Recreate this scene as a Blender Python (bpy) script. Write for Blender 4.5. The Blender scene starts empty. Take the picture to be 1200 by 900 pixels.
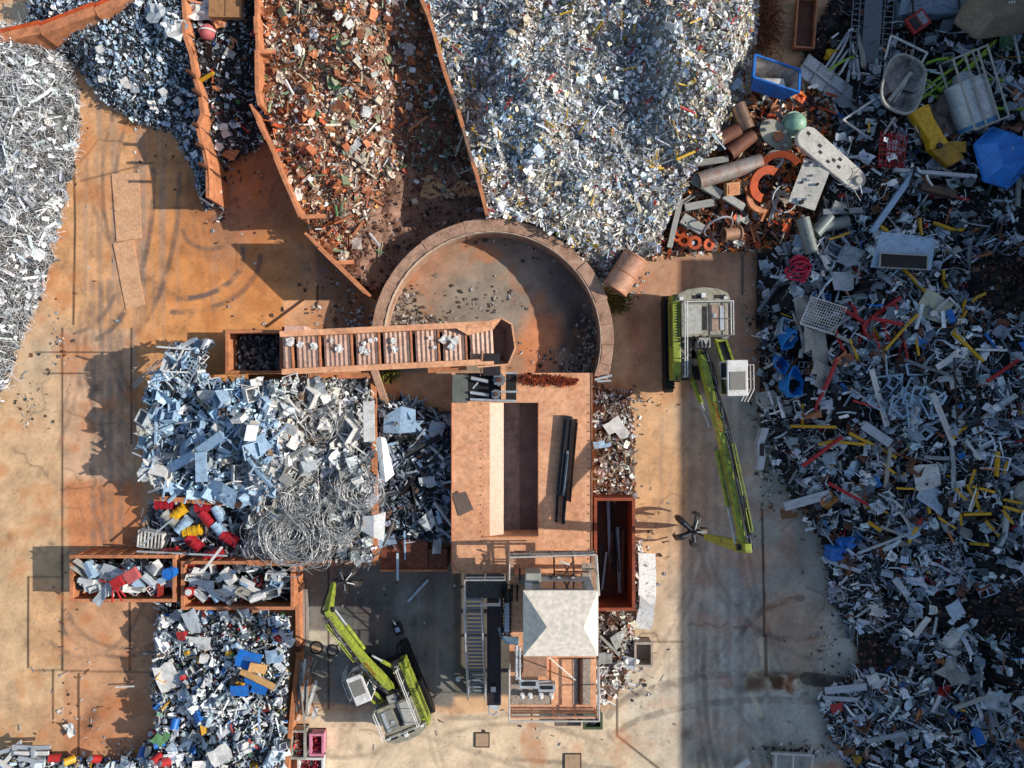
import bpy, math, random
import numpy as np
from mathutils import Vector, Matrix
R = random.Random(7)
N = np.random.default_rng(11)
COL = bpy.context.scene.collection
CAMH = 40.0
PI = math.pi

def W(px, py, z=0.0):
    k = (CAMH - z) / 800.0
    return ((px - 600) * k, (450 - py) * k, z)

def c(h):
    h = h.lstrip('#')
    v = [int(h[i:i+2], 16) / 255 for i in (0, 2, 4)]
    return tuple((x / 12.92 if x < .04045 else ((x + .055) / 1.055) ** 2.4) for x in v)

# ------------------------------------------------------------------ materials
MATS = {}
def nt(name):
    m = bpy.data.materials.new(name); m.use_nodes = True
    n = m.node_tree; b = n.nodes['Principled BSDF']
    return m, n, b

def mat(name, col, rough=.6, metal=0.0, dirt=.35, scale=1.2, col2=None, bump=.15, spec=.4, streak=False, grime=.6):
    """painted / rusty surface: base colour broken up by two noises, second colour = dirt or rust"""
    if name in MATS: return MATS[name]
    m, n, b = nt(name); L = n.links
    tc = n.nodes.new('ShaderNodeTexCoord')
    mp = n.nodes.new('ShaderNodeMapping'); L.new(tc.outputs['Object'], mp.inputs[0])
    if streak: mp.inputs['Scale'].default_value = (1, .12, 1)
    n1 = n.nodes.new('ShaderNodeTexNoise'); n1.inputs['Scale'].default_value = scale
    n1.inputs['Detail'].default_value = 9; n1.inputs['Roughness'].default_value = .68
    L.new(mp.outputs[0], n1.inputs['Vector'])
    rp = n.nodes.new('ShaderNodeValToRGB'); rp.color_ramp.elements[0].position = .42; rp.color_ramp.elements[1].position = .68
    rp.color_ramp.elements[0].color = (0, 0, 0, 1); rp.color_ramp.elements[1].color = (dirt, dirt, dirt, 1)
    L.new(n1.outputs[0], rp.inputs[0])
    if col2 is None: col2 = tuple(x * .35 for x in col)
    mx = n.nodes.new('ShaderNodeMix'); mx.data_type = 'RGBA'
    mx.inputs[6].default_value = (*col, 1); mx.inputs[7].default_value = (*col2, 1)
    L.new(rp.outputs[0], mx.inputs[0])
    n2 = n.nodes.new('ShaderNodeTexNoise'); n2.inputs['Scale'].default_value = scale * 9; n2.inputs['Detail'].default_value = 5
    L.new(tc.outputs['Object'], n2.inputs['Vector'])
    mr = n.nodes.new('ShaderNodeMapRange'); mr.inputs[1].default_value = .3; mr.inputs[2].default_value = .7
    mr.inputs[3].default_value = .78; mr.inputs[4].default_value = 1.15
    L.new(n2.outputs[0], mr.inputs[0])
    mm = n.nodes.new('ShaderNodeMix'); mm.data_type = 'RGBA'; mm.blend_type = 'MULTIPLY'; mm.inputs[0].default_value = 1
    L.new(mx.outputs[2], mm.inputs[6]); L.new(mr.outputs[0], mm.inputs[7])
    oi = n.nodes.new('ShaderNodeObjectInfo'); ad = n.nodes.new('ShaderNodeVectorMath'); ad.operation = 'ADD'
    sc3 = n.nodes.new('ShaderNodeVectorMath'); sc3.operation = 'SCALE'; sc3.inputs[0].default_value = (31, 17, 9); L.new(oi.outputs['Random'], sc3.inputs['Scale'])
    L.new(tc.outputs['Object'], ad.inputs[0]); L.new(sc3.outputs[0], ad.inputs[1])
    n3 = n.nodes.new('ShaderNodeTexNoise'); n3.inputs['Scale'].default_value = max(scale*1.7, 1.5); n3.inputs['Detail'].default_value = 8; n3.inputs['Roughness'].default_value = .75
    L.new(ad.outputs[0], n3.inputs['Vector'])
    r3 = n.nodes.new('ShaderNodeValToRGB'); r3.color_ramp.elements[0].position = .5; r3.color_ramp.elements[1].position = .72
    r3.color_ramp.elements[0].color = (0, 0, 0, 1); r3.color_ramp.elements[1].color = (grime, grime, grime, 1); L.new(n3.outputs[0], r3.inputs[0])
    gm = n.nodes.new('ShaderNodeMix'); gm.data_type = 'RGBA'; gm.inputs[7].default_value = (.075, .045, .03, 1)
    L.new(r3.outputs[0], gm.inputs[0]); L.new(mm.outputs[2], gm.inputs[6]); L.new(gm.outputs[2], b.inputs['Base Color'])
    b.inputs['Roughness'].default_value = rough; b.inputs['Metallic'].default_value = metal
    b.inputs['Specular IOR Level'].default_value = spec
    if bump:
        bp = n.nodes.new('ShaderNodeBump'); bp.inputs['Strength'].default_value = bump; bp.inputs['Distance'].default_value = .03
        L.new(n2.outputs[0], bp.inputs['Height']); L.new(bp.outputs[0], b.inputs['Normal'])
    MATS[name] = m
    return m

def attr_mat(name, rough=.5, metal=.3, nscale=14, lo=.6, hi=1.2, bump=.3, dist=.04, spec=.4, fine=0):
    m, n, b = nt(name); L = n.links
    at = n.nodes.new('ShaderNodeAttribute'); at.attribute_name = 'Col'
    tc = n.nodes.new('ShaderNodeTexCoord')
    n2 = n.nodes.new('ShaderNodeTexNoise'); n2.inputs['Scale'].default_value = nscale; n2.inputs['Detail'].default_value = 6
    n2.inputs['Roughness'].default_value = .65
    L.new(tc.outputs['Object'], n2.inputs['Vector'])
    mr = n.nodes.new('ShaderNodeMapRange'); mr.inputs[1].default_value = .32; mr.inputs[2].default_value = .68
    mr.inputs[3].default_value = lo; mr.inputs[4].default_value = hi
    L.new(n2.outputs[0], mr.inputs[0])
    mm = n.nodes.new('ShaderNodeMix'); mm.data_type = 'RGBA'; mm.blend_type = 'MULTIPLY'; mm.inputs[0].default_value = 1
    L.new(at.outputs['Color'], mm.inputs[6]); L.new(mr.outputs[0], mm.inputs[7])
    L.new(mm.outputs[2], b.inputs['Base Color'])
    b.inputs['Roughness'].default_value = rough; b.inputs['Metallic'].default_value = metal
    b.inputs['Specular IOR Level'].default_value = spec
    if bump:
        bp = n.nodes.new('ShaderNodeBump'); bp.inputs['Strength'].default_value = bump; bp.inputs['Distance'].default_value = dist
        L.new(n2.outputs[0], bp.inputs['Height']); L.new(bp.outputs[0], b.inputs['Normal'])
    MATS[name] = m
    return m

SCRAP = attr_mat('scrap metal', .4, .25, 9, .55, 1.2, .35, .03)
SCRAP2 = attr_mat('dull scrap', .6, .1, 9, .55, 1.2, .35, .03)
EARTH = attr_mat('heap base', .95, 0, 6, .5, 1.3, .8, .15, .1)
GROUND = attr_mat('yard surface', .78, 0, 26, .92, 1.07, .2, .015, .25)

RUST = c('#b4663f'); RUSTD = c('#6d3a22'); GREY = c('#8c8c8c')
def m_rust(): return mat('rusty steel', c('#cb8459'), .75, .0, .7, 1.3, c('#8a553a'), .25)
def m_rustl(): return mat('pale rusty deck', c('#e6aa80'), .7, .0, .7, .6, c('#c08058'), .15, grime=.35)
def m_rustd(): return mat('dark rust', c('#5e3826'), .8, .0, .6, 1.4, c('#332019'), .3)
def m_rusto(): return mat('orange rust', c('#c8531f'), .7, .0, .6, 1.4, c('#7e3114'), .3)
def m_conc(): return mat('rust stained concrete', c('#b8937a'), .85, 0, .9, 1.1, c('#84604c'), .25)
def m_dark(): return mat('dark steel', c('#2b2c2e'), .5, .3, .4, 2)
def m_darks(): return mat('polished dark steel', c('#4a4645'), .35, .6, .5, .8, c('#5c3a2c'))
def m_steel(): return mat('grey steel', c('#8f959a'), .4, .5, .4, 2, c('#5c4a40'))
def m_galv(): return mat('galvanised steel', c('#b9bfc2'), .45, .2, .3, 2)
def m_white(): return mat('white paint', c('#dedcd6'), .5, 0, .5, 1.5, c('#9c8f80'), grime=.5)
def m_green(): return mat('lime green paint', c('#98a636'), .5, 0, .8, 2.5, c('#5a5c2c'), grime=.8)
def m_lgrey(): return mat('light grey paint', c('#aaa89f'), .5, 0, .45, 2, c('#6d6458'))
def m_black(): return mat('black rubber', c('#17181a'), .6, 0, .3, 3)
def m_yel(): return mat('yellow paint', c('#e0ab1c'), .45, 0, .4, 3, c('#8c6414'), grime=.85)
def m_red(): return mat('red paint', c('#b52626'), .45, 0, .4, 3, c('#6b1c18'), grime=.85)
def m_blue(): return mat('blue paint', c('#2070c4'), .45, 0, .35, 2, c('#1a4677'), grime=.85)
def m_glass():
    if 'glass' in MATS: return MATS['glass']
    m, n, b = nt('tinted glass'); b.inputs['Base Color'].default_value = (.03, .045, .05, 1)
    b.inputs['Roughness'].default_value = .08; b.inputs['Specular IOR Level'].default_value = .8
    MATS['glass'] = m; return m

# ------------------------------------------------------------------ objects
ORG = {}
def tag(o, label=None, cat=None, group=None, kind=None):
    if label: o['label'] = label
    if cat: o['category'] = cat
    if group: o['group'] = group
    if kind: o['kind'] = kind
    elif cat and 'kind' not in o: o['kind'] = 'thing'
    return o

def thing(name, label, cat, loc=(0, 0, 0), group=None):
    o = bpy.data.objects.new(name, None); COL.objects.link(o); o.location = loc
    o.empty_display_size = .3
    ORG[o.name] = Vector(loc)
    return tag(o, label, cat, group)

class MB:
    def __init__(s): s.v = []; s.f = []
    def add(s, vs, fs):
        k = len(s.v); s.v += [tuple(x) for x in vs]; s.f += [tuple(i + k for i in f) for f in fs]; return s
    def box(s, x0, x1, y0, y1, z0, z1):
        return s.add([(x0,y0,z0),(x1,y0,z0),(x1,y1,z0),(x0,y1,z0),(x0,y0,z1),(x1,y0,z1),(x1,y1,z1),(x0,y1,z1)],
                     [(3,2,1,0),(4,5,6,7),(0,1,5,4),(1,2,6,5),(2,3,7,6),(3,0,4,7)])
    def obox(s, cen, size, M3=None):
        h = [x / 2 for x in size]; C = Vector(cen); vs = []
        for z in (-1, 1):
            for x, y in ((-1,-1),(1,-1),(1,1),(-1,1)):
                v = Vector((x*h[0], y*h[1], z*h[2]))
                if M3 is not None: v = M3 @ v
                vs.append(C + v)
        return s.add(vs, [(3,2,1,0),(4,5,6,7),(0,1,5,4),(1,2,6,5),(2,3,7,6),(3,0,4,7)])
    def beam(s, a, b, w, h, w2=None, h2=None):
        a = Vector(a); b = Vector(b); d = (b - a).normalized()
        u = d.cross(Vector((0, 0, 1)))
        if u.length < 1e-3: u = Vector((1, 0, 0))
        u.normalize(); t = u.cross(d)
        w2 = w if w2 is None else w2; h2 = h if h2 is None else h2
        vs = []
        for p, ww, hh in ((a, w, h), (b, w2, h2)):
            for i, j in ((-1,-1),(1,-1),(1,1),(-1,1)): vs.append(p + u*(i*ww/2) + t*(j*hh/2))
        return s.add(vs, [(0,1,2,3),(7,6,5,4),(0,4,5,1),(1,5,6,2),(2,6,7,3),(3,7,4,0)])
    def tube(s, pts, r, n=8, cap=True, r2=None):
        pts = [Vector(p) for p in pts]; m = len(pts); vs = []; u0 = None
        for i, p in enumerate(pts):
            d = (pts[min(i+1, m-1)] - pts[max(i-1, 0)]).normalized()
            if u0 is None:
                u0 = d.cross(Vector((0, 0, 1)))
                if u0.length < 1e-2: u0 = Vector((1, 0, 0))
            u = (u0 - d * u0.dot(d)).normalized(); u0 = u; t = d.cross(u)
            rr = r if r2 is None else r + (r2 - r) * i / (m - 1)
            for k in range(n):
                a = 2*PI*k/n; vs.append(p + u*(math.cos(a)*rr) + t*(math.sin(a)*rr))
        fs = [(i*n+k, i*n+(k+1) % n, (i+1)*n+(k+1) % n, (i+1)*n+k) for i in range(m-1) for k in range(n)]
        if cap: fs += [tuple(range(n))[::-1], tuple((m-1)*n+k for k in range(n))]
        return s.add(vs, fs)
    def pipe(s, a, b, r, t, n=16):
        """hollow pipe"""
        a = Vector(a); b = Vector(b); d = (b-a).normalized(); u = d.cross(Vector((0,0,1)))
        if u.length < 1e-2: u = Vector((1,0,0))
        u.normalize(); w = d.cross(u); vs = []
        for p, rr in ((a, r), (b, r), (b, r-t), (a, r-t)):
            for k in range(n):
                q = 2*PI*k/n; vs.append(p + u*(math.cos(q)*rr) + w*(math.sin(q)*rr))
        fs = [(i*n+k, i*n+(k+1) % n, ((i+1) % 4)*n+(k+1) % n, ((i+1) % 4)*n+k) for i in range(4) for k in range(n)]
        return s.add(vs, fs)
    def prism(s, poly, z0, z1):
        n = len(poly)
        vs = [(x, y, z0) for x, y in poly] + [(x, y, z1) for x, y in poly]
        return s.add(vs, [tuple(range(n))[::-1], tuple(range(n, 2*n))] + [(i, (i+1) % n, n+(i+1) % n, n+i) for i in range(n)])
    def profx(s, prof, x0, x1):
        """prism of a (y, z) outline along x"""
        n = len(prof)
        vs = [(x0, y, z) for y, z in prof] + [(x1, y, z) for y, z in prof]
        return s.add(vs, [tuple(range(n)), tuple(range(n, 2*n))[::-1]] + [(i, n+i, n+(i+1) % n, (i+1) % n) for i in range(n)])
    def loft(s, rings, cap0=True, cap1=True):
        n = len(rings[0]); vs = [p for r in rings for p in r]
        fs = [(i*n+k, i*n+(k+1) % n, (i+1)*n+(k+1) % n, (i+1)*n+k) for i in range(len(rings)-1) for k in range(n)]
        if cap0: fs.append(tuple(range(n))[::-1])
        if cap1: fs.append(tuple((len(rings)-1)*n+k for k in range(n)))
        return s.add(vs, fs)
    def xf(s, M):
        s.v = [tuple(M @ Vector(v)) for v in s.v]; return s
    def build(s, name, m, parent=None, label=None, cat=None, group=None, kind=None, local=False, smooth=False, bevel=0, origin=None):
        if parent is not None: o0 = Vector((0,0,0)) if local else ORG[parent.name]
        elif origin is not None: o0 = Vector(origin)
        elif kind == 'structure' or local: o0 = Vector((0,0,0))
        else:
            A = np.array(s.v); o0 = Vector(((A[:,0].min()+A[:,0].max())/2, (A[:,1].min()+A[:,1].max())/2, A[:,2].min()))
        me = bpy.data.meshes.new(name)
        me.from_pydata([tuple(Vector(v) - o0) for v in s.v], [], s.f)
        me.materials.append(m); me.validate()
        if smooth:
            me.shade_smooth()
            try: me.set_sharp_from_angle(angle=math.radians(40))
            except Exception: pass
        o = bpy.data.objects.new(name, me); COL.objects.link(o)
        ORG[o.name] = o0 if not local else Vector((0,0,0))
        if parent is not None: o.parent = parent
        else: o.location = o0
        if bevel:
            md = o.modifiers.new('edge', 'BEVEL'); md.width = bevel; md.segments = 2; md.limit_method = 'ANGLE'
        if not parent or label: tag(o, label, cat, group, kind)
        return o

# sub-part children: parent's ORG is the world origin of that mesh; local offset is relative to it
def sub(mb, name, m, part, **k):
    # part's own origin coincides with its thing's origin (parts are built relative to the thing)
    o = mb.build(name, m, part, **k)
    return o
_b = MB.build
def _build(s, name, m, parent=None, **k):
    o = _b(s, name, m, parent, **k)
    if parent is not None and not k.get('local'): ORG[o.name] = ORG[parent.name]
    return o
MB.build = _build

# ------------------------------------------------------------------ numpy noise
_P = N.random((256, 256))
def vnoise(x, y):
    xi = np.floor(x).astype(int); yi = np.floor(y).astype(int); fx = x - xi; fy = y - yi
    fx = fx*fx*(3-2*fx); fy = fy*fy*(3-2*fy)
    g = lambda a, b: _P[a & 255, b & 255]
    return (g(xi,yi)*(1-fx)+g(xi+1,yi)*fx)*(1-fy) + (g(xi,yi+1)*(1-fx)+g(xi+1,yi+1)*fx)*fy
def fbm(x, y, o=5):
    a = 0; w = .5; t = 0
    for i in range(o):
        a = a + w*vnoise(x*2**i + 17*i, y*2**i + 31*i); t += w; w *= .55
    return a / t

def set_col(me, cols):
    a = me.color_attributes.new('Col', 'FLOAT_COLOR', 'POINT')
    buf = np.ones((len(me.vertices), 4), dtype=np.float32); buf[:, :3] = cols
    a.data.foreach_set('color', buf.ravel())

def np_mesh(name, V, loops, starts, m, cols=None, smooth=False):
    me = bpy.data.meshes.new(name)
    me.vertices.add(len(V)); me.vertices.foreach_set('co', V.astype(np.float32).ravel())
    me.loops.add(len(loops)); me.loops.foreach_set('vertex_index', loops.astype(np.int32))
    me.polygons.add(len(starts)); me.polygons.foreach_set('loop_start', starts.astype(np.int32))
    me.update(calc_edges=True); me.materials.append(m)
    if cols is not None: set_col(me, cols)
    if smooth: me.shade_smooth()
    else: me.shade_flat()
    o = bpy.data.objects.new(name, me); COL.objects.link(o)
    return o

def seg_dist(X, Y, a, b):
    ax, ay = a; bx, by = b; dx, dy = bx-ax, by-ay
    t = np.clip(((X-ax)*dx + (Y-ay)*dy) / (dx*dx+dy*dy+1e-9), 0, 1)
    return np.hypot(X-ax-t*dx, Y-ay-t*dy), t
def inside(X, Y, P):
    r = np.zeros(X.shape, bool); n = len(P)
    for i in range(n):
        x1, y1 = P[i]; x2, y2 = P[(i+1) % n]
        cnd = ((y1 > Y) != (y2 > Y))
        with np.errstate(all='ignore'): xx = (x2-x1)*(Y-y1)/(y2-y1+1e-12)+x1
        r ^= cnd & (X < xx)
    return r

# ------------------------------------------------------------------ ground
def build_ground():
    s = .07
    xs = np.arange(-33, 33, s); ys = np.arange(-26, 26, s)
    X, Y = np.meshgrid(xs, ys); PX = 600 + X*20; PY = 450 - Y*20
    wx = (fbm(X*.35+5, Y*.35+9)-.5)*70; wy = (fbm(X*.35+50, Y*.35+90)-.5)*70
    A = PX + wx; B = PY + wy
    col = np.empty(X.shape + (3,)); col[:] = c('#c99a78')
    def blob(px, py, rx, ry, h, s=1.0, p=2.0):
        d = ((A-px)/rx)**2 + ((B-py)/ry)**2
        k = (np.exp(-d**(p/2)) * s)[..., None]
        col[:] = col*(1-k) + np.array(c(h))*k
    def rect(x0, x1, y0, y1, h, s=1.0, soft=3, warp=0.0):
        a = PX + wx*warp; b = PY + wy*warp
        k = np.clip((a-x0)/soft, 0, 1)*np.clip((x1-a)/soft, 0, 1)*np.clip((b-y0)/soft, 0, 1)*np.clip((y1-b)/soft, 0, 1)*s
        k = k[..., None]; col[:] = col*(1-k) + np.array(c(h))*k
    blob(250, 300, 260, 230, '#c98654', 1, 4)
    blob(240, 320, 90, 60, '#bd7038', .55)
    blob(120, 250, 60, 150, '#bf9070', .6)
    blob(40, 430, 40, 70, '#a8988a', .8)
    blob(20, 700, 130, 300, '#c09a78', .9)
    rect(73, 160, 385, 580, '#bf947a', .8, 2)
    rect(73, 175, 560, 650, '#b86f48', .85, 12, .25)
    rect(73, 330, 700, 900, '#b57f60', .75, 3, .1)
    blob(110, 850, 60, 40, '#ad6a48', .7)
    blob(125, 830, 16, 12, '#6a4432', .7)
    rect(34, 72, 675, 782, '#c28a63', .5, 2)
    rect(0, 110, 0, 30, '#b9a48c', .9, 4)
    # dark yard under walls
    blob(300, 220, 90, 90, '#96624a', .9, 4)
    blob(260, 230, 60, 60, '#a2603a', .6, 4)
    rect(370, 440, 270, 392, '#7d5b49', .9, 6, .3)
    rect(330, 395, 350, 386, '#cd9474', .7, 4, .1)
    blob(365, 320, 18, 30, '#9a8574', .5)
    # centre
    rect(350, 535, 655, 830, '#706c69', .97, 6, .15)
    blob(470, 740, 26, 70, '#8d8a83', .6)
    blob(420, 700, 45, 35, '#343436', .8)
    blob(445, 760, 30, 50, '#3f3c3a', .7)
    rect(360, 402, 738, 766, '#cdb8a2', .7, 4, .1)  # sunlit patch between the shadows, painted into the floor colour
    rect(497, 512, 660, 826, '#55524f', .5, 3, .05); rect(528, 606, 662, 818, '#55504c', .95, 5, .08)  # last rect paints the shade around the stairs into the ground
    rect(355, 900, 832, 960, '#ccb098', .95, 6, .12)
    blob(640, 880, 160, 30, '#c9a78c', .6)
    # ring inside
    rect(440, 712, 270, 440, '#8b786c', 1, 6)
    blob(520, 330, 50, 30, '#a87c66', .7); blob(560, 350, 60, 25, '#86766c', .8)
    blob(500, 300, 30, 20, '#a96a4c', .5); blob(630, 400, 30, 50, '#c67c58', .95, 4)
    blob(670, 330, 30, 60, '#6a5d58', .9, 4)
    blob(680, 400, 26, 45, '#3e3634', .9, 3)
    # right lane
    rect(735, 900, 296, 470, '#b0836c', .95, 6, .2)
    blob(748, 400, 12, 60, '#b4664c', .6); blob(800, 420, 20, 40, '#7f5245', .6)
    rect(735, 900, 470, 900, '#c4a68e', .9, 6, .1)
    blob(760, 520, 20, 60, '#d28f6a', .5)
    rect(802, 1010, 455, 900, '#a8a29c', .95, 12, .2)  # lane past the hall's shadow edge, shade painted in as a greyer tone
    blob(850, 700, 50, 90, '#a5a3a2', .7); blob(930, 740, 45, 55, '#a07c64', .7, 3)
    blob(930, 650, 40, 40, '#7c6e66', .8); blob(880, 880, 90, 30, '#9a8c82', .6)
    blob(815, 530, 16, 60, '#756a66', .6); blob(850, 560, 16, 70, '#a5a2a2', .5); blob(893, 560, 14, 70, '#6f807a', .8)
    rect(798, 860, 470, 900, '#a8805f', .2, 20, .4)
    blob(770, 820, 70, 60, '#c9b7a6', .8); blob(880, 660, 25, 30, '#a8795c', .5)
    blob(765, 560, 60, 150, '#cc9468', .75, 3); blob(840, 520, 50, 90, '#a88670', .6); blob(850, 610, 60, 40, '#a98468', .5)
    # streaky vertical tyre lanes
    st = fbm(PX*.12, PY*.004+3)
    for (x0, x1, y0, y1, s_) in ((90, 200, 60, 640, .55), (740, 890, 470, 900, .3), (400, 530, 660, 830, .25), (150, 300, 200, 380, .25)):
        k = np.clip((PX-x0)/15,0,1)*np.clip((x1-PX)/15,0,1)*np.clip((PY-y0)/30,0,1)*np.clip((y1-PY)/30,0,1)
        k = k*np.clip((st-.48)*5, 0, 1)*s_
        col[:] = col*(1-k[...,None]) + np.array(c('#85756f'))*k[...,None]
    def line(pts, w, h, s=.8, soft=1.0, br=0):
        k = np.zeros(X.shape)
        for a, b in zip(pts[:-1], pts[1:]):
            x0, x1 = min(a[0], b[0])-w*3-4, max(a[0], b[0])+w*3+4; y0, y1 = min(a[1], b[1])-w*3-4, max(a[1], b[1])+w*3+4
            i0, i1 = np.searchsorted(xs, [(x0-600)/20, (x1-600)/20]); j0, j1 = np.searchsorted(ys, [(450-y1)/20, (450-y0)/20])
            if i1 <= i0 or j1 <= j0: continue
            sl = (slice(j0, j1), slice(i0, i1))
            d, _ = seg_dist(PX[sl], PY[sl], a, b)
            k[sl] = np.maximum(k[sl], np.clip((w/2+soft-d)/soft, 0, 1))
        if br: k = k*np.clip((fbm(X*1.6+br, Y*1.6)-.3)*4, 0.25, 1)
        k = (k*s)[..., None]; col[:] = col*(1-k) + np.array(c(h))*k
    D = '#35261e'
    for p in ([(73,385),(73,785)], [(154,385),(154,520)], [(73,785),(40,786)], [(33,676),(33,782)], [(73,650),(73,785)], [(62,785),(62,842)],
              [(152,690),(152,785)], [(73,786),(180,788)], [(92,790),(92,885)], [(33,676),(73,676)], [(893,590),(895,700),(896,790)],
              [(723,812),(723,862),(775,903)], [(723,720),(723,812)], [(385,655),(385,830)], [(860,735),(875,735)], [(723,752),(800,752)],
              [(95,212),(180,190)], [(85,100),(88,260),(86,380)], [(870,300),(870,345)], [(372,335),(372,355)]):
        line(p, 1.0, D, .95 if abs(p[0][0]-p[-1][0]) < abs(p[0][1]-p[-1][1]) else .55, 1.3)
    line([(893,590),(894,640),(896,700),(895,745),(896,790)], 1.4, '#3a2a22', .7, 1.5, br=7)
    T = '#63504a'
    def arc(cx, cy, rx, ry, a0, a1, w, s):
        line([(cx+rx*math.cos(math.radians(a)), cy+ry*math.sin(math.radians(a))) for a in np.linspace(a0, a1, 18)], w, T, min(1, s*1.7), 2.0, br=3)
    arc(210, 300, 75, 50, -10, 90, 4, .55); arc(210, 300, 95, 66, 0, 95, 4, .5)
    arc(100, 210, 80, 190, -5, 80, 4, .45); arc(120, 210, 90, 200, -5, 75, 4, .4); arc(85, 215, 75, 175, -10, 85, 3, .35)
    arc(180, 215, 60, 130, 150, 250, 3, .4); arc(195, 225, 60, 130, 150, 250, 3, .35); arc(245, 270, 30, 22, 60, 180, 3, .35)
    arc(100, 640, 80, 130, 20, 120, 3, .3); arc(140, 720, 70, 50, 60, 170, 2.5, .4); arc(150, 710, 70, 50, 60, 170, 2.5, .3)
    for x in (108, 118, 128, 140): line([(x, 330), (x+2, 640)], 4, '#75655f', .55, 3, br=x)
    for x in (812, 826, 842, 856, 870): line([(x, 300), (x-3, 900)], 3.5, '#6f6461', .32, 3, br=x)
    arc(880, 850, 170, 60, 190, 300, 6, .3); arc(900, 880, 190, 60, 190, 300, 6, .3)
    arc(955, 760, 90, 60, 190, 260, 6, .4); arc(930, 690, 70, 60, 60, 160, 4, .35)
    # wet patch with pale rim
    rr = random.Random(5)
    for _ in range(46):     # overlapping lorry tracks
        zone = rr.choice([(120,330,70,230,150,420),(120,330,70,230,150,420),(60,650,40,120,130,640),(840,650,30,60,480,890),(840,650,30,60,480,890),(600,865,230,760,840,890),(450,740,380,520,670,830)])
        x0 = rr.uniform(zone[2], zone[3]) if zone[0] < 200 else rr.uniform(zone[0]-50, zone[0]+55) if zone[0] > 800 else rr.uniform(zone[2], zone[3]); y0 = rr.uniform(zone[4], zone[5])
        a = PI/2+rr.gauss(0, .25) if zone[1] != 865 else rr.gauss(0, .3); cv = rr.gauss(0, .045); q = []
        for i in range(16): q.append((x0, y0)); x0 += 14*math.cos(a); y0 += 14*math.sin(a); a += cv
        al = rr.uniform(.12, .36)
        for off in (0, 9): line([(u+off, v) for u, v in q], rr.uniform(2, 3.5), '#5b4b45', al, 2.5, br=rr.uniform(1, 90))
    for _ in range(60):
        bx, by = rr.choice([(rr.uniform(60,420), rr.uniform(130,400)), (rr.uniform(0,170), rr.uniform(400,880)), (rr.uniform(740,960), rr.uniform(470,890)), (rr.uniform(360,720), rr.uniform(830,890)), (rr.uniform(360,530), rr.uniform(670,830))])
        w_ = rr.uniform(1.5, 6); k = np.exp(-(((PX-bx+wx*.2)/w_)**2+((PY-by+wy*.2)/w_/rr.uniform(.5,1.5))**2))*rr.uniform(.2,.65); k = k[...,None]; col[:] = col*(1-k)+np.array(c('#3b2e28'))*k
    for _ in range(26):      # fine cracks and scuffs
        x0, y0 = rr.choice([(rr.uniform(80,400), rr.uniform(130,380)), (rr.uniform(0,160), rr.uniform(400,880)), (rr.uniform(740,950), rr.uniform(470,890)), (rr.uniform(360,720), rr.uniform(830,890))]); a = rr.uniform(0, 6.28); q = []
        for i in range(rr.randint(6, 18)): q.append((x0, y0)); x0 += 5*math.cos(a); y0 += 5*math.sin(a); a += rr.gauss(0, .5)
        line(q, .5, '#4a3a32', rr.uniform(.25, .6), 1.2)
    def patch(pts, w, h, s): line(pts, w, h, s, 1.5)
    patch([(880,800),(925,800),(945,792)], 16, '#c3ad98', .8); patch([(893,752),(898,785),(880,790)], 9, '#c3ad98', .75)
    patch([(880,812),(892,838)], 4, '#c3ad98', .7); patch([(905,805),(960,806)], 8, '#b8a392', .5)
    k = np.clip((fbm(PX*.055+4, PY*.055+9, 5)-.40)*9, 0, 1)*np.exp(-(((PX-912)/46)**4+((PY-802)/15)**4)); k = (np.maximum(k, .9*np.exp(-(((PX-890+wx*.3)/14)**4+((PY-803+wy*.3)/11)**4))))[...,None]; col[:] = col*(1-k)+np.array(c('#55382a'))*k; patch([(897,745),(898,790)], 2.5, '#4a3024', .8)
    patch([(945,795),(985,800)], 14, '#3c3432', .8)
    # fine mottling
    f = (fbm(X*1.3, Y*1.3, 6)-.5)*.75 + (fbm(X*9, Y*9, 3)-.5)*.35
    col *= np.clip(1+f, .5, 1.5)[..., None]
    sp = (fbm(X*6+40, Y*6+11, 3) > .76)
    col[sp] *= .75
    r = fbm(X*.8+70, Y*.8+20, 5); k = (np.clip((r-.55)*5, 0, 1)*np.where((PX > 345) & (PX < 610) & (PY > 640), .08, np.where(PX < 740, .5, .22)))[..., None]
    col[:] = col*(1-k) + np.array(c('#b86a3a'))*k
    col *= np.array([1.15, 1.25, 1.17])
    col = np.clip(col, .01, .9)
    ny, nx = X.shape
    Z = (fbm(X*.5, Y*.5, 3)-.5)*.04
    V = np.stack([X, Y, Z], -1).reshape(-1, 3)
    idx = np.arange(nx*ny).reshape(ny, nx)
    q = np.stack([idx[:-1,:-1], idx[:-1,1:], idx[1:,1:], idx[1:,:-1]], -1).reshape(-1)
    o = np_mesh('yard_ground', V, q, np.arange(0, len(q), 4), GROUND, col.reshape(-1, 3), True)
    o['kind'] = 'structure'
    g = MB().box(-400, 400, -400, 400, -.6, -.12)
    g.build('surrounding_ground', mat('outer yard', c('#a58468'), .9, 0, .6, .05, c('#7c5c48'), .1), kind='structure')
build_ground()

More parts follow.
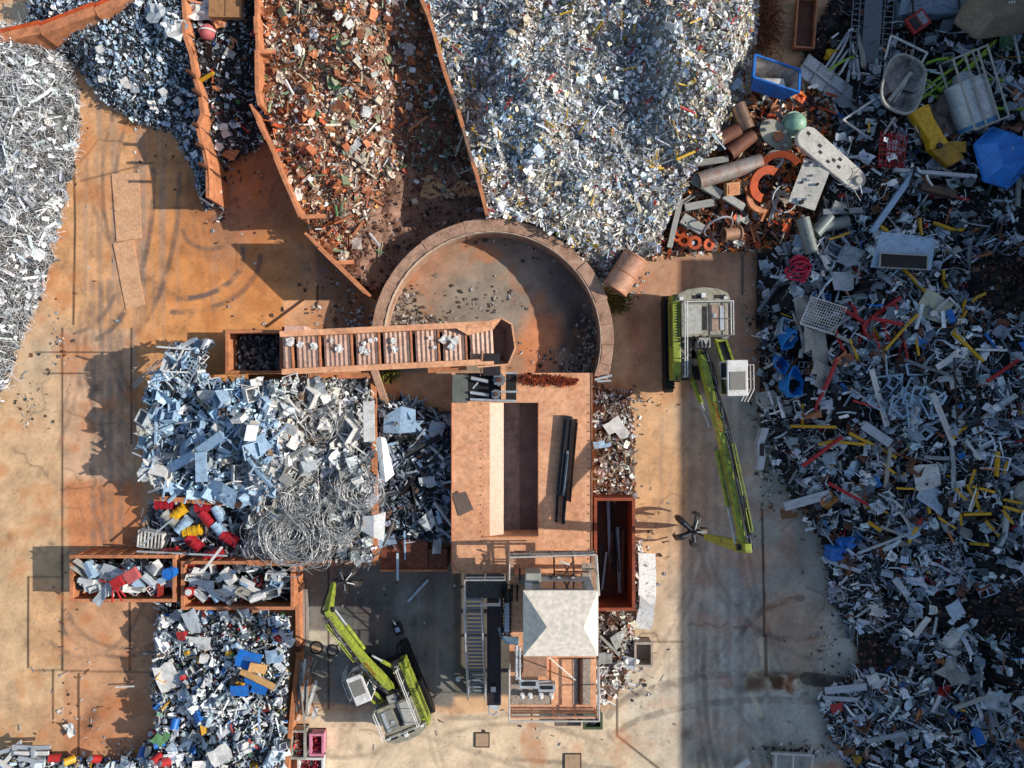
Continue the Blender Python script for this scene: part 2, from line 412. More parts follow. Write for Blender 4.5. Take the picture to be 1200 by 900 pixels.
# ------------------------------------------------------------------ scrap pieces (templates in a unit box, x is the long axis)
def T_sheet(r):
    nx, ny = 4, 3; k = r.uniform(-.5, .5); fx = r.randint(1, 2); v = []
    for j in range(ny):
        for i in range(nx):
            x = i/(nx-1)-.5; y = j/(ny-1)-.5
            z = k*x*x*1.2 + (.35*abs(x) if fx == 1 else .3*y*r.choice([1, .6])) + r.uniform(-.09, .09)
            v.append((x+r.uniform(-.05, .05), y+r.uniform(-.07, .07), z))
    f = [(j*nx+i, j*nx+i+1, (j+1)*nx+i+1, (j+1)*nx+i) for j in range(ny-1) for i in range(nx-1)]
    if r.random() < .4: f.pop(r.choice([0, len(f)-1]))
    return v, f
def T_crumple(r):
    n = 4; v = []
    for j in range(n):
        for i in range(n):
            x = i/(n-1)-.5; y = j/(n-1)-.5
            v.append((x+r.uniform(-.14, .14), y+r.uniform(-.14, .14), r.uniform(-.32, .32)))
    f = [(j*n+i, j*n+i+1, (j+1)*n+i+1, (j+1)*n+i) for j in range(n-1) for i in range(n-1)]
    return v, f
def T_box(r):
    v = []
    for z in (-.5, .5):
        for x, y in ((-.5,-.5),(.5,-.5),(.5,.5),(-.5,.5)):
            v.append((x+r.uniform(-.07, .07), y+r.uniform(-.07, .07), z+r.uniform(-.07, .07)))
    return v, [(3,2,1,0),(4,5,6,7),(0,1,5,4),(1,2,6,5),(2,3,7,6),(3,0,4,7)]
def T_shell(r):
    m = MB(); t = .06
    m.box(-.5,.5,-.5,.5,-.5,-.44); m.box(-.5,-.44,-.5,.5,-.44,.5); m.box(.44,.5,-.5,.5,-.44,.5)
    m.box(-.44,.44,-.5,-.44,-.44,.5)
    if r.random() < .7: m.box(-.44,.44,.44,.5,-.44,.5)
    if r.random() < .6: m.box(-.2,.25,-.2,.2,-.44,.1)
    return [(x+.05*math.sin(9*y+z*5), y+.05*math.sin(8*x+3*z), z) for x, y, z in m.v], m.f
def T_frame(r):
    m = MB(); t = .09
    m.box(-.5,.5,-.5,-.5+t,-.3,.3); m.box(-.5,.5,.5-t,.5,-.3,.3); m.box(-.5,-.5+t,-.5+t,.5-t,-.3,.3); m.box(.5-t,.5,-.5+t,.5-t,-.3,.3)
    if r.random() < .5: m.box(-.04,.04,-.5+t,.5-t,-.2,.2)
    return m.v, m.f
BEND = iter([0,0,0,0,0,0] + [.6,-.8,1.2,-1.6,2.2,.9,-2.6,1.5] + [0]*50)
def T_bar(r):
    k = next(BEND); px_ = r.uniform(-.2, .25); v = []
    for x in (-.5, -.2, .1, .5):
        o = k*2.2*max(0, x-px_) - k*.6*max(0, -.25-x)
        for y, z in ((-.5,-.5),(.5,-.5),(.5,.5),(-.5,.5)): v.append((x, y+o, z+(abs(o)*.25)))
    return v, [(0,1,2,3),(15,14,13,12)] + [(s+i, s+4+i, s+4+(i+1)%4, s+(i+1)%4) for s in (0, 4, 8) for i in range(4)]
def T_angle(r):
    return [(-.5,-.5,.5),(.5,-.5,.5),(.5,-.45,-.5),(-.5,-.45,-.5),(.5,.5,-.45),(-.5,.5,-.45)], [(0,1,2,3),(3,2,4,5)]
def T_chan(r):
    return [(-.5,-.5,.5),(.5,-.5,.5),(.5,-.5,-.5),(-.5,-.5,-.5),(.5,.5,-.5),(-.5,.5,-.5),(.5,.5,.5),(-.5,.5,.5)], [(0,1,2,3),(3,2,4,5),(5,4,6,7)]
def T_tube(r):
    n = 8; v = []; sq = r.uniform(.5, 1)
    for x in (-.5, .5):
        for k in range(n): v.append((x, .5*math.cos(2*PI*k/n), .5*sq*math.sin(2*PI*k/n)))
    return v, [(k, (k+1)%n, n+(k+1)%n, n+k) for k in range(n)]
def T_can(r):
    v, f = T_tube(r); n = 8
    return v, f + [tuple(range(n))[::-1], tuple(range(n, 2*n))]
def T_wire(r, seg=6):
    pts = []; a = r.uniform(-.6, .6); y = 0; x = 0; da = r.uniform(-.55, .55)
    for i in range(seg+1):
        pts.append((x, y, r.uniform(-.05, .05))); x += math.cos(a)/seg; y += math.sin(a)/seg; a += da + r.uniform(-.5, .5)
    cx = sum(p[0] for p in pts)/len(pts); cy = sum(p[1] for p in pts)/len(pts)
    v = []
    for i, p in enumerate(pts):
        q = pts[min(i+1, seg)]; o = pts[max(i-1, 0)]; dx, dy = q[0]-o[0], q[1]-o[1]; l = math.hypot(dx, dy)+1e-9
        nx_, ny_ = -dy/l, dx/l; w = .009
        v += [(p[0]-cx+nx_*w, p[1]-cy+ny_*w, p[2]), (p[0]-cx-nx_*w, p[1]-cy-ny_*w, p[2]), (p[0]-cx, p[1]-cy, p[2]+w*1.6)]
    f = [(3*i+k, 3*i+(k+1)%3, 3*i+3+(k+1)%3, 3*i+3+k) for i in range(seg) for k in range(3)]
    return v, f
def T_curl(r):
    """ribbon curl"""
    seg = 8; t = r.uniform(1.5, 4.5); v = []
    for i in range(seg+1):
        a = t*i/seg; x = .5*math.sin(a); y = i/seg-.5; z = .5*math.cos(a)*.6
        v += [(x, y-.06, z), (x, y+.06, z)]
    return v, [(2*i, 2*i+1, 2*i+3, 2*i+2) for i in range(seg)]
TF = dict(sheet=T_sheet, crumple=T_crumple, box=T_box, shell=T_shell, frame=T_frame, bar=T_bar, angle=T_angle, chan=T_chan, tube=T_tube, can=T_can, wire=T_wire, curl=T_curl)
TPL = {k: [(np.array(v), f) for v, f in (fn(R) for _ in range(14))] for k, fn in TF.items()}
# (length range multiplier, width ratio range, height ratio range)
RAT = dict(sheet=((.5,1.1),(.3,.9),(.4,.6)), crumple=((.5,1),(.5,1),(.4,.9)), box=((.3,.7),(.5,1),(.2,.7)), shell=((.7,.9),(.8,1),(.5,.9)), frame=((.7,1.1),(.5,.9),(.06,.1)),
           bar=((.7,1.7),(.05,.13),(.05,.1)), angle=((.7,1.6),(.08,.16),(.08,.14)), chan=((.7,1.5),(.1,.18),(.07,.1)), tube=((.6,1.5),(.1,.25),(.1,.25)), can=((.4,.7),(.5,.8),(.5,.8)),
           wire=((.8,2.2),(1,1),(1,1)), curl=((.3,.6),(.7,2),(.7,1.2)))

def rotmats(n, nrm, tilt):
    """yaw, random tilt, then align z to the surface normal"""
    a = N.uniform(0, 2*PI, n); ca, sa = np.cos(a), np.sin(a)
    Z = np.zeros((n, 3, 3)); Z[:,0,0] = ca; Z[:,0,1] = -sa; Z[:,1,0] = sa; Z[:,1,1] = ca; Z[:,2,2] = 1
    up = nrm + N.normal(0, 1, (n, 3))*tilt*np.array([1, 1, .5]); up /= np.linalg.norm(up, axis=1)[:, None]
    ref = np.tile(np.array([0., 1, 0]), (n, 1)); x = np.cross(ref, up); x /= np.linalg.norm(x, axis=1)[:, None] + 1e-9; y = np.cross(up, x)
    B = np.stack([x, y, up], -1)
    return B @ Z

class Scrap:
    def __init__(s): s.V = []; s.L = []; s.S = []; s.C = []; s.nv = 0; s.nl = 0
    def add(s, kind, pos, nrm, size, col, tilt=.35, wk=1.0):
        n = len(pos)
        if n == 0: return
        which = N.integers(0, 14, n)
        la, wa, ha = RAT[kind]
        for w in range(14):
            ix = np.nonzero(which == w)[0]; k = len(ix)
            if not k: continue
            tv, tf = TPL[kind][w]
            ln = size[ix]*N.uniform(*la, k)
            if kind == 'wire': sc = np.stack([ln, ln, ln*0+1.0*wk*np.maximum(ln, .3)], -1)
            else: sc = np.stack([ln, ln*N.uniform(*wa, k), ln*N.uniform(*ha, k)], -1)
            v = tv[None]*sc[:, None, :]
            v = np.einsum('nij,nkj->nki', rotmats(k, nrm[ix], tilt), v) + pos[ix][:, None, :]
            m = len(tv)
            base = s.nv + np.arange(k)*m
            lens = [len(f) for f in tf]; fl = np.array([i for f in tf for i in f])
            s.V.append(v.reshape(-1, 3)); s.L.append((base[:, None] + fl[None]).ravel())
            st = np.cumsum([0]+lens[:-1])
            s.S.append((s.nl + np.arange(k)[:, None]*len(fl) + st[None]).ravel())
            s.C.append(np.repeat(col[ix], m, axis=0))
            s.nv += k*m; s.nl += k*len(fl)
    def build(s, name, m):
        return np_mesh(name, np.concatenate(s.V), np.concatenate(s.L), np.concatenate(s.S), m, np.concatenate(s.C))

GAIN = dict(bright=1.35, turnings=1.3, dark=1.3, appliance=1.15, rusty=1.3, lower=1.15, silver=1.25)
class Heap:
    """a heap of loose scrap: outline (pixels on the ground), free[i] says whether edge i slopes down, control heights (px, py, z)"""
    def __init__(s, name, outline, walled, ctrl, steep=1.2, rim=.3, rough=.5, zp=0.0, base='#2a2420', res=.22):
        s.P = [W(x, y, zp)[:2] for x, y in outline]; s.walled = set(walled); s.name = name
        s.C = [W(x, y, z*.8) for x, y, z in ctrl]; s.Cz = [q[2] for q in ctrl]; s.steep = steep; s.rim = rim; s.rough = rough
        s.x0 = min(p[0] for p in s.P); s.x1 = max(p[0] for p in s.P); s.y0 = min(p[1] for p in s.P); s.y1 = max(p[1] for p in s.P)
        xs = np.arange(s.x0, s.x1+res, res); ys = np.arange(s.y0, s.y1+res, res); X, Y = np.meshgrid(xs, ys)
        # Z grid cached for lookups
        s.xs, s.ys, s.res = xs, ys, res
        s.Z = s._h(X, Y); s.M = inside(X, Y, s.P)
        ny, nx = X.shape; idx = np.arange(nx*ny).reshape(ny, nx)
        q = np.stack([idx[:-1,:-1], idx[:-1,1:], idx[1:,1:], idx[1:,:-1]], -1).reshape(-1, 4)
        ok = s.M.ravel()[q].all(1); q = q[ok]
        use, inv = np.unique(q.ravel(), return_inverse=True)
        V = np.stack([X, Y, s.Z-.12], -1).reshape(-1, 3)[use]
        bc = np.array(c(base))*np.clip(.5+fbm(V[:,0]*1.5, V[:,1]*1.5)[:, None], .4, 1.6)
        s.base = (V, inv, np.arange(0, len(inv), 4), bc)
        s.acc = Scrap(); s.acc2 = Scrap()
    def _h(s, X, Y):
        num = 0; den = 0
        for (cx, cy, _), z in zip(s.C, s.Cz):
            w = 1/((X-cx)**2+(Y-cy)**2+.6)**1.5; num = num + w*z; den = den + w
        h = num/den + (fbm(X*.8+3, Y*.8+8, 4)-.5)*2*s.rough
        d = np.full(X.shape, 99.)
        for i in range(len(s.P)):
            if i in s.walled: continue
            dd, _ = seg_dist(X, Y, s.P[i], s.P[(i+1) % len(s.P)]); d = np.minimum(d, dd)
        d = d + (fbm(X*1.6+31, Y*1.6+7, 3)-.5)*.7
        return np.maximum(np.minimum(h, s.rim + np.maximum(d, 0)*s.steep), .03)
    def z(s, x, y):
        i = np.clip(((np.asarray(x)-s.x0)/s.res), 0, len(s.xs)-1.001); j = np.clip(((np.asarray(y)-s.y0)/s.res), 0, len(s.ys)-1.001)
        i0 = i.astype(int); j0 = j.astype(int); fi = i-i0; fj = j-j0; Z = s.Z
        return (Z[j0,i0]*(1-fi)+Z[j0,i0+1]*fi)*(1-fj)+(Z[j0+1,i0]*(1-fi)+Z[j0+1,i0+1]*fi)*fj
    def at(s, px, py):
        """ground position of the point on the heap that shows at this pixel"""
        z = 1.0
        for _ in range(8):
            x, y, _ = W(px, py, z); z = float(s.z(np.array([x]), np.array([y]))[0])
        return x, y, z
    def nrm(s, x, y):
        e = .3; gx = (s.z(x+e, y)-s.z(x-e, y))/(2*e); gy = (s.z(x, y+e)-s.z(x, y-e))/(2*e)
        n = np.stack([-gx, -gy, np.ones_like(gx)], -1); return n/np.linalg.norm(n, axis=1)[:, None]
    def sample(s, n, region=None):
        X = N.uniform(s.x0, s.x1, n*4); Y = N.uniform(s.y0, s.y1, n*4)
        ok = inside(X, Y, s.P); X = X[ok]; Y = Y[ok]
        if region is not None:
            z = s.z(X, Y); k = 800/(CAMH-z); px = 600+X*k; py = 450-Y*k
            ok = inside(px, py, region) if not callable(region) else region(px, py); X = X[ok]; Y = Y[ok]
        return X[:n], Y[:n]
    def fill(s, dens, kinds, size, pal, region=None, tilt=.35, lift=.0, jz=.12, dull=False, jit=.18, clump=0.0, var=.5):
        """dens: pieces per square metre"""
        A = 0; P = s.P
        for i in range(len(P)): A += P[i][0]*P[(i+1)%len(P)][1]-P[(i+1)%len(P)][0]*P[i][1]
        n = int(abs(A)/2*dens)
        X = N.uniform(s.x0, s.x1, int(n*(s.x1-s.x0)*(s.y1-s.y0)/(abs(A)/2))); Y = N.uniform(s.y0, s.y1, len(X))
        ok = inside(X, Y, P); X = X[ok]; Y = Y[ok]
        if region is not None:
            z = s.z(X, Y); k = 800/(CAMH-z); px = 600+X*k; py = 450-Y*k
            ok = inside(px, py, region) if not callable(region) else region(px, py); X = X[ok]; Y = Y[ok]
        if clump:
            ok = fbm(X*.55+13, Y*.55+29, 4) > N.uniform(.5-clump, .5+clump*.3, len(X)); X = X[ok]; Y = Y[ok]
        n = len(X)
        if not n: return
        Z = s.z(X, Y) + lift + N.uniform(-jz, jz, n); pos = np.stack([X, Y, np.maximum(Z, .05)], -1); nr = s.nrm(X, Y)
        sz = np.exp(N.uniform(np.log(size[0]), np.log(size[1]), n))
        pw = np.array([p[0] for p in pal], float); pc = np.array([c(p[1]) for p in pal]); ci = N.choice(len(pal), n, p=pw/pw.sum())
        col = np.clip(pc[ci]*np.exp(N.normal(0, jit, (n, 1)))*(1+N.normal(0, .03, (n, 3))), .004, .95)
        col *= np.clip(1+(fbm(X*.7+3, Y*.7+71, 5)-.5)*2*var, .35, 1.7)[:, None]; col = np.clip(col*GAIN.get(s.name, 1.15), .004, .95)
        ks = list(kinds); kw = np.array([kinds[k] for k in ks], float); ki = N.choice(len(ks), n, p=kw/kw.sum())
        for i, k in enumerate(ks):
            m = ki == i
            (s.acc2 if dull else s.acc).add(k, pos[m], nr[m], sz[m], col[m], tilt)
    def build(s, name, label, cat='scrap heap'):
        V, L, S_, bc = s.base; s.acc.V.append(V); s.acc.L.append(L + s.acc.nv); s.acc.S.append(S_ + s.acc.nl); s.acc.C.append(bc)
        o = s.acc.build(name, SCRAP2 if not s.acc2.nv else SCRAP)
        tag(o, label, cat, kind='stuff')
        return o
RC = (-1.095, 2.43); RO = 6.81; RI = 6.12; ZR = 1.9
def ringp(a, r): return (RC[0]+r*math.cos(math.radians(a)), RC[1]+r*math.sin(math.radians(a)))
def g(x, y, z=0):           # ground pixel of the true position of a point seen at (x, y) at height z
    X, Y, _ = W(x, y, z); return (600+X*20, 450-Y*20)
def rp(a, r):
    x, y = ringp(a, r); return (600+x*20, 450-y*20)

WALL1 = [(207,-60),(213,0),(217,40),(222,62),(229,90),(234,112),(238,135),(237,152),(241,175),(241,198),(243,232)]
WALL2 = [(299,-70),(300,0),(301,60),(302,108),(305,124)]
WALL3 = [(293,122),(322,184),(352,254)]
WALL4 = [(357,273),(392,308),(428,343)]
WALL5 = [(481,-70),(487,-20),(503,20),(530,110),(555,190),(571,252)]

# ---- palettes (weight, colour)
SIL = [(5,'#cbcecf'),(4,'#a5aaad'),(4,'#eceae6'),(2,'#75787a'),(1,'#4d4f52')]
BLU = [(5,'#a9bccb'),(4,'#8fa6b8'),(4,'#cddbe5'),(2.4,'#5d7284'),(1.2,'#36424e'),(1.4,'#e9eff2')]  # cool blue of shaded metal put into the colours
WHT = [(5,'#d6d1c6'),(4,'#bdb8ad'),(3,'#efece4'),(3,'#989389'),(1.6,'#5b5750'),(1,'#a8956f'),(.35,'#8d2f2a'),(.35,'#c09a2a'),(.3,'#2f6aa3'),(.25,'#55733c'),(.7,'#8a5238')]
BRN = [(5,'#a2724f'),(4,'#7d4e33'),(3,'#c0a187'),(3,'#d0c2b0'),(2.5,'#b0562b'),(1,'#7f8a52'),(.7,'#8d3a33'),(1.2,'#c9cbc4'),(2,'#54392a'),(.5,'#c8842f')]
DRK = [(4,'#3c4145'),(3.5,'#6a7278'),(6,'#1d1e1f'),(3,'#a9b3ba'),(3,'#dde4e8'),(2.6,'#40322a'),(.6,'#7a4a30'),(.22,'#b58b20'),(.25,'#8a2422'),(.22,'#1f5d9e'),(.15,'#3c6b3a')]
DRKL = [(3,'#8f9aa2'),(3,'#bcc8d0'),(2,'#50585e'),(4,'#e6edf1'),(1,'#2a2c2e'),(2,'#3a3e42'),(.6,'#7a4a30'),(.2,'#b58b20'),(.2,'#1f5d9e'),(.2,'#9a2a26')]
MIX = [(6,'#cdd3d4'),(4,'#a3b0b8'),(5,'#efefe9'),(2,'#5f6a72'),(1.3,'#3c3e40'),(.9,'#8c2b27'),(.8,'#2b64a8'),(.4,'#b98c25'),(.4,'#3d7048'),(1.2,'#8b7b66')]
RSC = [(4,'#8d5a3c'),(3,'#b5672f'),(3,'#5b3a2a'),(2,'#a9937c'),(2,'#8b8f90'),(1,'#c7c0b4'),(1.5,'#c0501e')]
EAR = [(4,'#4a3328'),(3,'#5d3b2a'),(2,'#33261f'),(1,'#7d5a45'),(.5,'#8d8d8a')]

hA = Heap('turnings', [(-150,70),(30,30),(62,42),(92,85),(99,125),(95,190),(78,250),(60,340),(30,400),(14,450),(-10,500),(-150,560)], [0,11],
          [(0,150,3.0),(40,100,2.4),(-60,300,3.6),(20,300,2.2),(50,200,2.4),(-60,460,2.4),(0,420,1.4),(30,250,1.6)], steep=1.1, rough=1.0)
hA.fill(130, dict(wire=12, curl=2, crumple=.6, sheet=.2), (.2,.6), SIL+[(1.5,'#c9c2b4')], jit=.25, tilt=.6)
hA.fill(16, dict(wire=6, bar=.5, angle=1, sheet=.3), (.4,.9), SIL, tilt=.5, lift=.1)

hB = Heap('silver', [(30,30),(170,-60),g(207,-60,2.3),g(222,62,2.3),g(238,140,2.3),g(243,232,2.3),(255,245),(243,252),(236,235),(226,200),(205,160),(160,145),(122,120),(100,90)], [0,1,2,3,4],
          [(150,20,1.8),(205,30,2.4),(200,90,1.3),(100,60,1.6),(240,200,.5),(70,50,2),(180,110,.9),(225,150,.8)], steep=.8, rough=.5)
hB.fill(110, dict(wire=5, crumple=2.4, sheet=1, bar=.7, angle=.6, tube=.3), (.07,.32), BLU+[(1.5,'#2f3942')], jit=.3, tilt=.55)
hB.fill(1.2, dict(sheet=2, crumple=3), (.3,.6), [(3,'#d5dade'),(2,'#a9b5c0')], lift=.15)

hC = Heap('between', [g(207,-60,2.3),g(299,-70,3.0),g(301,60,3.0),g(303,120,3.0),(310,170),(290,185),(268,195),(264,262),(257,262),g(243,232,2.3),g(238,140,2.3),g(222,62,2.3)], [0,1,2,3,7,8,9,10,11],
          [(250,20,1.8),(225,60,1.9),(250,100,1.8),(285,60,1.8),(262,130,1.6),(250,170,1.5),(250,215,1.3),(280,170,.6),(300,140,.6)], steep=.8, rough=.5, base='#2b211d')
hC.fill(60, dict(crumple=3, sheet=3, bar=1, angle=1, tube=.5, wire=2, box=.5), (.1,.45), DRK+[(1,'#5e2a26'),(1,'#c9cbca')], jit=.3)

hD = Heap('rusty', [g(299,-70,3.0),g(481,-70,3.0),g(503,20,3.0),g(530,110,3.0),g(555,190,3.0),g(571,252,3.0),rp(108,RO),rp(120,RO),rp(132,RO),rp(145,RO),rp(152,RO+.3),g(428,343,3.0),g(392,308,3.0),g(357,273,3.0),g(352,254,3.0),g(322,184,3.0),g(303,124,3.0),g(300,0,3.0)], list(range(18)),
          [(320,20,2.2),(400,0,2.7),(460,10,2.0),(340,100,2.3),(420,90,2.4),(480,80,1.2),(360,180,2.3),(420,170,2.1),(470,170,.8),(520,220,.05),(540,170,.1),(500,120,.5),(400,250,1.9),(450,230,.9),(430,310,1.0),(490,250,.1),(460,290,.3)], rough=.45, base='#8a6550')
BR2 = [(4,'#a87a5a'),(3,'#855740'),(5,'#c4ab94'),(3.6,'#dcd0c0'),(3,'#b5683f'),(1,'#767a55'),(.5,'#85403a'),(.9,'#bdbdb6'),(2.6,'#4b372b'),(.3,'#b07c34')]
kD = dict(sheet=3, crumple=3.2, bar=2, angle=1.5, tube=1, box=.6, wire=2, can=.3)
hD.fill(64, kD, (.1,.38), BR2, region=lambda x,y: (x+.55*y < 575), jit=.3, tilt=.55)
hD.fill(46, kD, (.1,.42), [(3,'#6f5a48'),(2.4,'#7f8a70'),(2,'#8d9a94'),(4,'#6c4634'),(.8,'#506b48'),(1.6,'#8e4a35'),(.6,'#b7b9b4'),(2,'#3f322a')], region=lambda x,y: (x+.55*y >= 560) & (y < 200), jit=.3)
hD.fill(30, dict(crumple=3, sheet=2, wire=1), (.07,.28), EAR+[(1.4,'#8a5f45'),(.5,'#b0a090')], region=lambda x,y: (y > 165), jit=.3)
hD.fill(3.5, dict(sheet=2, box=1.4, tube=1.5, chan=1.5, crumple=2), (.4,.85), [(3,'#a5643f'),(2.4,'#bfb0a0'),(2.4,'#7d4e33'),(.9,'#cfcdc6'),(1.2,'#80866a')], region=lambda x,y: (x+.55*y < 575), lift=.15)
hD.fill(9, dict(crumple=4, sheet=2), (.12,.35), [(3,'#a8502a'),(2,'#8f4426')], region=[(325,120),(380,130),(400,215),(350,225)], lift=.05)

hE = Heap('bright', [g(481,-70,3.0),g(975,-120,2),(905,-60),(893,0),(888,60),(872,118),(852,165),(800,215),(775,270),(760,305),(735,322),(706,338),rp(33,RO),rp(45,RO),rp(58,RO),rp(72,RO),rp(85,RO),g(571,252,3.0),g(555,190,3.0),g(530,110,3.0),g(503,20,3.0)],
          [0,6,7,8,9,12,13,14,15,16,17,18,19,20],
          [(515,10,.9),(560,40,1.0),(545,120,.7),(600,60,2.5),(625,110,2.9),(595,160,2.4),(640,190,2.9),(600,230,2.2),(680,230,2.9),(700,285,2.0),(740,250,2.0),
           (690,60,1.9),(700,120,1.6),(680,160,1.8),(740,60,2.0),(735,130,1.5),(745,190,1.6),(800,30,4.2),(810,90,3.9),(845,60,3.6),(805,150,3.0),(845,130,2.4),(780,210,1.6),(700,0,2.8),(640,10,2.2),(770,20,3.4),(760,-30,4.4),(620,190,2.8),(650,230,2.6),(620,260,2.0)], steep=1.6, rough=.7, base='#8a867e')
blu_r = [(500,-10),(620,-10),(600,45),(575,90),(580,180),(560,230),(530,120)]
bandE = [(628,30),(700,50),(770,-20),(785,60),(775,170),(745,215),(700,240),(668,205),(650,130)]  # slope turned from the sun; its shade goes into the palette
def inb(x, y): return inside(x + 14*np.sin(y*.11), y + 12*np.sin(x*.09), bandE)
topl = lambda x, y: (x - .35*y < 585) & (y < 190)  # shaded corner, filled with the shade-blue tones
kE = dict(sheet=3, crumple=3.4, bar=1.6, angle=1.2, chan=.6, tube=.7, wire=1.4, curl=.8, box=.4)
CRM = [(6,'#ebe3d4'),(4,'#d3cabc'),(5,'#f8f3e8'),(2,'#9d9486'),(1.4,'#5b5750'),(1.3,'#b39c74'),(.35,'#8d2f2a'),(.4,'#b8942f'),(.2,'#2f6aa3'),(.25,'#55733c'),(.9,'#8a5a3c')]  # warm tones for the sunlit part of the heap
DKB = [(5,'#a7b0b7'),(4,'#bfc7cd'),(1.6,'#626a70'),(.8,'#2f3133'),(3.4,'#d5dbde'),(2.2,'#ebe9e2'),(.5,'#b8942f'),(.5,'#7d2f2a'),(.3,'#2f6aa3'),(.8,'#6b4c3a')]  # cooler, greyer tones painting the shaded slope of the same heap
hE.fill(90, kE, (.09,.33), CRM, region=lambda x, y: ~inb(x, y) & ~topl(x, y), jit=.2, tilt=.42, var=.3)
hE.fill(80, kE, (.09,.33), DKB, region=inb, jit=.3, tilt=.6)
hE.fill(80, kE, (.09,.33), BLU+[(1,'#2f3942'),(.5,'#b8942f'),(.8,'#d6d6d0')], region=topl, jit=.3, tilt=.6)
hE.fill(2.2, dict(sheet=3, crumple=3, tube=.6, box=.3, chan=1), (.3,.6), [(4,'#e4e1d8'),(3,'#b8bcbe'),(2,'#9fb0be'),(1,'#c9b99a')], lift=.18, jit=.15)
hE.fill(1.2, dict(bar=3, wire=1), (.3,.65), [(2,'#b8942f'),(1,'#a33127'),(1,'#d7d7d4')], lift=.15)

hF = Heap('pipes', [(760,305),(775,270),(800,215),(852,165),(872,118),(890,95),(965,125),(955,230),(935,292),(880,296),(800,300)], [0,1,2,3,4,5,6,7,8],
          [(800,270,.8),(830,230,1.2),(870,180,1.3),(920,200,1.4),(890,260,1.0)], steep=1.2, rough=.4, base='#33241d')
hF.fill(34, dict(sheet=3, crumple=2, bar=2, angle=1.5, chan=1, tube=1), (.2,.6), RSC, jit=.3)

hG = Heap('dark', [(880,296),(935,292),(955,230),(965,125),(935,75),(985,-40),(1000,-90),(1285,-90),(1285,980),(1000,980),(985,885),(960,835),(954,808),(985,795),(1003,770),(995,745),(968,700),(960,640),(930,595),(902,545),(888,480),(884,380)],
          [0,1,2,6,7,8],
          [(920,330,1.2),(905,420,.9),(960,380,1.8),(960,280,1.4),(965,190,1.9),(1010,180,2.2),(1100,130,1.4),(1180,60,1.4),(1000,40,.6),(1050,350,2.6),(1000,480,2.0),(930,520,.8),(1080,480,3.2),(1160,420,3.6),(1180,560,3.8),(1060,600,2.6),
           (980,600,1.0),(1000,680,1.2),(1100,680,2.6),(1180,720,2.4),(1020,760,.6),(1080,780,1.8),(1000,830,1.3),(1150,840,2.6),(1050,880,2.2),(1180,330,2.4),(1130,300,1.8)], steep=.7, rough=1.1, base='#141312')  # near-black base paints the shade in the gaps between pieces
low = lambda x, y: (y > 270)
def earthy(x, y):
    return (((x-1185)/55)**2+((y-330)/38)**2 < 1) | (((x-1185)/62)**2+((y-715)/26)**2 < 1) | ((x > 880) & (x < 1000) & (y < 125)) | (((x-1010)/50)**2+((y-765)/20)**2 < 1)
nearth = lambda x, y: ~earthy(x, y)
hG.fill(72, dict(sheet=2, crumple=3.6, bar=1.8, angle=1.4, chan=.6, tube=.6, wire=7, curl=.6, box=.2), (.07,.38), DRK, region=nearth, jit=.35, tilt=.5, clump=.18, var=.75)
hG.fill(26, dict(crumple=3, sheet=2, wire=1, bar=.5), (.1,.3), EAR, region=earthy, jit=.3)
hG.fill(20, dict(bar=1.6, angle=1.8, chan=1, sheet=1, crumple=1.6, wire=8, tube=.7), (.25,.95), DRKL, region=lambda x, y: low(x, y) & ~earthy(x, y), lift=.12, tilt=.4, clump=.2, var=.6)
hG.fill(14, dict(bar=3, wire=3, angle=2, sheet=1.2), (.2,.6), [(3,'#9db3c4'),(3,'#c7d4de'),(2,'#6a7f90'),(1,'#3f4a54')], region=lambda x,y: (((x-1055)/40)**2+((y-470)/30)**2 < 1)|(((x-1000)/55)**2+((y-840)/35)**2 < 1)|(((x-1080)/70)**2+((y-670)/35)**2 < 1), lift=.1)
hG.fill(2.0, dict(sheet=2.4, shell=.4, crumple=2.6, frame=.5, can=.3, box=.4, bar=2), (.5,1.1), [(3,'#8f9aa3'),(2,'#bcc5ca'),(2,'#5d666e'),(1,'#6b4a38'),(.12,'#2a6bb0')], region=nearth, lift=.18)

hH = Heap('appliance', [(206,428),(222,404),(262,400),(270,402),(272,444),(330,446),g(436,440,1.9),g(440,656,1.9),g(292,656,1.9),(306,590),(206,580),(192,560),(186,530),(184,480),(188,450)], [3,4,5,6,7,8],
          [(215,420,3.3),(245,415,3.6),(212,440,3.1),(205,500,1.7),(230,480,2.1),(262,480,3.2),(300,470,3.9),(340,470,3.4),(320,540,3.7),(265,540,2.8),(215,550,1.7),(380,480,2.8),(420,470,2.0),(400,540,2.9),(350,620,2.0),(310,600,2.0),(420,620,2.2),(310,640,1.5),(380,640,1.9)], steep=3.2, rim=.8, rough=.6, base='#3b3f43')
wst = lambda x, y: (x < 330) & (y < 600)  # west slope: the blue of its shade is put into the palette
hH.fill(30, dict(shell=1.3, sheet=3, crumple=3, box=.8, frame=1, bar=1.5, chan=1, tube=.8, can=.5, wire=2.5), (.15,.7), [(6,'#a9c2d6'),(4,'#8fabc2'),(4,'#cde0ee'),(1.4,'#66808f'),(.8,'#3f4c58'),(1.4,'#eaf0f4'),(.4,'#8a6f5c')], region=wst, jit=.2, tilt=.55)
hH.fill(50, dict(crumple=4, sheet=3, box=.6, bar=1, wire=2, frame=.4, tube=.6, shell=.3), (.12,.5), [(5,'#e0ded8'),(4,'#c7c6c1'),(3,'#a5a6a5'),(2,'#6f7072'),(1.2,'#8c7560')], region=lambda x, y: (x >= 318) & (y < 570), jit=.2, tilt=.6)
hG.fill(4, dict(wire=7, bar=1.4, sheet=.3, crumple=.5), (.3,.9), DRK, region=lambda x,y: (x > 965) & (y < 260) & (((x-1156)/40)**2+((y-192)/40)**2 > 1), lift=.75, tilt=.5)
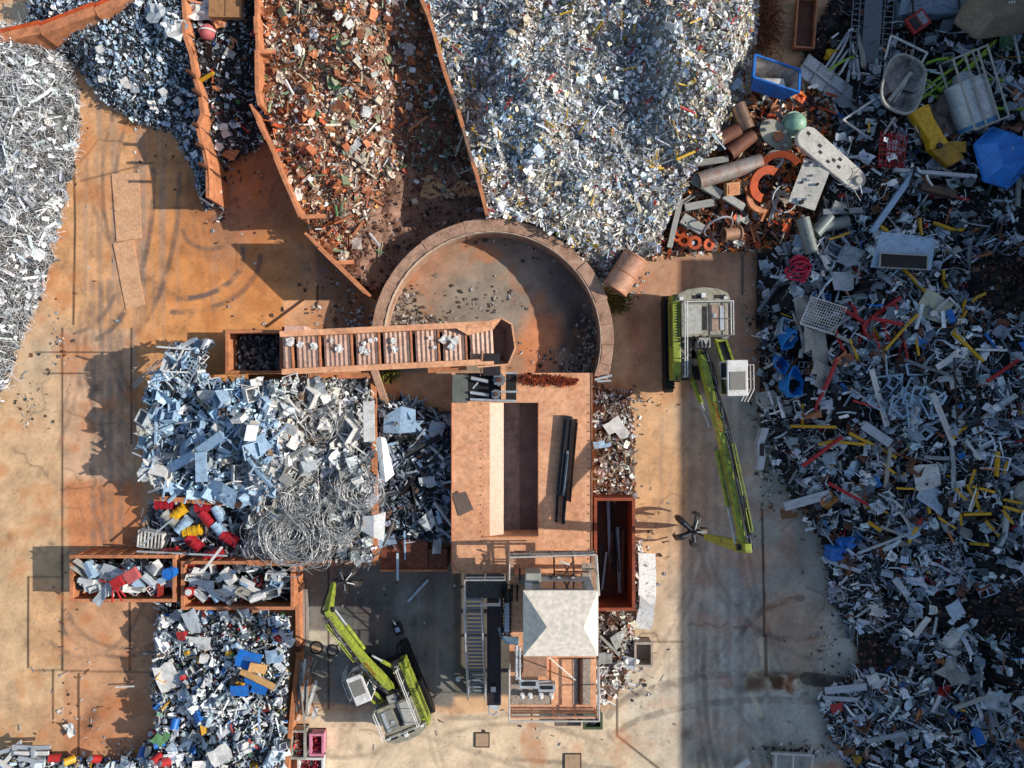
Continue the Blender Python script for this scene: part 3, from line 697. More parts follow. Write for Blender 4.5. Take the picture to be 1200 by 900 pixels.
hH.fill(70, dict(wire=8, sheet=.8, crumple=1, bar=.4), (.3,.9), [(4,'#c7c8c6'),(3,'#9c9e9f'),(2,'#6f7274'),(.8,'#8a7462')], region=lambda x, y: (x >= 285) & (y >= 535), jit=.25, tilt=.5)
hH.fill(30, dict(wire=5, angle=1, crumple=1), (.3,.9), [(3,'#8f8a80'),(3,'#7a5a44'),(2,'#b9b4aa')], region=lambda x, y: ((x-375)/40)**2+((y-490)/35)**2 < 1, lift=.1)

hH2 = Heap('drums', [(180,584),(296,590),g(292,660,1.9),(230,652),(180,650),(168,630)], [0,1,2,3], [(220,620,.7),(270,630,.8),(190,640,.3)], rough=.2, base='#2c2622')
hH2.fill(22, dict(bar=3, wire=3, sheet=1, tube=1), (.3,1.1), [(3,'#8f979d'),(2,'#c3c8cb'),(2,'#4c5054')])

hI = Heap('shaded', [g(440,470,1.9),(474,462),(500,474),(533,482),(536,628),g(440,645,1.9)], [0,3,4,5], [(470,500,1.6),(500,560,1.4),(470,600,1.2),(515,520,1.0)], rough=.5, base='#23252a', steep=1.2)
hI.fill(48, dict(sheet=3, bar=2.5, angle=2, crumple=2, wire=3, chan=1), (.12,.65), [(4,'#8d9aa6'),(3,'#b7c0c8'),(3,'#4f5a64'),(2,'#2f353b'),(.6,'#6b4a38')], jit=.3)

hK = Heap('lower', [(190,700),(225,702),(352,708),(350,980),(-80,980),(-80,900),(0,880),(50,875),(110,888),(160,882),(190,850),(180,800),(186,750)], [1,2,3],
          [(230,750,1.6),(290,760,2.4),(260,820,2.6),(320,820,2.2),(210,850,1.4),(300,880,2.6),(230,900,1.4),(100,910,.4),(0,910,.4),(320,730,1.6),(190,780,1.0)], steep=1.3, rough=.5, base='#2b2a2b')
hK.fill(75, dict(box=2, can=1.6, sheet=2, crumple=2, bar=1.5, tube=1, wire=1.5, angle=.6), (.08,.32), MIX, jit=.25, tilt=.6)
hK.fill(6, dict(sheet=2, shell=1, crumple=1.5, bar=2, box=1, can=1.5), (.35,.85), MIX, lift=.12)

hM = Heap('strip', [g(694,452,.4),(738,458),(743,582),(696,584)], [0,1,2,3], [(715,480,.7),(720,540,.7)], rough=.25, base='#4c3527')
hM.fill(80, dict(wire=4, crumple=2, sheet=1.5, bar=1, tube=.6), (.15,.5), [(4,'#d3cbc0'),(3,'#b29e8a'),(3,'#8a5a3e'),(2,'#ece8e0'),(2,'#6b4a36')], jit=.25)
hN = Heap('beside_tower', [(690,716),(742,716),(745,748),(735,800),(712,822),(690,822)], [4,5], [(710,740,.9),(725,760,.7),(712,790,.5)], rough=.25, base='#6a4d3a', steep=1)
hN.fill(40, dict(sheet=3, bar=3, angle=1, crumple=2, tube=1, wire=2), (.12,.6), [(5,'#ddd5c8'),(3,'#b8ab9c'),(2,'#8d8074'),(1.5,'#8a5a3e')], jit=.2)
hO = Heap('sheet_edge', [(742,630),(752,632),(758,700),(752,735),(742,716)], [0,4], [(750,680,.3)], rough=.1, base='#5a4332')
hO.fill(40, dict(wire=2, sheet=2, crumple=2), (.12,.4), [(4,'#ddd5c8'),(2,'#8d8074')])

hA.build('metal_turnings_heap', 'tall heap of curly silver metal turnings beside the orange plates')
hB.build('silver_scrap_heap', 'low heap of small silver scrap bluish from shade outside the crumpled rusty wall')
hC.build('dark_scrap_heap', 'dark mixed scrap filling the narrow bay between two rusty walls')
hD.build('rusty_scrap_heap', 'rust brown and beige scrap heap in the tapering bay above the round wall')
hE.build('bright_scrap_heap', 'big white and silver mixed scrap heap above the round wall', 'scrap heap')
hF.build('cast_iron_heap', 'rusty iron pieces and short beams heaped around the big pipes')
hG.build('shaded_scrap_heap', 'huge dark scrap heap in shade beyond the green excavator lane')
hH.build('appliance_scrap_heap', 'steep heap of bluish shaded appliance shells and white sheet metal in the square bay')
hH2.build('drum_bay_scrap', 'thin bars and wires lying under the coloured drums')
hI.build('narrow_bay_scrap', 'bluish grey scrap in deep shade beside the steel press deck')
hK.build('small_parts_heap', 'mixed heap of small coloured parts and cans below the two skips')
hM.build('wire_scrap_strip', 'strip of tangled pale wire and rusty scrap beside the press deck')
hN.build('offcut_heap', 'pale offcuts heaped below the long rust red skip')
hO.build('crumbled_offcuts', 'crumbled pale offcuts along the bent white sheets')

# loose crumbs on open ground
def litter(name, label, spots, pal, kinds, size):
    s = Scrap()
    for (px, py, rx, ry, n) in spots:
        x = px+N.normal(0, rx/2, n); y = py+N.normal(0, ry/2, n)
        P = np.stack([(x-600)*.05, (450-y)*.05, np.full(n, .05)], -1); nr = np.tile([0, 0, 1.], (n, 1))
        col = np.array([c(pal[i % len(pal)]) for i in N.integers(0, len(pal), n)])
        ks = list(kinds); ki = N.integers(0, len(ks), n); sz = N.uniform(*size, n)
        for i, k in enumerate(ks): s.add(k, P[ki == i], nr[ki == i], sz[ki == i], col[ki == i], .15)
    tag(s.build(name, SCRAP2), label, 'litter', kind='stuff')
litter('scrap_crumbs', 'small scrap crumbs scattered over the yard plates',
       [(240,120,70,90,60),(190,150,40,50,50),(400,350,50,60,220),(420,380,30,20,140),(310,150,40,60,90),(90,830,60,60,60),(70,720,30,80,25),(240,780,70,30,0),(160,880,60,20,90),(760,640,20,60,60),
        (750,800,30,60,60),(975,660,30,80,120),(975,760,40,40,90),(890,420,14,160,260),(905,560,20,40,120),(450,700,80,40,30),(480,840,60,20,14),(280,245,40,60,40),(300,360,40,40,16),(940,880,50,10,200),(975,110,60,90,140),
        (740,330,16,26,80),(745,480,8,60,40),(85,130,14,60,90),(70,400,20,60,60),(35,470,20,30,60),(740,470,60,12,40),(130,250,60,160,20),(600,860,200,20,24)],
       ['#c9c4ba','#9aa0a4','#e3e0d8','#5d4a3e','#7d5138','#3a3a3c'], ('crumple','sheet','wire','bar','box'), (.08,.28))
litter('ring_rubble', 'grey rubble and crumbs on the floor inside the round wall',
       [(470,360,26,26,150),(455,330,14,40,120),(490,375,40,10,110),(580,280,80,8,60),(640,300,40,20,40),(560,350,60,30,60),(690,400,14,50,170),(680,430,24,14,140),(640,420,30,20,40)],
       ['#a49c92','#7f766e','#c7bfb4','#5d4a3e','#4b4541'], ('box','crumple','sheet'), (.08,.3))
# the hall east of the yard, whose shadow covers the far heap (a lower bay faces the corner with the pipes)
h = thing('warehouse', 'tall grey corrugated warehouse along the edge of the scrapyard', 'warehouse', (48, 0, 0))
cl = mat('cladding', c('#8d9397'), .5, .3, .3, .4)
for y0, y1, z in ((-60, 7.3, 14.5), (7.3, 17.0, 12.0), (17.0, 60, 14.5)):
    ys = np.arange(y0, y1, .4); prof = [(35.0 + (.06 if i % 2 else 0), float(y)) for i, y in enumerate(ys)] + [(35.0, y1-.001), (62, y1-.001), (62, y0+.001)]
    MB().prism(prof, 0, z-.06).build('wall', cl, h)
    MB().box(34.9, 62.4, y0+.002, y1-.002, z-.055, z).build('roof', mat('hall roof', c('#6d7072'), .6, .2, .3, .4), h)
for y in (-30, -5, 20):
    MB().box(34.86, 34.97, y-2.5, y+2.5, 0, 5).build('door', m_lgrey(), h)
# ------------------------------------------------------------------ walls
def wall_sheet(name, label, pts, z, t, m, jit=0.0, posts=None, extra=None, dz=.25, capw=None):
    root = thing(name, label, 'wall', (*W(*pts[len(pts)//2], z)[:2], 0))
    P = [W(x, y, z) for x, y in pts]; mb = MB()
    # subdivide for an uneven, battered top edge
    Q = []
    for a, b in zip(P[:-1], P[1:]):
        L = math.hypot(b[0]-a[0], b[1]-a[1]); k = max(1, int(L/.9))
        for i in range(k):
            f = i/k; Q.append((a[0]+(b[0]-a[0])*f+R.uniform(-jit, jit), a[1]+(b[1]-a[1])*f+R.uniform(-jit, jit)*.3, z+R.uniform(-dz, dz)*.5))
    Q.append(P[-1])
    n = len(Q); vs = []
    for i, q in enumerate(Q):
        a = Q[max(i-1, 0)]; b = Q[min(i+1, n-1)]; dx, dy = b[0]-a[0], b[1]-a[1]; l = math.hypot(dx, dy); nx, ny = -dy/l*t/2, dx/l*t/2
        vs += [(q[0]+nx, q[1]+ny, 0), (q[0]-nx, q[1]-ny, 0), (q[0]-nx, q[1]-ny, q[2]), (q[0]+nx, q[1]+ny, q[2])]
    fs = [(4*i+k, 4*i+(k+1) % 4, 4*i+4+(k+1) % 4, 4*i+4+k) for i in range(n-1) for k in range(4)] + [(0,1,2,3), (4*n-1,4*n-2,4*n-3,4*n-4)]
    mb.add(vs, fs); mb.build('panel', m, root)
    # buckled top rail
    for i in range(n-1):
        if R.random() < (.85 if not jit else .7): MB().beam((Q[i][0], Q[i][1], Q[i][2]+.06), (Q[i+1][0], Q[i+1][1], Q[i+1][2]+.06), (capw or t)+.05, .09).build('top_rail', m_rustd() if not jit else m_rust(), root)
    if posts:
        for f, up in posts:
            i = min(int(f*(n-1)), n-2); a, b = Q[i], Q[i+1]; dx, dy = b[0]-a[0], b[1]-a[1]; l = math.hypot(dx, dy)
            q = (a[0]-dy/l*0, a[1]); pb = MB().box(a[0]-.09, a[0]+.09, a[1]-.09, a[1]+.09, 0, z+up); pb.build('post', m_rustd(), root)
    if extra: extra(root, Q)
    return root
def crump(root, Q):
    for i in range(1, len(Q)-1):      # torn sheet flaps along the inner side
        if R.random() < .75:
            q = Q[i]; r = Q[i+1]; m = MB(); d = R.uniform(.1, .3)
            m.add([(q[0]+.1, q[1], q[2]+.05), (r[0]+.1, r[1], r[2]), (r[0]+d, r[1]+.1, q[2]-R.uniform(.2, .5)), (q[0]+d*.8, q[1]-.1, q[2]-R.uniform(.2, .6)), ((q[0]+r[0])/2+d*.3, (q[1]+r[1])/2, q[2]-.2)],
                  [(0,1,4),(1,2,4),(2,3,4),(3,0,4)])
            m.build('torn_flap', m_rust(), root)
wall_sheet('bay_wall', 'crumpled rusty sheet wall beside the silver scrap heap', WALL1, 2.4, .16, m_rust(), .12, [(.55,.8),(.68,.8),(.78,.8),(.88,.8),(.97,.9)], crump, .5)
def braces(sp):
    def f(root, Q):
        for (i, ln) in sp:
            q = Q[min(i, len(Q)-1)]
            MB().beam((q[0], q[1], q[2]-.1), (q[0]+ln, q[1]+.1, q[2]-.3), .22, .18).build('brace', m_rust(), root)
    return f
wall_sheet('bay_wall', 'straight upright rusty wall along the edge of the rusty heap', WALL2, 3.0, .16, m_rust(), .02, None, braces([(6, .9)]), .05)
wall_sheet('bay_wall', 'long slanting rusty wall that holds back the rusty heap', WALL3, 3.0, .12, m_rust(), .02, None, braces([(7, 1.3)]), .05)
wall_sheet('bay_wall', 'short slanting rusty wall ending near the round wall', WALL4, 3.0, .12, m_rust(), .02, None, braces([(2, 1.0)]), .05)
wall_sheet('bay_wall', 'long brown wall between the rusty heap and the bright heap', WALL5, 3.0, .16, mat('brown wall', c('#8e6f5c'), .85, 0, .7, 1, c('#4d3930')), .05, None, None, .2)
# corner wall
r0 = thing('boundary_wall', 'sunlit rusty boundary wall crossing the corner beyond the turnings', 'wall', (*W(80, 25, 2)[:2], 0))
for a, b in (((-80, 62), (46, 34)), ((47, 36), (110, 12)), ((112, 14), (190, -22))):
    A = W(*a, 2.2); B = W(*b, 2.2); MB().beam((A[0], A[1], 1.1), (B[0], B[1], 1.1), .5, 2.2).build('wall_block', m_rust(), r0)
    A = W(a[0]-2, a[1]-9, 2.3); B = W(b[0]-2, b[1]-9, 2.3); MB().beam((A[0], A[1], 1.0), (B[0], B[1], 1.0), .3, 2.3).build('rear_rail', m_rusto(), r0)

# ------------------------------------------------------------------ round wall
t = thing('round_wall', 'curved rust stained concrete wall ring open towards the press deck', 'wall', (RC[0], RC[1], 0))
def arcseg(a0, a1, r0, r1, z0, z1, n):
    A = np.linspace(a0, a1, n); rings = [[(*ringp(a, r0), z0), (*ringp(a, r1), z0), (*ringp(a, r1), z1), (*ringp(a, r0), z1)] for a in A]
    return MB().loft(rings)
cuts = [176, 150, 126, 104, 82, 60, 40, 20, 8, -2, -12, -19]
for i, (a, b) in enumerate(zip(cuts[:-1], cuts[1:])):
    arcseg(a-.04, b+.04, RI+R.uniform(-.03,.03), RO+R.uniform(-.05,.05), 0, ZR+R.uniform(-.03,.03), 12).build('wall_segment', m_conc(), t, bevel=.02)
MB().loft([[(*ringp(a, RI-.08), 1.6), (*ringp(a, RI-.035), 1.6), (*ringp(a, RI-.035), 1.95+.02*math.sin(a*.9)), (*ringp(a, RI-.08), 1.95+.02*math.sin(a*.9))] for a in np.linspace(176, -19, 90)]).build('inner_lip', mat('pale lip', c('#cbb49c'), .8, 0, .5, 2, c('#8e705c')), t)
x, y = ringp(178, (RI+RO)/2)
MB().box(x-.5, x+.5, y-.35, y+.12, 0, 1.85).build('end_block', m_conc(), t, bevel=.03)
tag(MB().beam(W(697,445,2.05), W(717,440,2.05), .12, .12).beam(W(700,447,1.98), W(716,446,1.98), .1, .1).build('pipe_offcut', m_galv()), 'short pale pipe lying across the end of the round wall', 'pipe')

# ------------------------------------------------------------------ big rusty cylinder
t = thing('tank_shell', 'large pale rusty tank shell leaning beside the round wall', 'tank', (*W(730, 322, 1.3)[:2], 0))
a = W(745, 300, 2.1); b = W(720, 340, 1.9)
MB().pipe(a, b, .74, .03, 36).build('shell', mat('pale shell', c('#c7977a'), .6, .1, .6, 1, c('#94563a'), streak=True), t, smooth=True)
for f in (.03, .5, .97):
    p = Vector(a).lerp(Vector(b), f); q = p + (Vector(b)-Vector(a)).normalized()*.05
    MB().pipe(p, q, .76, .04, 36).build('hoop', m_rust(), t)
def weeds(px, py, n, r, label, h=.5):
    mb = MB(); X, Y, _ = W(px, py, .3)
    for _ in range(n):
        a = R.uniform(0, 6.28); d = r*math.sqrt(R.random()); x = X+d*math.cos(a); y = Y+d*math.sin(a); hh = R.uniform(.4, 1)*h; b = R.uniform(0, 6.28); w_ = .03
        lx, ly = math.cos(b)*hh*.7, math.sin(b)*hh*.7
        mb.add([(x-w_, y, .2), (x+w_, y, .2), (x+lx*.5, y+ly*.5+w_, .2+hh*.8), (x+lx, y+ly, .2+hh*.9)], [(0,1,2),(1,3,2)])
    tag(mb.build('weed_clump', mat('weeds', c('#8f9440'), .7, 0, .6, 6, c('#4d5a22'))), label, 'weeds', kind='stuff')
weeds(722, 352, 260, .8, 'yellow green weeds growing at the foot of the tank shell', .8)
weeds(457, 438, 160, .5, 'yellow green weeds growing under the ribbed feeder', .6)

# ------------------------------------------------------------------ ribbed feeder
F0 = Vector(W(332, 414, 3.0)); F1 = Vector(W(578, 402, 3.0)); fd = (F1-F0).normalized(); fn = Vector((-fd.y, fd.x, 0)); FL = (F1-F0).length
FM = Matrix.Translation(F0) @ Matrix((fd, fn, Vector((0,0,1)))).transposed().to_4x4()
t = thing('vibrating_feeder', 'long rusty ribbed feeder trough running into the round wall', 'feeder', (*F0[:2], 0))
hw = 1.05
mb = MB()
n = 46; k = FL/n
slots = [int(n*f) for f in (.045,.19,.335,.475,.61,.745,.875)]
for i in range(n):
    if i in slots: continue
    x0 = i*k
    mb.add([(x0, -hw+.2, .0), (x0+k*.5, -hw+.2, .045), (x0+k*.99, -hw+.2, 0), (x0, hw-.2, 0), (x0+k*.5, hw-.2, .045), (x0+k*.99, hw-.2, 0), (x0, -hw+.2, -.05), (x0+k*.99, -hw+.2, -.05), (x0, hw-.2, -.05), (x0+k*.99, hw-.2, -.05)],
           [(0,1,4,3),(1,2,5,4),(0,3,8,6),(2,7,9,5),(6,8,9,7)])
mb.xf(FM).build('ribbed_deck', mat('ribbed deck', c('#c7a590'), .45, .25, .6, 2.5, c('#8a5640')), t)
for i in slots: MB().box(i*k+.05, i*k+k-.05, -hw+.25, hw-.3, -.45, -.4).xf(FM).build('slot_opening', m_black(), t)
for i in slots:
    MB().box(i*k-.02, i*k+.07, -hw+.2, hw-.2, -.06, .1).xf(FM).build('crossbar', m_rust(), t)
for s, z1 in ((-1, .38), (1, .42)):
    MB().box(0, FL, s*(hw-.12)-.07, s*(hw-.12)+.07, -.5, z1).box(0, FL, s*(hw+.03)-.09, s*(hw+.03)+.09, z1-.08, z1+.03).xf(FM).build('side_plate', m_rustl(), t)
for f in (.08, .5, .9):
    for s in (-1, 1): MB().box(FL*f-.12, FL*f+.12, s*.8-.12, s*.8+.12, -3.0, -.5).xf(FM).build('leg', m_rustd(), t)
MB().box(0, FL, -.35, .35, -1.0, -.6).xf(FM).build('underframe', m_rustd(), t)
# feed hopper at the ring
hp = [W(*p, z) for p, z in (((548,384),3.4),((588,373),3.4),((600,380),3.4),((604,408),3.4),((596,427),3.4),((560,430),3.4))]
lo = [W(*p, z) for p, z in (((560,392),2.7),((582,384),2.7),((590,388),2.7),((592,406),2.7),((588,418),2.7),((564,422),2.7))]
mb = MB(); mb.add(hp+lo, [(i, (i+1) % 6, 6+(i+1) % 6, 6+i) for i in range(5)] + [(11,10,9,8,7,6)])
mb.build('hopper', mat('hopper brown', c('#8a5f4c'), .6, .2, .5, 2), t)
mb = MB()
for i in range(5): mb.beam(hp[i], hp[i+1], .09, .12)
mb.build('hopper_rim', m_rustl(), t)
MB().add([W(535,385,3.45), W(588,373,3.45), W(578,386,3.2), W(549,393,3.2)], [(0,1,2,3)]).build('flared_plate', m_rustl(), t)
# pieces on the feeder
for i, (px, py) in enumerate([(340,400),(352,404),(389,399),(397,408),(397,410),(427,403),(434,399),(441,398),(425,410),(430,413),(461,399),(463,409),(505,396),(509,407),(520,398),(526,396),(368,406),(532,401),(536,396),(530,405)]):
    x, y, _ = W(px, py, 3.15); s = R.uniform(.14, .32); m = MB()
    v, f = R.choice(TPL['crumple']); a = R.uniform(0, 6.28)
    m.add([(x+(p[0]*math.cos(a)-p[1]*math.sin(a))*s*1.3, y+(p[0]*math.sin(a)+p[1]*math.cos(a))*s*1.3, 3.16+p[2]*s*.5+s*.1) for p in v], f)
    tag(m.build('metal_scrap', m_white()), 'small crumpled pale metal scrap lying on the ribbed feeder deck', 'scrap metal', 'scrap pieces on the feeder')
# red and white motor box and rusty girders around the feeder
t = thing('drive_box', 'pale pink drive box on the wall side of the feeder end', 'machine box', (*W(345, 386, 2.6)[:2], 0))
MB().box(*[v for p in ((333,0),(357,0)) for v in [W(p[0], 386, 2.6)[0]]], W(0,389,2.6)[1], W(0,382,2.6)[1], 1.4, 2.6).build('housing', mat('pink', c('#e2b9a8'), .6, 0, .5, 3, c('#b0523a')), t, bevel=.03)
MB().box(W(331,386,2.3)[0], W(334,386,2.3)[0], W(0,389,2.3)[1], W(0,383,2.3)[1], 1.5, 2.4).build('end_cap', m_red(), t)
def girder(name, label, a, za, b, zb, w, h, m, cat='girder'):
    return tag(MB().beam(W(*a, za), W(*b, zb), w, h).build(name, m), label, cat)
girder('steel_girder', 'rusty girder on top of the square bay below the feeder', (362,441), 2.3, (434,440), 2.3, .3, .3, m_rust())
girder('steel_girder', 'brown girder slanting under the feeder beside the weeds', (438,432), 2.5, (452,472), 1.2, .35, .35, m_conc())
girder('steel_girder', 'rough rusty girder between the feeder and the press deck', (502,432), 2.3, (546,428), 2.5, .5, .3, m_rust())
# open box of grey cubes
def open_box(name, label, cat, px0, px1, py0, py1, z, m, floor=.15, group=None, ribs=0, t_=.1, inner=None, fz=0.15):
    x0, y1, _ = W(px0, py0, z); x1, y0, _ = W(px1, py1, z)
    t = thing(name, label, cat, ((x0+x1)/2, (y0+y1)/2, 0), group)
    MB().box(x0, x1, y0, y1, .04, fz).build('floor', inner or m, t)
    for nm, b in (('side_wall', (x0, x0+t_, y0, y1)), ('side_wall', (x1-t_, x1, y0, y1)), ('end_wall', (x0+t_, x1-t_, y0, y0+t_)), ('end_wall', (x0+t_, x1-t_, y1-t_, y1))):
        MB().box(*b, .06, z).build(nm, m, t)
    mb = MB(); e = .05
    mb.box(x0-e, x1+e, y1-t_-e*.6, y1+e, z, z+.1).box(x0-e, x1+e, y0-e, y0+t_+e*.6, z, z+.1).box(x0-e, x0+t_+e*.6, y0+t_+.04, y1-t_-.04, z, z+.1).box(x1-t_-e*.6, x1+e, y0+t_+.04, y1-t_-.04, z, z+.1)
    mb.build('rim', m, t)
    if ribs:
        for i in range(ribs):
            yy = y0+(i+.5)*(y1-y0)/ribs if (y1-y0) > (x1-x0) else None
            if yy is not None:
                MB().box(x0-.08, x0-.005, yy-.05, yy+.05, .1, z-.05).build('rib', m, t); MB().box(x1+.005, x1+.08, yy-.05, yy+.05, .1, z-.05).build('rib', m, t)
            else:
                xx = x0+(i+.5)*(x1-x0)/ribs; MB().box(xx-.05, xx+.05, y0-.08, y0-.005, .1, z-.05).build('rib', m, t); MB().box(xx-.05, xx+.05, y1+.005, y1+.08, .1, z-.05).build('rib', m, t)
    return t, (x0+t_, x1-t_, y0+t_, y1-t_)
def cubes_in(b, z, n, size, pal, ks, name, label, tilt=.5):
    s = Scrap(); P = np.stack([N.uniform(b[0]+size[0]/2, b[1]-size[0]/2, n), N.uniform(b[2]+size[0]/2, b[3]-size[0]/2, n), N.uniform(z-.2, z+.1, n)], -1); nr = np.tile([0,0,1.], (n,1))
    col = np.array([c(p) for p in pal])[N.integers(0, len(pal), n)]*N.uniform(.7, 1.2, (n,1)); sz = N.uniform(*size, n); ki = N.integers(0, len(ks), n)
    for i, k in enumerate(ks): s.add(k, P[ki==i], nr[ki==i], sz[ki==i], col[ki==i], tilt)
    tag(s.build(name, SCRAP), label, 'scrap', kind='stuff')
t, b = open_box('steel_bin', 'sunken rusty bin full of dark grey cubes at the feeder end', 'bin', 266, 331, 388, 437, 1.6, m_rust(), inner=m_dark())
cubes_in(b, .55, 420, (.25, .45), ['#565b62','#3c4046','#7d858d','#2a2d31','#8f979e'], ['box','box','crumple'], 'cube_scrap', 'dark grey cube scrap filling the rusty bin at the feeder end')

# ------------------------------------------------------------------ bay walls round the appliance heap
def plate_wall(name, label, pts, z, th, m=None, extra_posts=()):
    t = thing(name, label, 'wall', (*W(*pts[0], z)[:2], 0)); Q = [W(*p, z) for p in pts]
    for a, b in zip(Q[:-1], Q[1:]):
        MB().beam((a[0], a[1], z/2), (b[0], b[1], z/2), th, z).build('wall_plate', m or m_rust(), t)
        MB().beam((a[0], a[1], z+.07), (b[0], b[1], z+.07), th+.14, .13).build('top_flange', m or m_rust(), t)
    for p in extra_posts:
        x, y, _ = W(*p, z); MB().box(x-.16, x+.16, y-.16, y+.16, 0, z+.15).build('post', m_rustd(), t)
    return t
plate_wall('bay_partition', 'rusty partition between the appliance bay and the narrow shaded bay', [(438,440),(439,520),(440,656)], 1.9, .16, None, ((438,470),))
plate_wall('bay_partition', 'rusty partition along the lower edge of the wire coils', [(290,659),(440,659)], 1.9, .18)
plate_wall('bay_partition', 'rusty partition running down beside the small green excavator yard', [(349,664),(350,770),(345,815),(336,905),(333,990)], .95, .1, None, ((342,664),(349,690),(350,760)))
plate_wall('bay_partition', 'short rusty plate above the coloured drums', [(182,583),(250,588),(287,592)], 1.6, .16)
# rusty flat rack under the shaded bay
t = thing('flat_rack', 'rusty flat rack spotted with oil below the narrow shaded bay', 'rack', (*W(485, 650, 1.2)[:2], 0))
x0, y1, _ = W(446, 633, 1.2); x1, y0, _ = W(524, 667, 1.2)
MB().box(x0, x1-1.1, y0, y1, .9, 1.2).box(x1-1.06, x1, y0, y1-.5, .9, 1.17).build('deck', mat('oily rack', c('#8a4a30'), .7, 0, .9, 3, c('#2f2320')), t)
MB().box(x0, x1, y0-.12, y0-.01, .6, 1.3).build('edge_beam', m_rust(), t)
for i in range(4): MB().box(x0+.2+i*1.15, x0+.4+i*1.15, y0+.1, y1-.7, 0, .9).build('support', m_rustd(), t)

# ------------------------------------------------------------------ press deck
ZP = 2.5
X0, Y1, _ = W(530, 437, ZP); X1, Y0, _ = W(693, 672, ZP)
t = thing('press_deck', 'broad pale rusty deck of the scrap press with a long sunken trough', 'machine deck', ((X0+X1)/2, (Y0+Y1)/2, 0))
tx0 = W(566, 0, ZP)[0]; tx1 = W(631, 0, ZP)[0]; ty1 = W(0, 472, ZP)[1]; ty0 = W(0, 628, ZP)[1]
mb = MB()
mb.box(X0, tx0, Y0, Y1, 0, ZP).box(tx1, X1, Y0, Y1, 0, ZP).box(tx0, tx1, Y0, ty0, 0, ZP).box(tx0, tx1, ty1, Y1, 0, ZP)
mb.build('deck', m_rustl(), t)
md = mat('trough steel', c('#a08f86'), .5, .1, .6, .8, c('#5b4339')); ms = mat('worn bright steel', c('#d2ae96'), .55, .05, .6, 1.2, c('#c49a80'), .03, streak=True, grime=.2)
xa = tx0 + (tx1-tx0)*.12; xb = tx0 + (tx1-tx0)*.42; xc = tx0 + (tx1-tx0)*.68
xa = W(574,0,ZP)[0]; xb = W(590,0,ZP-.3)[0]; xc = W(609,0,1.0)[0]; zb = ZP-.42
MB().add([(tx0+.01, ty0, ZP-.02), (xa, ty0, ZP-.02), (xa, ty1, ZP-.02), (tx0+.01, ty1, ZP-.02)], [(0,1,2,3)]).build('trough_lip', m_rustl(), t)
MB().add([(xa, ty0, ZP-.02), (xb, ty0, zb), (xb, ty1, zb), (xa, ty1, ZP-.02)], [(0,1,2,3)]).add([(xb, ty0, zb), (xb+.01, ty0, .8), (xb+.01, ty1, .8), (xb, ty1, zb)], [(0,1,2,3)]).build('sloping_side', ms, t)
MB().add([(xb+.01, ty0, .9), (xc, ty0, .8), (xc, ty1, .8), (xb+.01, ty1, .9)], [(0,1,2,3)]).build('trough_floor', md, t)
MB().add([(xc, ty0, .86), (tx1-.01, ty0, .9), (tx1-.01, ty1, .9), (xc, ty1, .86)], [(0,1,2,3)]).add([(xc, ty0, .7), (xc, ty0, .86), (xc, ty1, .86), (xc, ty1, .7)], [(0,1,2,3)]).build('ram_face', mat('ram', c('#77685f'), .5, .1, .5, 1), t)
for yy in (-4.6,): MB().box(tx1+.05, X1-.02, yy-.008, yy+.008, ZP, ZP+.005).build('weld_seam', m_rust(), t)
for i in range(20): 
    yy = Y0+.3+i*.5; MB().tube([(X1-.15, yy, ZP), (X1-.15, yy, ZP+.03)], .035, 8).build('bolt', m_rustd(), t); MB().tube([(tx0-.12, yy, ZP), (tx0-.12, yy, ZP+.03)], .03, 8).build('bolt', m_rustd(), t)
MB().box(tx0, tx1, ty0-.06, ty0-.004, ZP, ZP+.06).box(X0-.05, X0-.003, Y0, Y1, 1.5, ZP+.05).box(X1+.003, X1+.05, Y0, Y1, 1.5, ZP+.05).build('edge_strip', m_rust(), t)
tag(MB().add([W(530,579,ZP+.05), W(546,576,ZP+.3), W(555,597,ZP+.3), W(538,605,ZP+.05)], [(0,3,2,1)]).add([W(530,579,ZP+.02), W(546,576,ZP+.27), W(555,597,ZP+.27), W(538,605,ZP+.02)], [(0,1,2,3)]).build('grating_plate', mat('grate', c('#a88d78'), .6, .2, .9, 30, c('#4d3a30'))), 'small square grating plate lying on the deck edge', 'grating')
# dark rails lying on the deck
for i, (a, b, w_, h_, lab) in enumerate([((664,487),(655,580),.34,.3,'thick black steel bar with ragged top lying on the press deck'), ((669,488),(660,614),.16,.22,'longest black steel rail lying on the press deck'),
                              ((676,491),(668,588),.08,.3,'thin rusty edged rail lying on the press deck'), ((665,528),(660,580),.13,.42,'short grey bar lying among the black rails on the press deck'), ((654,565),(652,612),.14,.1,'flat black strip beside the black rails on the press deck')]):
    z = ZP+h_/2+.02
    tag(MB().beam(W(*a, z), W(*b, z), w_, h_).beam(W(a[0]+1, a[1]+4, z+h_/2+.04), W(b[0]+1, b[1]-4, z+h_/2+.04), w_*.3, .06).build('steel_rail', m_dark() if i not in (2, 3) else (m_rustd() if i == 2 else m_steel())), lab, 'rail')
for _ in range(1):
    s = Scrap(); n = 900; u = N.uniform(0, 1, n); px = 611+u*64+N.normal(0, 1, n); py = 444+u*3+N.normal(0, 2.6, n)*(1-.3*u)
    P = np.array([W(a, b, ZP+.12+max(0, .22-abs(b-444-u_*3)*.05)) for a, b, u_ in zip(px, py, u)]); nr = np.tile([0,0,1.], (n,1)); col = np.array([c(k) for k in ('#a4431c','#c25a28','#7a2f14','#5e2a18')])[N.integers(0,4,n)]
    s.add('crumple', P[:450], nr[:450], N.uniform(.12,.3,450), col[:450], .6); s.add('wire', P[450:], nr[450:], N.uniform(.2,.4,450), col[450:], .6)
    tag(s.build('rust_flakes', SCRAP2), 'long clump of orange rust flakes on the press deck edge', 'rust flakes', kind='stuff')
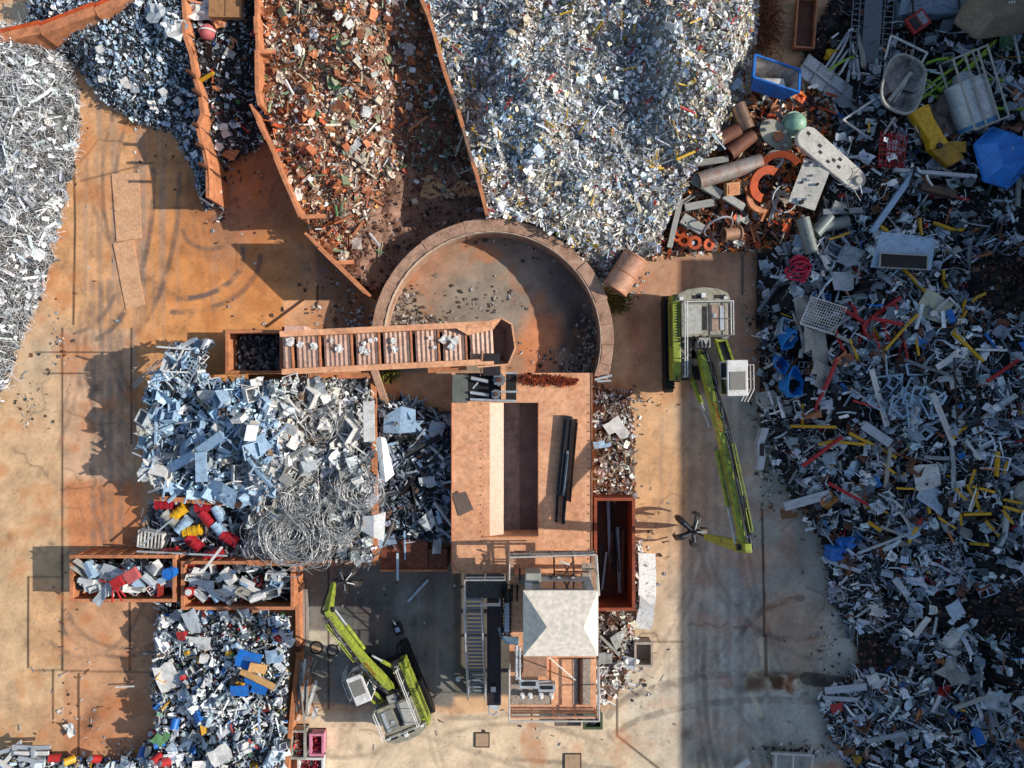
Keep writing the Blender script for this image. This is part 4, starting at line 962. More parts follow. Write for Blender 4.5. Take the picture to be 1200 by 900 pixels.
# feed head machinery
t = thing('feed_mechanism', 'feed mechanism with hydraulic rods at the corner of the press deck', 'machine', (*W(575, 455, ZP)[:2], 0))
def pb(p0, p1, z0, z1): a = W(*p0, z1); b = W(*p1, z1); return (a[0], b[0], b[1], a[1], z0, z1)
MB().box(*pb((530,439),(548,472), ZP+.02, ZP+.3)).build('cover_plate', mat('teal grey', c('#73766c'), .5, .2, .4, 2), t)
MB().box(*pb((549,438),(605,470), ZP+.01, ZP+.05)).build('base_pan', m_black(), t)
MB().box(*pb((566,414),(586,440), ZP-.3, ZP+.9)).build('chute', m_darks(), t)
for a, b, r in (((552,443),(572,447),.1),((551,460),(573,463),.09),((554,455),(560,448),.05),((551,468),(605,470),.07),((590,437),(606,437),.07),((585,459),(607,459),.06)):
    MB().tube([W(*a, ZP+.4), W(*b, ZP+.4)], r, 10).build('hydraulic_rod', m_galv(), t, smooth=True)
for (px, py, r) in ((585,445,.36),(581,462,.28)):
    x, y, _ = W(px, py, ZP+.6); m = MB()
    pr = []
    for i in range(36):
        rr = r if (i//2) % 2 else r*.86; a = 2*PI*i/36; pr.append((x+rr*math.cos(a), y+rr*math.sin(a)))
    m.prism(pr, ZP+.2, ZP+.6); m.build('gear', m_steel(), t)
    MB().tube([(x, y, ZP+.55), (x, y, ZP+.75)], r*.4, 12).build('hub', m_rustd(), t)
MB().beam(W(566,412,3.6), W(563,440,3.0), .06, .06).beam(W(588,424,3.2), W(592,440,3.0), .06, .06).beam(W(590,426,3.1), W(590,470,ZP+.2), .25, .2).build('bracket', m_rustl(), t)

# ------------------------------------------------------------------ control tower
ZT = 4.5
t = thing('control_tower', 'raised control cabin with white hipped roof on a railed steel platform', 'control cabin', (*W(648, 740, ZT)[:2], 0))
x0, y1, _ = W(597, 673, ZT); x1, y0, _ = W(699, 832, ZT)
MB().box(x0, x1, y0, y1, ZT-.25, ZT-.06).build('platform', m_rustl(), t)
grt = mat('speckled grating', c('#b9a998'), .7, 0, 1.0, 16, c('#4d3a30'))
for p0, p1 in (((599,800),(645,826)), ((671,772),(677,826)), ((683,772),(692,826)), ((608,674),(676,684)), ((682,660),(694,688))):
    MB().box(*pb(p0, p1, ZT-.05, ZT-.02)).build('grating', grt, t)
for p0, p1 in (((646,772),(670,826)), ((612,770),(643,795))):
    MB().box(*pb(p0, p1, ZT-.05, ZT+.01)).build('floor_plate', m_rustl(), t)
MB().box(*pb((678,772),(682,826), ZT-.05, ZT+.06)).build('cable_tray', m_rustd(), t)
MB().box(*pb((613,768),(641,793), ZT+.02, ZT+.5)).build('oil_cabinet', mat('brown cabinet', c('#b08468'), .6, 0, .4, 2), t, bevel=.02)
# legs
for px, py in ((600,676),(697,676),(600,828),(697,828),(648,828),(600,750),(697,750)):
    x, y, _ = W(px, py, ZT); MB().box(x-.12, x+.12, y-.12, y+.12, 0, ZT-.25).build('leg', m_rustd(), t)
# cabin
rx0, ry1, _ = W(613, 692, 7.3); rx1, ry0, _ = W(701, 769, 7.3)
cb = MB().box(rx0+.12, rx1-.12, ry0+.12, ry1-.12, ZT, 7.25).build('cabin_wall', mat('cabin', c('#b9c4c6'), .5, 0, .3, 2), t)
MB().box(rx0+.09, rx0+.118, ry0+.9, ry0+1.5, 5.6, 6.6).build('window', m_glass(), cb)
MB().box(rx0+.5, rx1-.5, ry1-.118, ry1-.09, 5.5, 6.7).build('window', m_glass(), cb)
mr_ = mat('cream roof', c('#ebdfca'), .55, 0, .25, .5, c('#cfc6b8'), 0, grime=.12)
cx0, cy, _ = W(641, 735, 8.1); cx1 = W(684, 735, 8.1)[0]
e = [(rx0, ry0, 7.3), (rx1, ry0, 7.3), (rx1, ry1, 7.3), (rx0, ry1, 7.3), (cx0, cy, 8.1), (cx1, cy, 8.1)]
b_ = [(x, y, 7.2) for x, y, _ in e[:4]]
MB().add(e+b_, [(0,1,5,4), (1,2,5), (2,3,4,5), (3,0,4), (6,7,1,0), (7,8,2,1), (8,9,3,2), (9,6,0,3), (9,8,7,6)]).build('roof', mr_, t)
MB().tube([W(643, 770, 7.3), W(674, 797, ZT+.1)], .03, 6).build('stay_rod', m_white(), t)
# railings
def railing(pts, z, parent, m, hgt=1.1, rails=(1.1, .6), posts=True, r=.035, name='railing'):
    mb = MB(); P = [W(x, y, z) for x, y in pts]
    for a, b in zip(P[:-1], P[1:]):
        for h_ in rails: mb.tube([(a[0], a[1], z+h_), (b[0], b[1], z+h_)], r, 6)
        L = math.dist(a, b); k = max(1, round(L/1.1))
        for i in range(k+1):
            f = i/k; x = a[0]+(b[0]-a[0])*f; y = a[1]+(b[1]-a[1])*f; mb.tube([(x, y, z), (x, y, z+hgt)], r, 6)
    return mb.build(name, m, parent)
mw = mat('galvanised rail', c('#d6cfc4'), .45, .2, .3, 4, c('#8d7a6a'))
railing([(597,775),(597,833),(699,833),(699,772)], ZT, t, mw, r=.045)
railing([(597,655),(597,673)], ZT, t, mw); railing([(597,647),(696,644),(699,690)], ZT, t, mw, r=.045); railing([(600,648),(694,647)], ZT, t, mat('dark rail', c('#5d5248'), .6), .7, (.7,.35))
railing([(598,830),(697,830)], ZT, t, m_rustl(), 1.0, (1.0, .5, .25), r=.05)
# front bay of the platform
MB().box(*pb((597,647),(602,674), ZT-.2, ZT-.05)).box(*pb((693,646),(699,690), ZT-.2, ZT-.05)).box(*pb((602,646),(693,649), ZT-.2, ZT-.05)).build('walkway_beam', m_conc(), t)
for p0, p1, z in (((616,672),(634,690), 5.6),): MB().box(*pb(p0, p1, ZT, z)).build('control_box', m_lgrey(), t, bevel=.02)
mb = MB()
for a, b in (((649,648),(650,684)),((671,648),(674,690)),((650,670),(690,670)),((650,652),(672,652)),((609,662),(609,680))): MB().tube([W(*a, ZT), W(*b, ZT)], .05, 6).build('pipe', m_rustd(), t)
for i in range(14):
    px = 640+R.uniform(-4, 32); py = R.uniform(676, 688); v = MB().tube([W(px, py, ZT), W(px, py, ZT+R.uniform(.2, .5))], R.uniform(.06, .12), 8); v.build('valve', [m_dark(), m_white(), m_rustd()][i % 3], t)
for a, b in (((656,658),(668,662)),((662,663),(668,677)),((660,677),(667,664)),((668,662),(673,658))): MB().tube([W(*a, ZT+.5), W(*b, ZT+.5)], .05, 6).build('lever', m_rustd() if a[0] != 656 else m_white(), t)
# hydraulic pack
for (p0, p1) in (((610,798),(630,806)), ((632,803),(650,810))):
    hpk = MB().box(*pb((p0[0]-1, p0[1]-1), (p1[0]+1, p1[1]+1), ZT, ZT+.45)).build('pump_tray', m_galv(), t)
    MB().box(*pb((p0[0]+2, p0[1]+1), (p1[0]-2, p1[1]-2), ZT+.45, ZT+.5)).build('dark_panel', m_dark(), hpk)
for px in (612, 621, 634, 646): MB().tube([W(px, 812, ZT+.3), W(px, 818, ZT+.3)], .12, 10).tube([W(px, 814, ZT), W(px, 814, ZT+.5)], .09, 10).build('pump', m_white(), t, smooth=True)
for px, ya, yb in ((605,756,796),(609,758,800)): MB().tube([W(px, ya, ZT+.4), W(px, yb, ZT+.4)], .07, 8).build('pipe', m_galv(), t, smooth=True)
for a, b in (((604,766),(612,766)),((604,780),(612,780)),((604,792),(614,800)),((614,800),(645,798))): MB().tube([W(*a, ZT+.45), W(*b, ZT+.45)], .05, 8).build('pipe', m_galv(), t, smooth=True)
# cable duct beside the cabin
MB().tube([W(588,735,4.2), W(590,745,4.3), W(594,750,4.4), W(608,751,4.5)], .2, 10).build('curved_duct', mat('blue grey duct', c('#7d97a6'), .4, .1, .3, 2), t, smooth=True)
mb = MB()
for px in (588, 592, 597): mb.tube([W(px, 690, 4.6), W(px, 748, 4.4)], .07, 6)
for py in np.linspace(692, 745, 14): mb.tube([W(586, py, 4.55), W(600, py, 4.55)], .03, 5)
mb.build('cable_ladder', m_dark(), t)
MB().beam(W(594, 706, 4.6), W(594, 740, 4.6), .25, .25).build('duct', m_galv(), t)
mb = MB()
for a in np.linspace(0, PI, 7): mb.tube([W(586, 684+10*math.cos(a)*0, 4.4+.5*math.sin(a)), W(610, 688, 4.4+.5*math.sin(a))], .03, 5)
for px in (588, 594, 600, 606): mb.tube([W(px, 684, 4.4), W(px, 698, 5.0), W(px, 704, 4.4)], .05, 6)
mb.build('cable_chain', m_black(), t)
# landing and stairs
t = thing('steel_stairs', 'long open steel staircase with handrails beside the control cabin', 'stairs', (*W(550, 812, 0)[:2], 0))
MB().box(*pb((546,673),(594,701), ZT-.1, ZT-.03)).build('landing', mat('landing grate', c('#5d5953'), .6, .3, 1, 14, c('#2c2a28')), t)
railing([(546,700),(546,673),(592,673)], ZT, t, mw, r=.04); railing([(566,702),(586,702)], ZT, t, mw, 1.0, (1.0, .8), r=.05)
A0 = Vector(W(539, 811, 0)); A1 = Vector(W(563, 811, 0)); B0 = Vector(W(545, 700, ZT)); B1 = Vector(W(565, 700, ZT))
A0.x = B0.x - .08; A1.x = B1.x + .02
ns = 25
for i in range(ns):
    f = (i+.5)/ns; a = A0.lerp(B0, f); b = A1.lerp(B1, f)
    MB().box(a.x+.06, b.x-.06, a.y-.05, a.y+.06, a.z, a.z+.035).build('step', mat('tread', c('#8a949a'), .5, .2, .5, 20, c('#555c60')), t)
for a, b in ((A0, B0), (A1, B1)):
    MB().beam(a, b, .06, .28).build('stringer', m_galv(), t)
    u = Vector((0, 0, 1.0)); mb = MB().tube([a+u, b+u], .04, 8).tube([a+u*.5, b+u*.5], .03, 6)
    for f in np.linspace(0, 1, 7): q = a.lerp(b, f); mb.tube([q, q+u], .03, 6)
    mb.build('handrail', m_galv(), t)
for q in (B0, B1): MB().box(q.x-.08, q.x+.08, q.y+.1, q.y+.26, 0, ZT-.11).build('leg', m_dark(), t)
tag(MB().tube([W(537,795,0), W(537,795,1.2)], .03, 8).tube([W(537,796,1.15), W(537,796,1.45)], .14, 14).build('post_lamp', m_white()), 'small round white lamp post beside the stair foot', 'lamp')
# scrap chute conveyor
t = thing('discharge_conveyor', 'dark steel discharge conveyor running between the stairs and the cabin', 'conveyor', (*W(578, 765, 0)[:2], 0))
MB().beam(W(579, 672, 2.4), W(579, 825, 2.2), .66, .3).build('belt', m_darks(), t)
for px in (571.5, 586.5): MB().beam(W(px, 672, 2.45), W(px, 824, 2.3), .06, .5).build('side_rail', mat('purple grey', c('#4b4650'), .5, .2, .4, 1.5), t)
for py in (700, 760, 815):
    x, y, _ = W(579, py, 2); MB().box(x-.3, x+.3, y-.08, y+.08, 0, 1.95).build('leg', m_dark(), t)
MB().beam(W(574, 824, 2.2), W(583, 830, 2.0), .3, .2).tube([W(573, 828, 2.2), W(574, 836, 2.1), W(579, 838, 2.1), W(583, 834, 2.1)], .05, 6).build('end_guard', m_galv(), t)
tag(MB().box(*pb((575,805),(581,811), 2.6, 2.63)).build('paper_sheet', m_white()), 'small pale square sheet lying on the dark conveyor', 'sheet')
# containers at the foot
t, b = open_box('scrap_tub', 'green rimmed tub of crumpled foil below the cabin platform', 'tub', 684, 705, 836, 853, .9, mat('dark green tub', c('#4f5e42'), .6), t_=.06)
cubes_in(b, .6, 40, (.3, .55), ['#c3ccd2','#dfe3e4','#7f8a92'], ['crumple','sheet'], 'crumpled_foil', 'crumpled pale foil filling the green rimmed tub')
x0, y1, _ = W(650, 836, .5)
tag(MB().box(*pb((650,835),(681,851), .02, .5)).build('steel_box', mat('brownish box', c('#7c6a5b'), .6, .1, .5, 2), bevel=.02), 'low closed brown steel box beside the green rimmed tub', 'box')

# ------------------------------------------------------------------ long red skip and neighbours
t, b = open_box('long_skip', 'long rust red skip with dark bars inside beside the press deck', 'skip', 697, 743, 584, 714, 2.1, mat('skip rust', c('#9a4a2c'), .7, 0, .7, 1.2, c('#5c2c1c')), ribs=9, t_=.09, inner=m_rustd())
for i in range(9):
    xa = R.uniform(b[0]+.2, b[1]-.2); ya = R.uniform(b[2]+.3, b[2]+2.2); yb = ya+R.uniform(2, 4.2); yb = min(yb, b[3]-.1)
    tag(MB().beam((xa, ya, .35+i*.05), (min(max(xa+R.uniform(-.25,.25), b[0]+.1), b[1]-.1), yb, .35+i*.06), R.uniform(.06,.2), .08).build('steel_bar', [m_dark(), m_rustd(), m_steel()][i % 3]), 'dark rusty bar lying inside the long rust red skip', 'bar', 'bars inside the long skip')
def bent_sheet(name, label, pts, m, cat='metal sheet', group=None):
    v = [W(x, y, z) for x, y, z in pts]; n = len(v)//2; mb = MB()
    mb.add(v + [(a, b, c_-.02) for a, b, c_ in v], [(i, i+1, n+i+1, n+i) for i in range(n-1)] + [(2*n+n+i, 2*n+n+i+1, 2*n+i+1, 2*n+i) for i in range(n-1)])
    o = mb.build(name, m); tag(o, label, cat, group); return o
ws = mat('white sheet', c('#e8e6e0'), .45, .1, .25, 1.2, c('#b8aea0'))
bent_sheet('metal_sheet', 'upper bent white metal sheet beside the long red skip', [(748,648,.5),(749,675,.45),(748,700,.5),(752,718,.4),(768,649,.35),(769,675,.3),(769,697,.35),(766,716,.35)], ws)
bent_sheet('metal_sheet', 'crushed white metal sheet with torn edge below the upper sheet', [(750,698,.55),(749,712,.6),(746,724,.5),(744,736,.35),(769,702,.5),(767,712,.7),(766,726,.5),(763,738,.3)], ws)
t, b = open_box('empty_crate', 'small grey sheet metal box lying open near the bent sheets', 'box', 744, 764, 753, 780, .9, mat('crate grey', c('#b3a493'), .6), t_=.05)
bent_sheet('metal_sheet', 'pale plate leaning over the small grey metal box', [(733,769,.9),(742,771,1.0),(746,772,1.1),(731,783,.7),(745,786,.8),(750,774,.9)], ws)
bent_sheet('metal_sheet', 'dull grey plate on the pale offcuts below the skip', [(702,765,.9),(710,765,.9),(718,765,.9),(701,778,.8),(710,778,.8),(717,778,.85)], m_lgrey())
bent_sheet('metal_sheet', 'triangular grey plate on the pale offcuts below the skip', [(715,748,1.1),(722,742,1.2),(735,736,1.0),(722,762,.9),(726,758,.9),(731,746,.9)], m_lgrey())
for a, b, l in (((718,812),(737,796),'short pale angle bar on the orange ground below the offcuts'), ((733,800),(745,803),'bent pale strip end on the orange ground below the offcuts'), ((703,745),(726,768),'long grey bar slanting across the pale offcuts')):
    tag(MB().beam(W(*a, .2 if a[1]>790 else 1.2), W(*b, .2 if a[1]>790 else 1.2), .14, .1).build('angle_bar', ws if a[1]>790 else m_lgrey()), l, 'bar')

# ------------------------------------------------------------------ excavators (built facing +Y, origin on the ground under the slew ring)
def excavator(label, loc, rot, knuckle, tip, grab, hatch, sc_=1.0):
    """knuckle, tip, grab: local coordinates"""
    t = bpy.data.objects.new('material_handler', None); COL.objects.link(t); tag(t, label, 'excavator'); ORG[t.name] = Vector((0,0,0))
    G, LG, DK = m_green(), mat('olive grey deck', c('#a09b86'), .55, 0, .7, 2.5, c('#5f5848'), grime=.8), m_dark()
    B = lambda mb, nm, m, p=t, **k: mb.build(nm, m, p, local=True, **k)
    # crawler tracks
    for s in (-1, 1):
        pr = []
        for a in np.linspace(-PI/2, PI/2, 7): pr.append((2.35+.45*math.cos(a), .48+.45*math.sin(a)))
        for a in np.linspace(PI/2, 3*PI/2, 7): pr.append((-2.35+.45*math.cos(a), .48+.45*math.sin(a)))
        tr = B(MB().profx(pr, s*1.42-.24, s*1.42+.24), 'crawler_track', m_black())
        mb = MB()
        for y in np.arange(-2.5, 2.55, .2): mb.box(s*1.42-.28, s*1.42+.28, y-.06, y+.06, .92, .98)
        B(mb, 'track_pad', m_dark(), tr)
    B(MB().box(-1.17, 1.17, -1.2, 1.2, .45, .95).box(-1.16, 1.16, -2.0, -1.6, .5, .8).box(-1.16, 1.16, 1.6, 2.0, .5, .8), 'track_frame', DK, bevel=.03)
    B(MB().tube([(0,0,.95),(0,0,1.35)], .95, 28), 'slew_ring', DK)
    # upper body
    B(MB().box(-1.55, 1.55, -2.55, 2.1, 1.35, 1.6), 'base_frame', DK)
    prf = [(-1.5,-2.2),(-1.35,-2.62),(-.8,-2.85),(0,-2.95),(.8,-2.85),(1.35,-2.62),(1.5,-2.2)]
    cw = B(MB().prism(prf, 1.4, 2.95), 'counterweight', LG, bevel=.05)
    B(MB().box(-.12,.12,-2.6,-2.35,2.96,3.12), 'beacon', m_white(), cw)
    # green side box on the machine's right, long
    B(MB().box(1.2, 1.62, -2.3, 2.1, 1.6, 2.7).box(1.2, 1.6, -2.85+.25, -2.302, 1.6, 2.72), 'side_cover', G, bevel=.04)
    mb = MB()
    for y in np.arange(-2.1, .3, .12): mb.box(1.621, 1.64, y, y+.05, 1.9, 2.5)
    for y in np.arange(-2.0, 0, .15): mb.box(1.28, 1.5, y, y+.06, 2.702, 2.72)
    B(mb, 'louvre', DK)
    ed = B(MB().box(-1.35, 1.18, -2.18, -.25, 1.6, 2.85), 'engine_cover', LG, bevel=.04)
    B(MB().box(.12, .95, -2.0, -.4, 2.852, 2.9), 'cover_panel', mat('cover grey', c('#b5b3a9'), .5, 0, .3, 3), ed)
    B(MB().box(-1.2, -.35, -1.95, -.55, 2.852, 2.9), 'hatch', mat('hatch '+hatch, c(hatch), .6, 0, .4, 3), ed)
    B(MB().box(-.22, .03, -1.9, -.6, 2.852, 2.87), 'grille', m_black(), ed)
    B(MB().box(-1.12, -.9, -1.9, -.6, 2.905, 2.94).box(-.7, -.45, -1.5, -1.3, 2.905, 2.95), 'hatch_rail', m_galv(), ed)
    B(MB().tube([(.4,-.1,2.6),(.4,-.1,3.2)], .09, 12), 'exhaust', DK)
    rq = random.Random(len(label))
    for i in range(9):
        x_, y_ = rq.uniform(.6, 1.1), rq.uniform(-.1, 1.9); B(MB().box(x_-.09, x_+.09, y_-.07, y_+.07, 2.455, 2.455+rq.uniform(.05, .25)), 'deck_fitting', [m_dark(), LG, m_steel()][i % 3])
    for i in range(5):
        x_ = rq.uniform(-.3, .9); B(MB().tube([(x_, -.3, 2.86), (x_+rq.uniform(-.3, .3), .2, 3.0), (rq.uniform(-.1, .3), .8, 2.8)], .035, 6), 'deck_hose', m_black())
    for x_ in (-.9, .3): B(MB().box(x_-.3, x_+.3, -2.5, -2.3, 2.952, 2.97), 'tread_strip', DK)
    # walkway on the right, tank
    B(MB().box(.55, 1.18, -.22, 2.0, 1.6, 2.45), 'tank', mat('tank brown grey', c('#86796e'), .6, 0, .5, 3), bevel=.03)
    B(MB().box(-.35, .35, -.2, .35, 1.6, 2.95), 'valve_block', m_lgrey(), bevel=.03)
    B(MB().box(-.33, .33, .36, .9, 1.6, 2.3), 'hose_bank', m_black())
    mb = MB()
    for xx in (1.15, 1.02): mb.tube([(xx,-2.1,3.55),(xx,1.9,3.35)], .03, 6); 
    for y in (-2.1,-1.1,0,.9,1.9): mb.tube([(1.12, y, 2.7),(1.12, y, 3.5)], .03, 6)
    for y0, y1 in ((-2.1, -.3),): mb.tube([(-1.45, y0, 3.5),(-1.45, y1, 3.5)], .03, 6).tube([(-1.45, y0, 3.1),(-1.45, y1, 3.1)], .03, 6)
    for y in (-2.1,-1.2,-.3): mb.tube([(-1.45, y, 2.4),(-1.45, y, 3.5)], .03, 6)
    mb.tube([(-1.45,-2.1,3.5),(1.12,-2.1,3.5)], .03, 6)
    B(mb, 'handrail', m_white())
    B(MB().box(-1.75, -1.36, -2.1, -.2, 1.62, 1.68), 'catwalk', m_steel())
    # cab lift frame (green parallelogram)
    fr = MB()
    for xx in (-.85, -1.4): fr.beam((xx,-.1,2.2),(xx-.05,1.2,3.3),.12,.22)
    fr.beam((-.8,-.05,2.3),(-1.45,-.05,2.3),.12,.14).beam((-.85,1.15,3.3),(-1.5,1.15,3.3),.12,.14)
    B(fr, 'cab_lift_frame', G); B(MB().add([(-.9,0,2.3),(-1.36,0,2.3),(-1.4,1.1,3.24),(-.92,1.1,3.24)], [(0,3,2,1)]), 'lift_panel', DK)
    # cab
    cx0, cx1, cy0, cy1, cz0, cz1 = -1.75, -.7, 1.15, 2.95, 2.75, 4.55
    cab = B(MB().box(cx0, cx1, cy0, cy1, cz0, cz0+.7), 'cab', m_white(), bevel=.04)
    B(MB().box(cx0+.04, cx1-.04, cy0+.04, cy1-.06, cz0+.7, cz1), 'cab_glass', m_glass(), cab)
    for xx in (cx0+.03, cx1-.03):
        for yy in (cy0+.03, cy1-.05, (cy0+cy1)/2): B(MB().box(xx-.04, xx+.04, yy-.04, yy+.04, cz0+.7, cz1), 'cab_pillar', m_white(), cab)
    B(MB().box(cx0-.02, cx1+.02, cy0-.05, cy1+.02, cz1, cz1+.12), 'cab_roof', m_white(), cab, bevel=.04)
    B(MB().box(cx0+.12, cx1-.12, cy0+.55, cy1-.3, cz1+.121, cz1+.15), 'roof_grille', mat('roof grille', c('#8a867c'), .6, 0, .8, 20), cab)
    mb = MB()
    for z in (3.0, 3.5, 4.0): mb.tube([(cx0-.0, cy0+.2, z),(cx0-.55, cy0+.2, z),(cx0-.55, cy1-.3, z),(cx0-.2, cy1+.35, z)], .03, 6)
    for y in (cy0+.2, 2.1, cy1-.3): mb.tube([(cx0-.55, y, 2.9),(cx0-.55, y, 4.0)], .03, 6)
    B(mb, 'cab_railing', m_white()); B(MB().box(cx0-.58, cx0-.01, cy0+.2, cy1-.3, 2.86, 2.9), 'cab_step', m_steel())
    # boom
    P0 = Vector((.08, .55, 2.4)); K = Vector(knuckle); T = Vector(tip); d = (K-P0).normalized()
    sd = d.cross(Vector((0,0,1))).normalized(); up = sd.cross(d)
    L = (K-P0).length
    rings = []
    for f, w_, h_ in ((0,.34,.45),(.12,.36,.7),(.45,.34,.6),(.78,.3,.46),(1,.28,.4)):
        q = P0 + d*(L*f) + up*(.35*math.sin(PI*f))
        rings.append([q-sd*w_/2-up*h_/2, q+sd*w_/2-up*h_/2, q+sd*w_/2+up*h_/2, q-sd*w_/2+up*h_/2])
    bm = B(MB().loft(rings), 'boom', G, bevel=.03)
    # hoses with clamps along the boom, on its left
    for j, off in enumerate((-.22,-.29,-.36,-.27)):
        pts = []
        for f in np.linspace(.02, 1.0, 26):
            wob = .06*math.sin(f*25+j*2); q = P0 + d*(L*f) + up*(.35*math.sin(PI*f) + .26 + .05*j + wob) + sd*(off+.03*math.sin(f*18+j))
            pts.append(q)
        B(MB().tube(pts, .035, 6), 'hose', [m_black(), m_steel(), m_dark(), m_black()][j], bm)
    for f in np.linspace(.08, .97, 12):
        q = P0 + d*(L*f) + up*(.35*math.sin(PI*f) + .33); B(MB().obox(q + sd*(-.24), (.26, .05, .1), Matrix((sd, d, up)).transposed()), 'hose_clamp', m_steel(), bm)
    mb = MB(); q = [P0 + d*(L*f) + up*(.35*math.sin(PI*f)+.45) - sd*.3 for f in (.55,.65,.75,.85,.95)]
    mb.tube(q, .03, 6); q2 = [x - sd*.14 for x in q]; mb.tube(q2, .03, 6)
    for a, b in zip(q, q2): mb.tube([a, b], .02, 5)
    B(mb, 'service_rail', m_green(), bm)
    # lettering on the boom
    fc = bpy.data.curves.new('lettering', 'FONT'); fc.body = 'SENNEBOGEN'; fc.size = .27; fc.extrude = .004; fc.align_x = 'CENTER'; fc.align_y = 'CENTER'
    fc.materials.append(mat('letter red', c('#9c4a24'), .5, 0, .2, 3))
    fq = bpy.data.objects.new('tmp', fc); COL.objects.link(fq); bpy.context.view_layer.update(); fm = bpy.data.meshes.new_from_object(fq); bpy.data.objects.remove(fq); fo = bpy.data.objects.new('lettering', fm); COL.objects.link(fo); fo.parent = bm
    qq = P0 + d*(L*.40) + up*(.35*math.sin(PI*.40)+.33) + sd*.04
    fo.matrix_local = Matrix.Translation(qq) @ Matrix((d, up.cross(d), up)).transposed().to_4x4()
    # boom cylinders
    for s in (-1, 1):
        a = Vector((s*.42+.08, 1.6, 1.75)); b = P0 + d*(L*.42) + sd*(s*.34) - up*.05; m_ = a.lerp(b, .6)
        cy = B(MB().tube([a, m_], .13, 12), 'boom_cylinder', G, smooth=True); B(MB().tube([m_, b], .07, 10), 'piston_rod', m_galv(), cy, smooth=True)
    a = P0 + d*(L*.55) + sd*.3 + up*.1; b = K + sd*.3 - d*.2 - up*.1; m_ = a.lerp(b, .62)
    cy = B(MB().tube([a, m_], .11, 12), 'stick_cylinder', G, smooth=True); B(MB().tube([m_, b], .06, 10), 'piston_rod', m_galv(), cy, smooth=True)
    # stick
    ds = (T-K).normalized(); side = sd; upn = side.cross(ds).normalized(); LS = (T-K).length
    rings = []
    for f, w_, h_ in ((-.12,.32,.42),(.1,.34,.55),(.5,.3,.44),(1.0,.24,.3)):
        q = K + ds*(LS*f); rings.append([q-side*w_/2-upn*h_/2, q+side*w_/2-upn*h_/2, q+side*w_/2+upn*h_/2, q-side*w_/2+upn*h_/2])
    st = B(MB().loft(rings), 'stick', G, bevel=.03)
    B(MB().tube([K-side*.32, K+side*.32], .16, 14), 'pivot_pin', m_dark(), st)
    B(MB().tube([K-side*.3+d*.15+up*.2, K-side*.5+ds*.2, K-side*.45+ds*(LS*.5), T-side*.25], .05, 6), 'hose', m_black(), st)
    # orange peel grab
    g_ = Vector(grab)
    B(MB().tube([T, g_+Vector((0,0,.75))], .06, 8), 'hanger_link', m_dark())
    gb = B(MB().tube([g_+Vector((0,0,.25)), g_+Vector((0,0,.8))], .24, 14, r2=.16), 'grab_head', m_dark(), smooth=True)
    for k in range(5):
        a = 2*PI*k/5+.5; u = Vector((math.cos(a), math.sin(a), 0)); v = Vector((-u.y, u.x, 0)); rg = []
        for (r_, z_, w_) in ((.12,.35,.1),(.45,.55,.15),(.8,.4,.2),(1.0,.0,.18),(.98,-.45,.12),(.8,-.85,.03)):
            q = g_ + u*r_ + Vector((0,0,z_)); rg.append([q-v*w_-u*.04, q+v*w_-u*.04, q+v*w_*.7+u*.05, q-v*w_*.7+u*.05])
        tn = B(MB().loft(rg), 'tine', mat('worn grab steel', c('#4c4742'), .4, .4, .7, 4, c('#2a2522')), gb)
        B(MB().tube([g_+u*.12+Vector((0,0,.75)), g_+u*.65+Vector((0,0,.5))], .05, 8), 'grab_cylinder', m_steel(), gb)
    # mirror, lamps
    B(MB().box(1.3,1.6,2.12,2.2,2.6,2.9), 'mirror', m_black()); B(MB().tube([(1.45,1.9,2.7),(1.45,2.15,2.75)], .03, 6), 'mirror_arm', m_dark())
    for x in (-1.2, 1.2): B(MB().box(x-.1,x+.1,-2.4,-2.25,2.96,3.06), 'work_lamp', m_white())
    t.location = (loc[0], loc[1], 0); t.rotation_euler = (0, 0, rot); t.scale = (sc_,)*3
    return t
def to_local(loc, rot, p, k=1.0):
    x, y = p[0]-loc[0], p[1]-loc[1]; ca, sa = math.cos(-rot), math.sin(-rot); return ((x*ca-y*sa)/k, (x*sa+y*ca)/k, p[2]/k)
L1 = (*W(824, 400, 2.8)[:2],); R1 = math.radians(181)
excavator('green material handler parked on the lane with its long boom reaching past the dark heap', L1, R1, to_local(L1, R1, W(871, 641, 8.0)), to_local(L1, R1, W(827, 629, 3.6)), to_local(L1, R1, W(809, 620, 1.5)), '#a98d78')
L2 = (*W(461, 818, 2.2)[:2],); R2 = math.radians(22); K2 = .82
excavator('green material handler standing below the shaded bay with its boom raised towards the wire coils', L2, R2, to_local(L2, R2, W(385, 716, 7.0), K2), to_local(L2, R2, W(391, 684, 5.2), K2), to_local(L2, R2, W(407, 678, 2.6), K2), '#8c8a82', K2)
# ------------------------------------------------------------------ single pieces and special objects
def lthing(name, label, cat, loc, rot=(0,0,0), group=None):
    o = bpy.data.objects.new(name, None); COL.objects.link(o); o.location = loc; o.rotation_euler = [math.radians(a) for a in rot]; ORG[o.name] = Vector((0,0,0))
    return tag(o, label, cat, group)
def LB(mb, nm, m, p, **k): return mb.build(nm, m, p, local=True, **k)
CACHE = {}
def piece(name, kind, m, loc, size, rot, label, cat, group=None, var=None):
    var = R.randrange(14) if var is None else var; key = (kind, var, m.name)
    if key not in CACHE:
        v, f = TPL[kind][var]; me = bpy.data.meshes.new(name); me.from_pydata([tuple(p) for p in v], [], f); me.materials.append(m); CACHE[key] = me
    o = bpy.data.objects.new(name, CACHE[key]); COL.objects.link(o); o.location = loc; o.scale = size; o.rotation_euler = rot
    return tag(o, label, cat, group)
def H_at(h, px, py): return h.at(px, py)
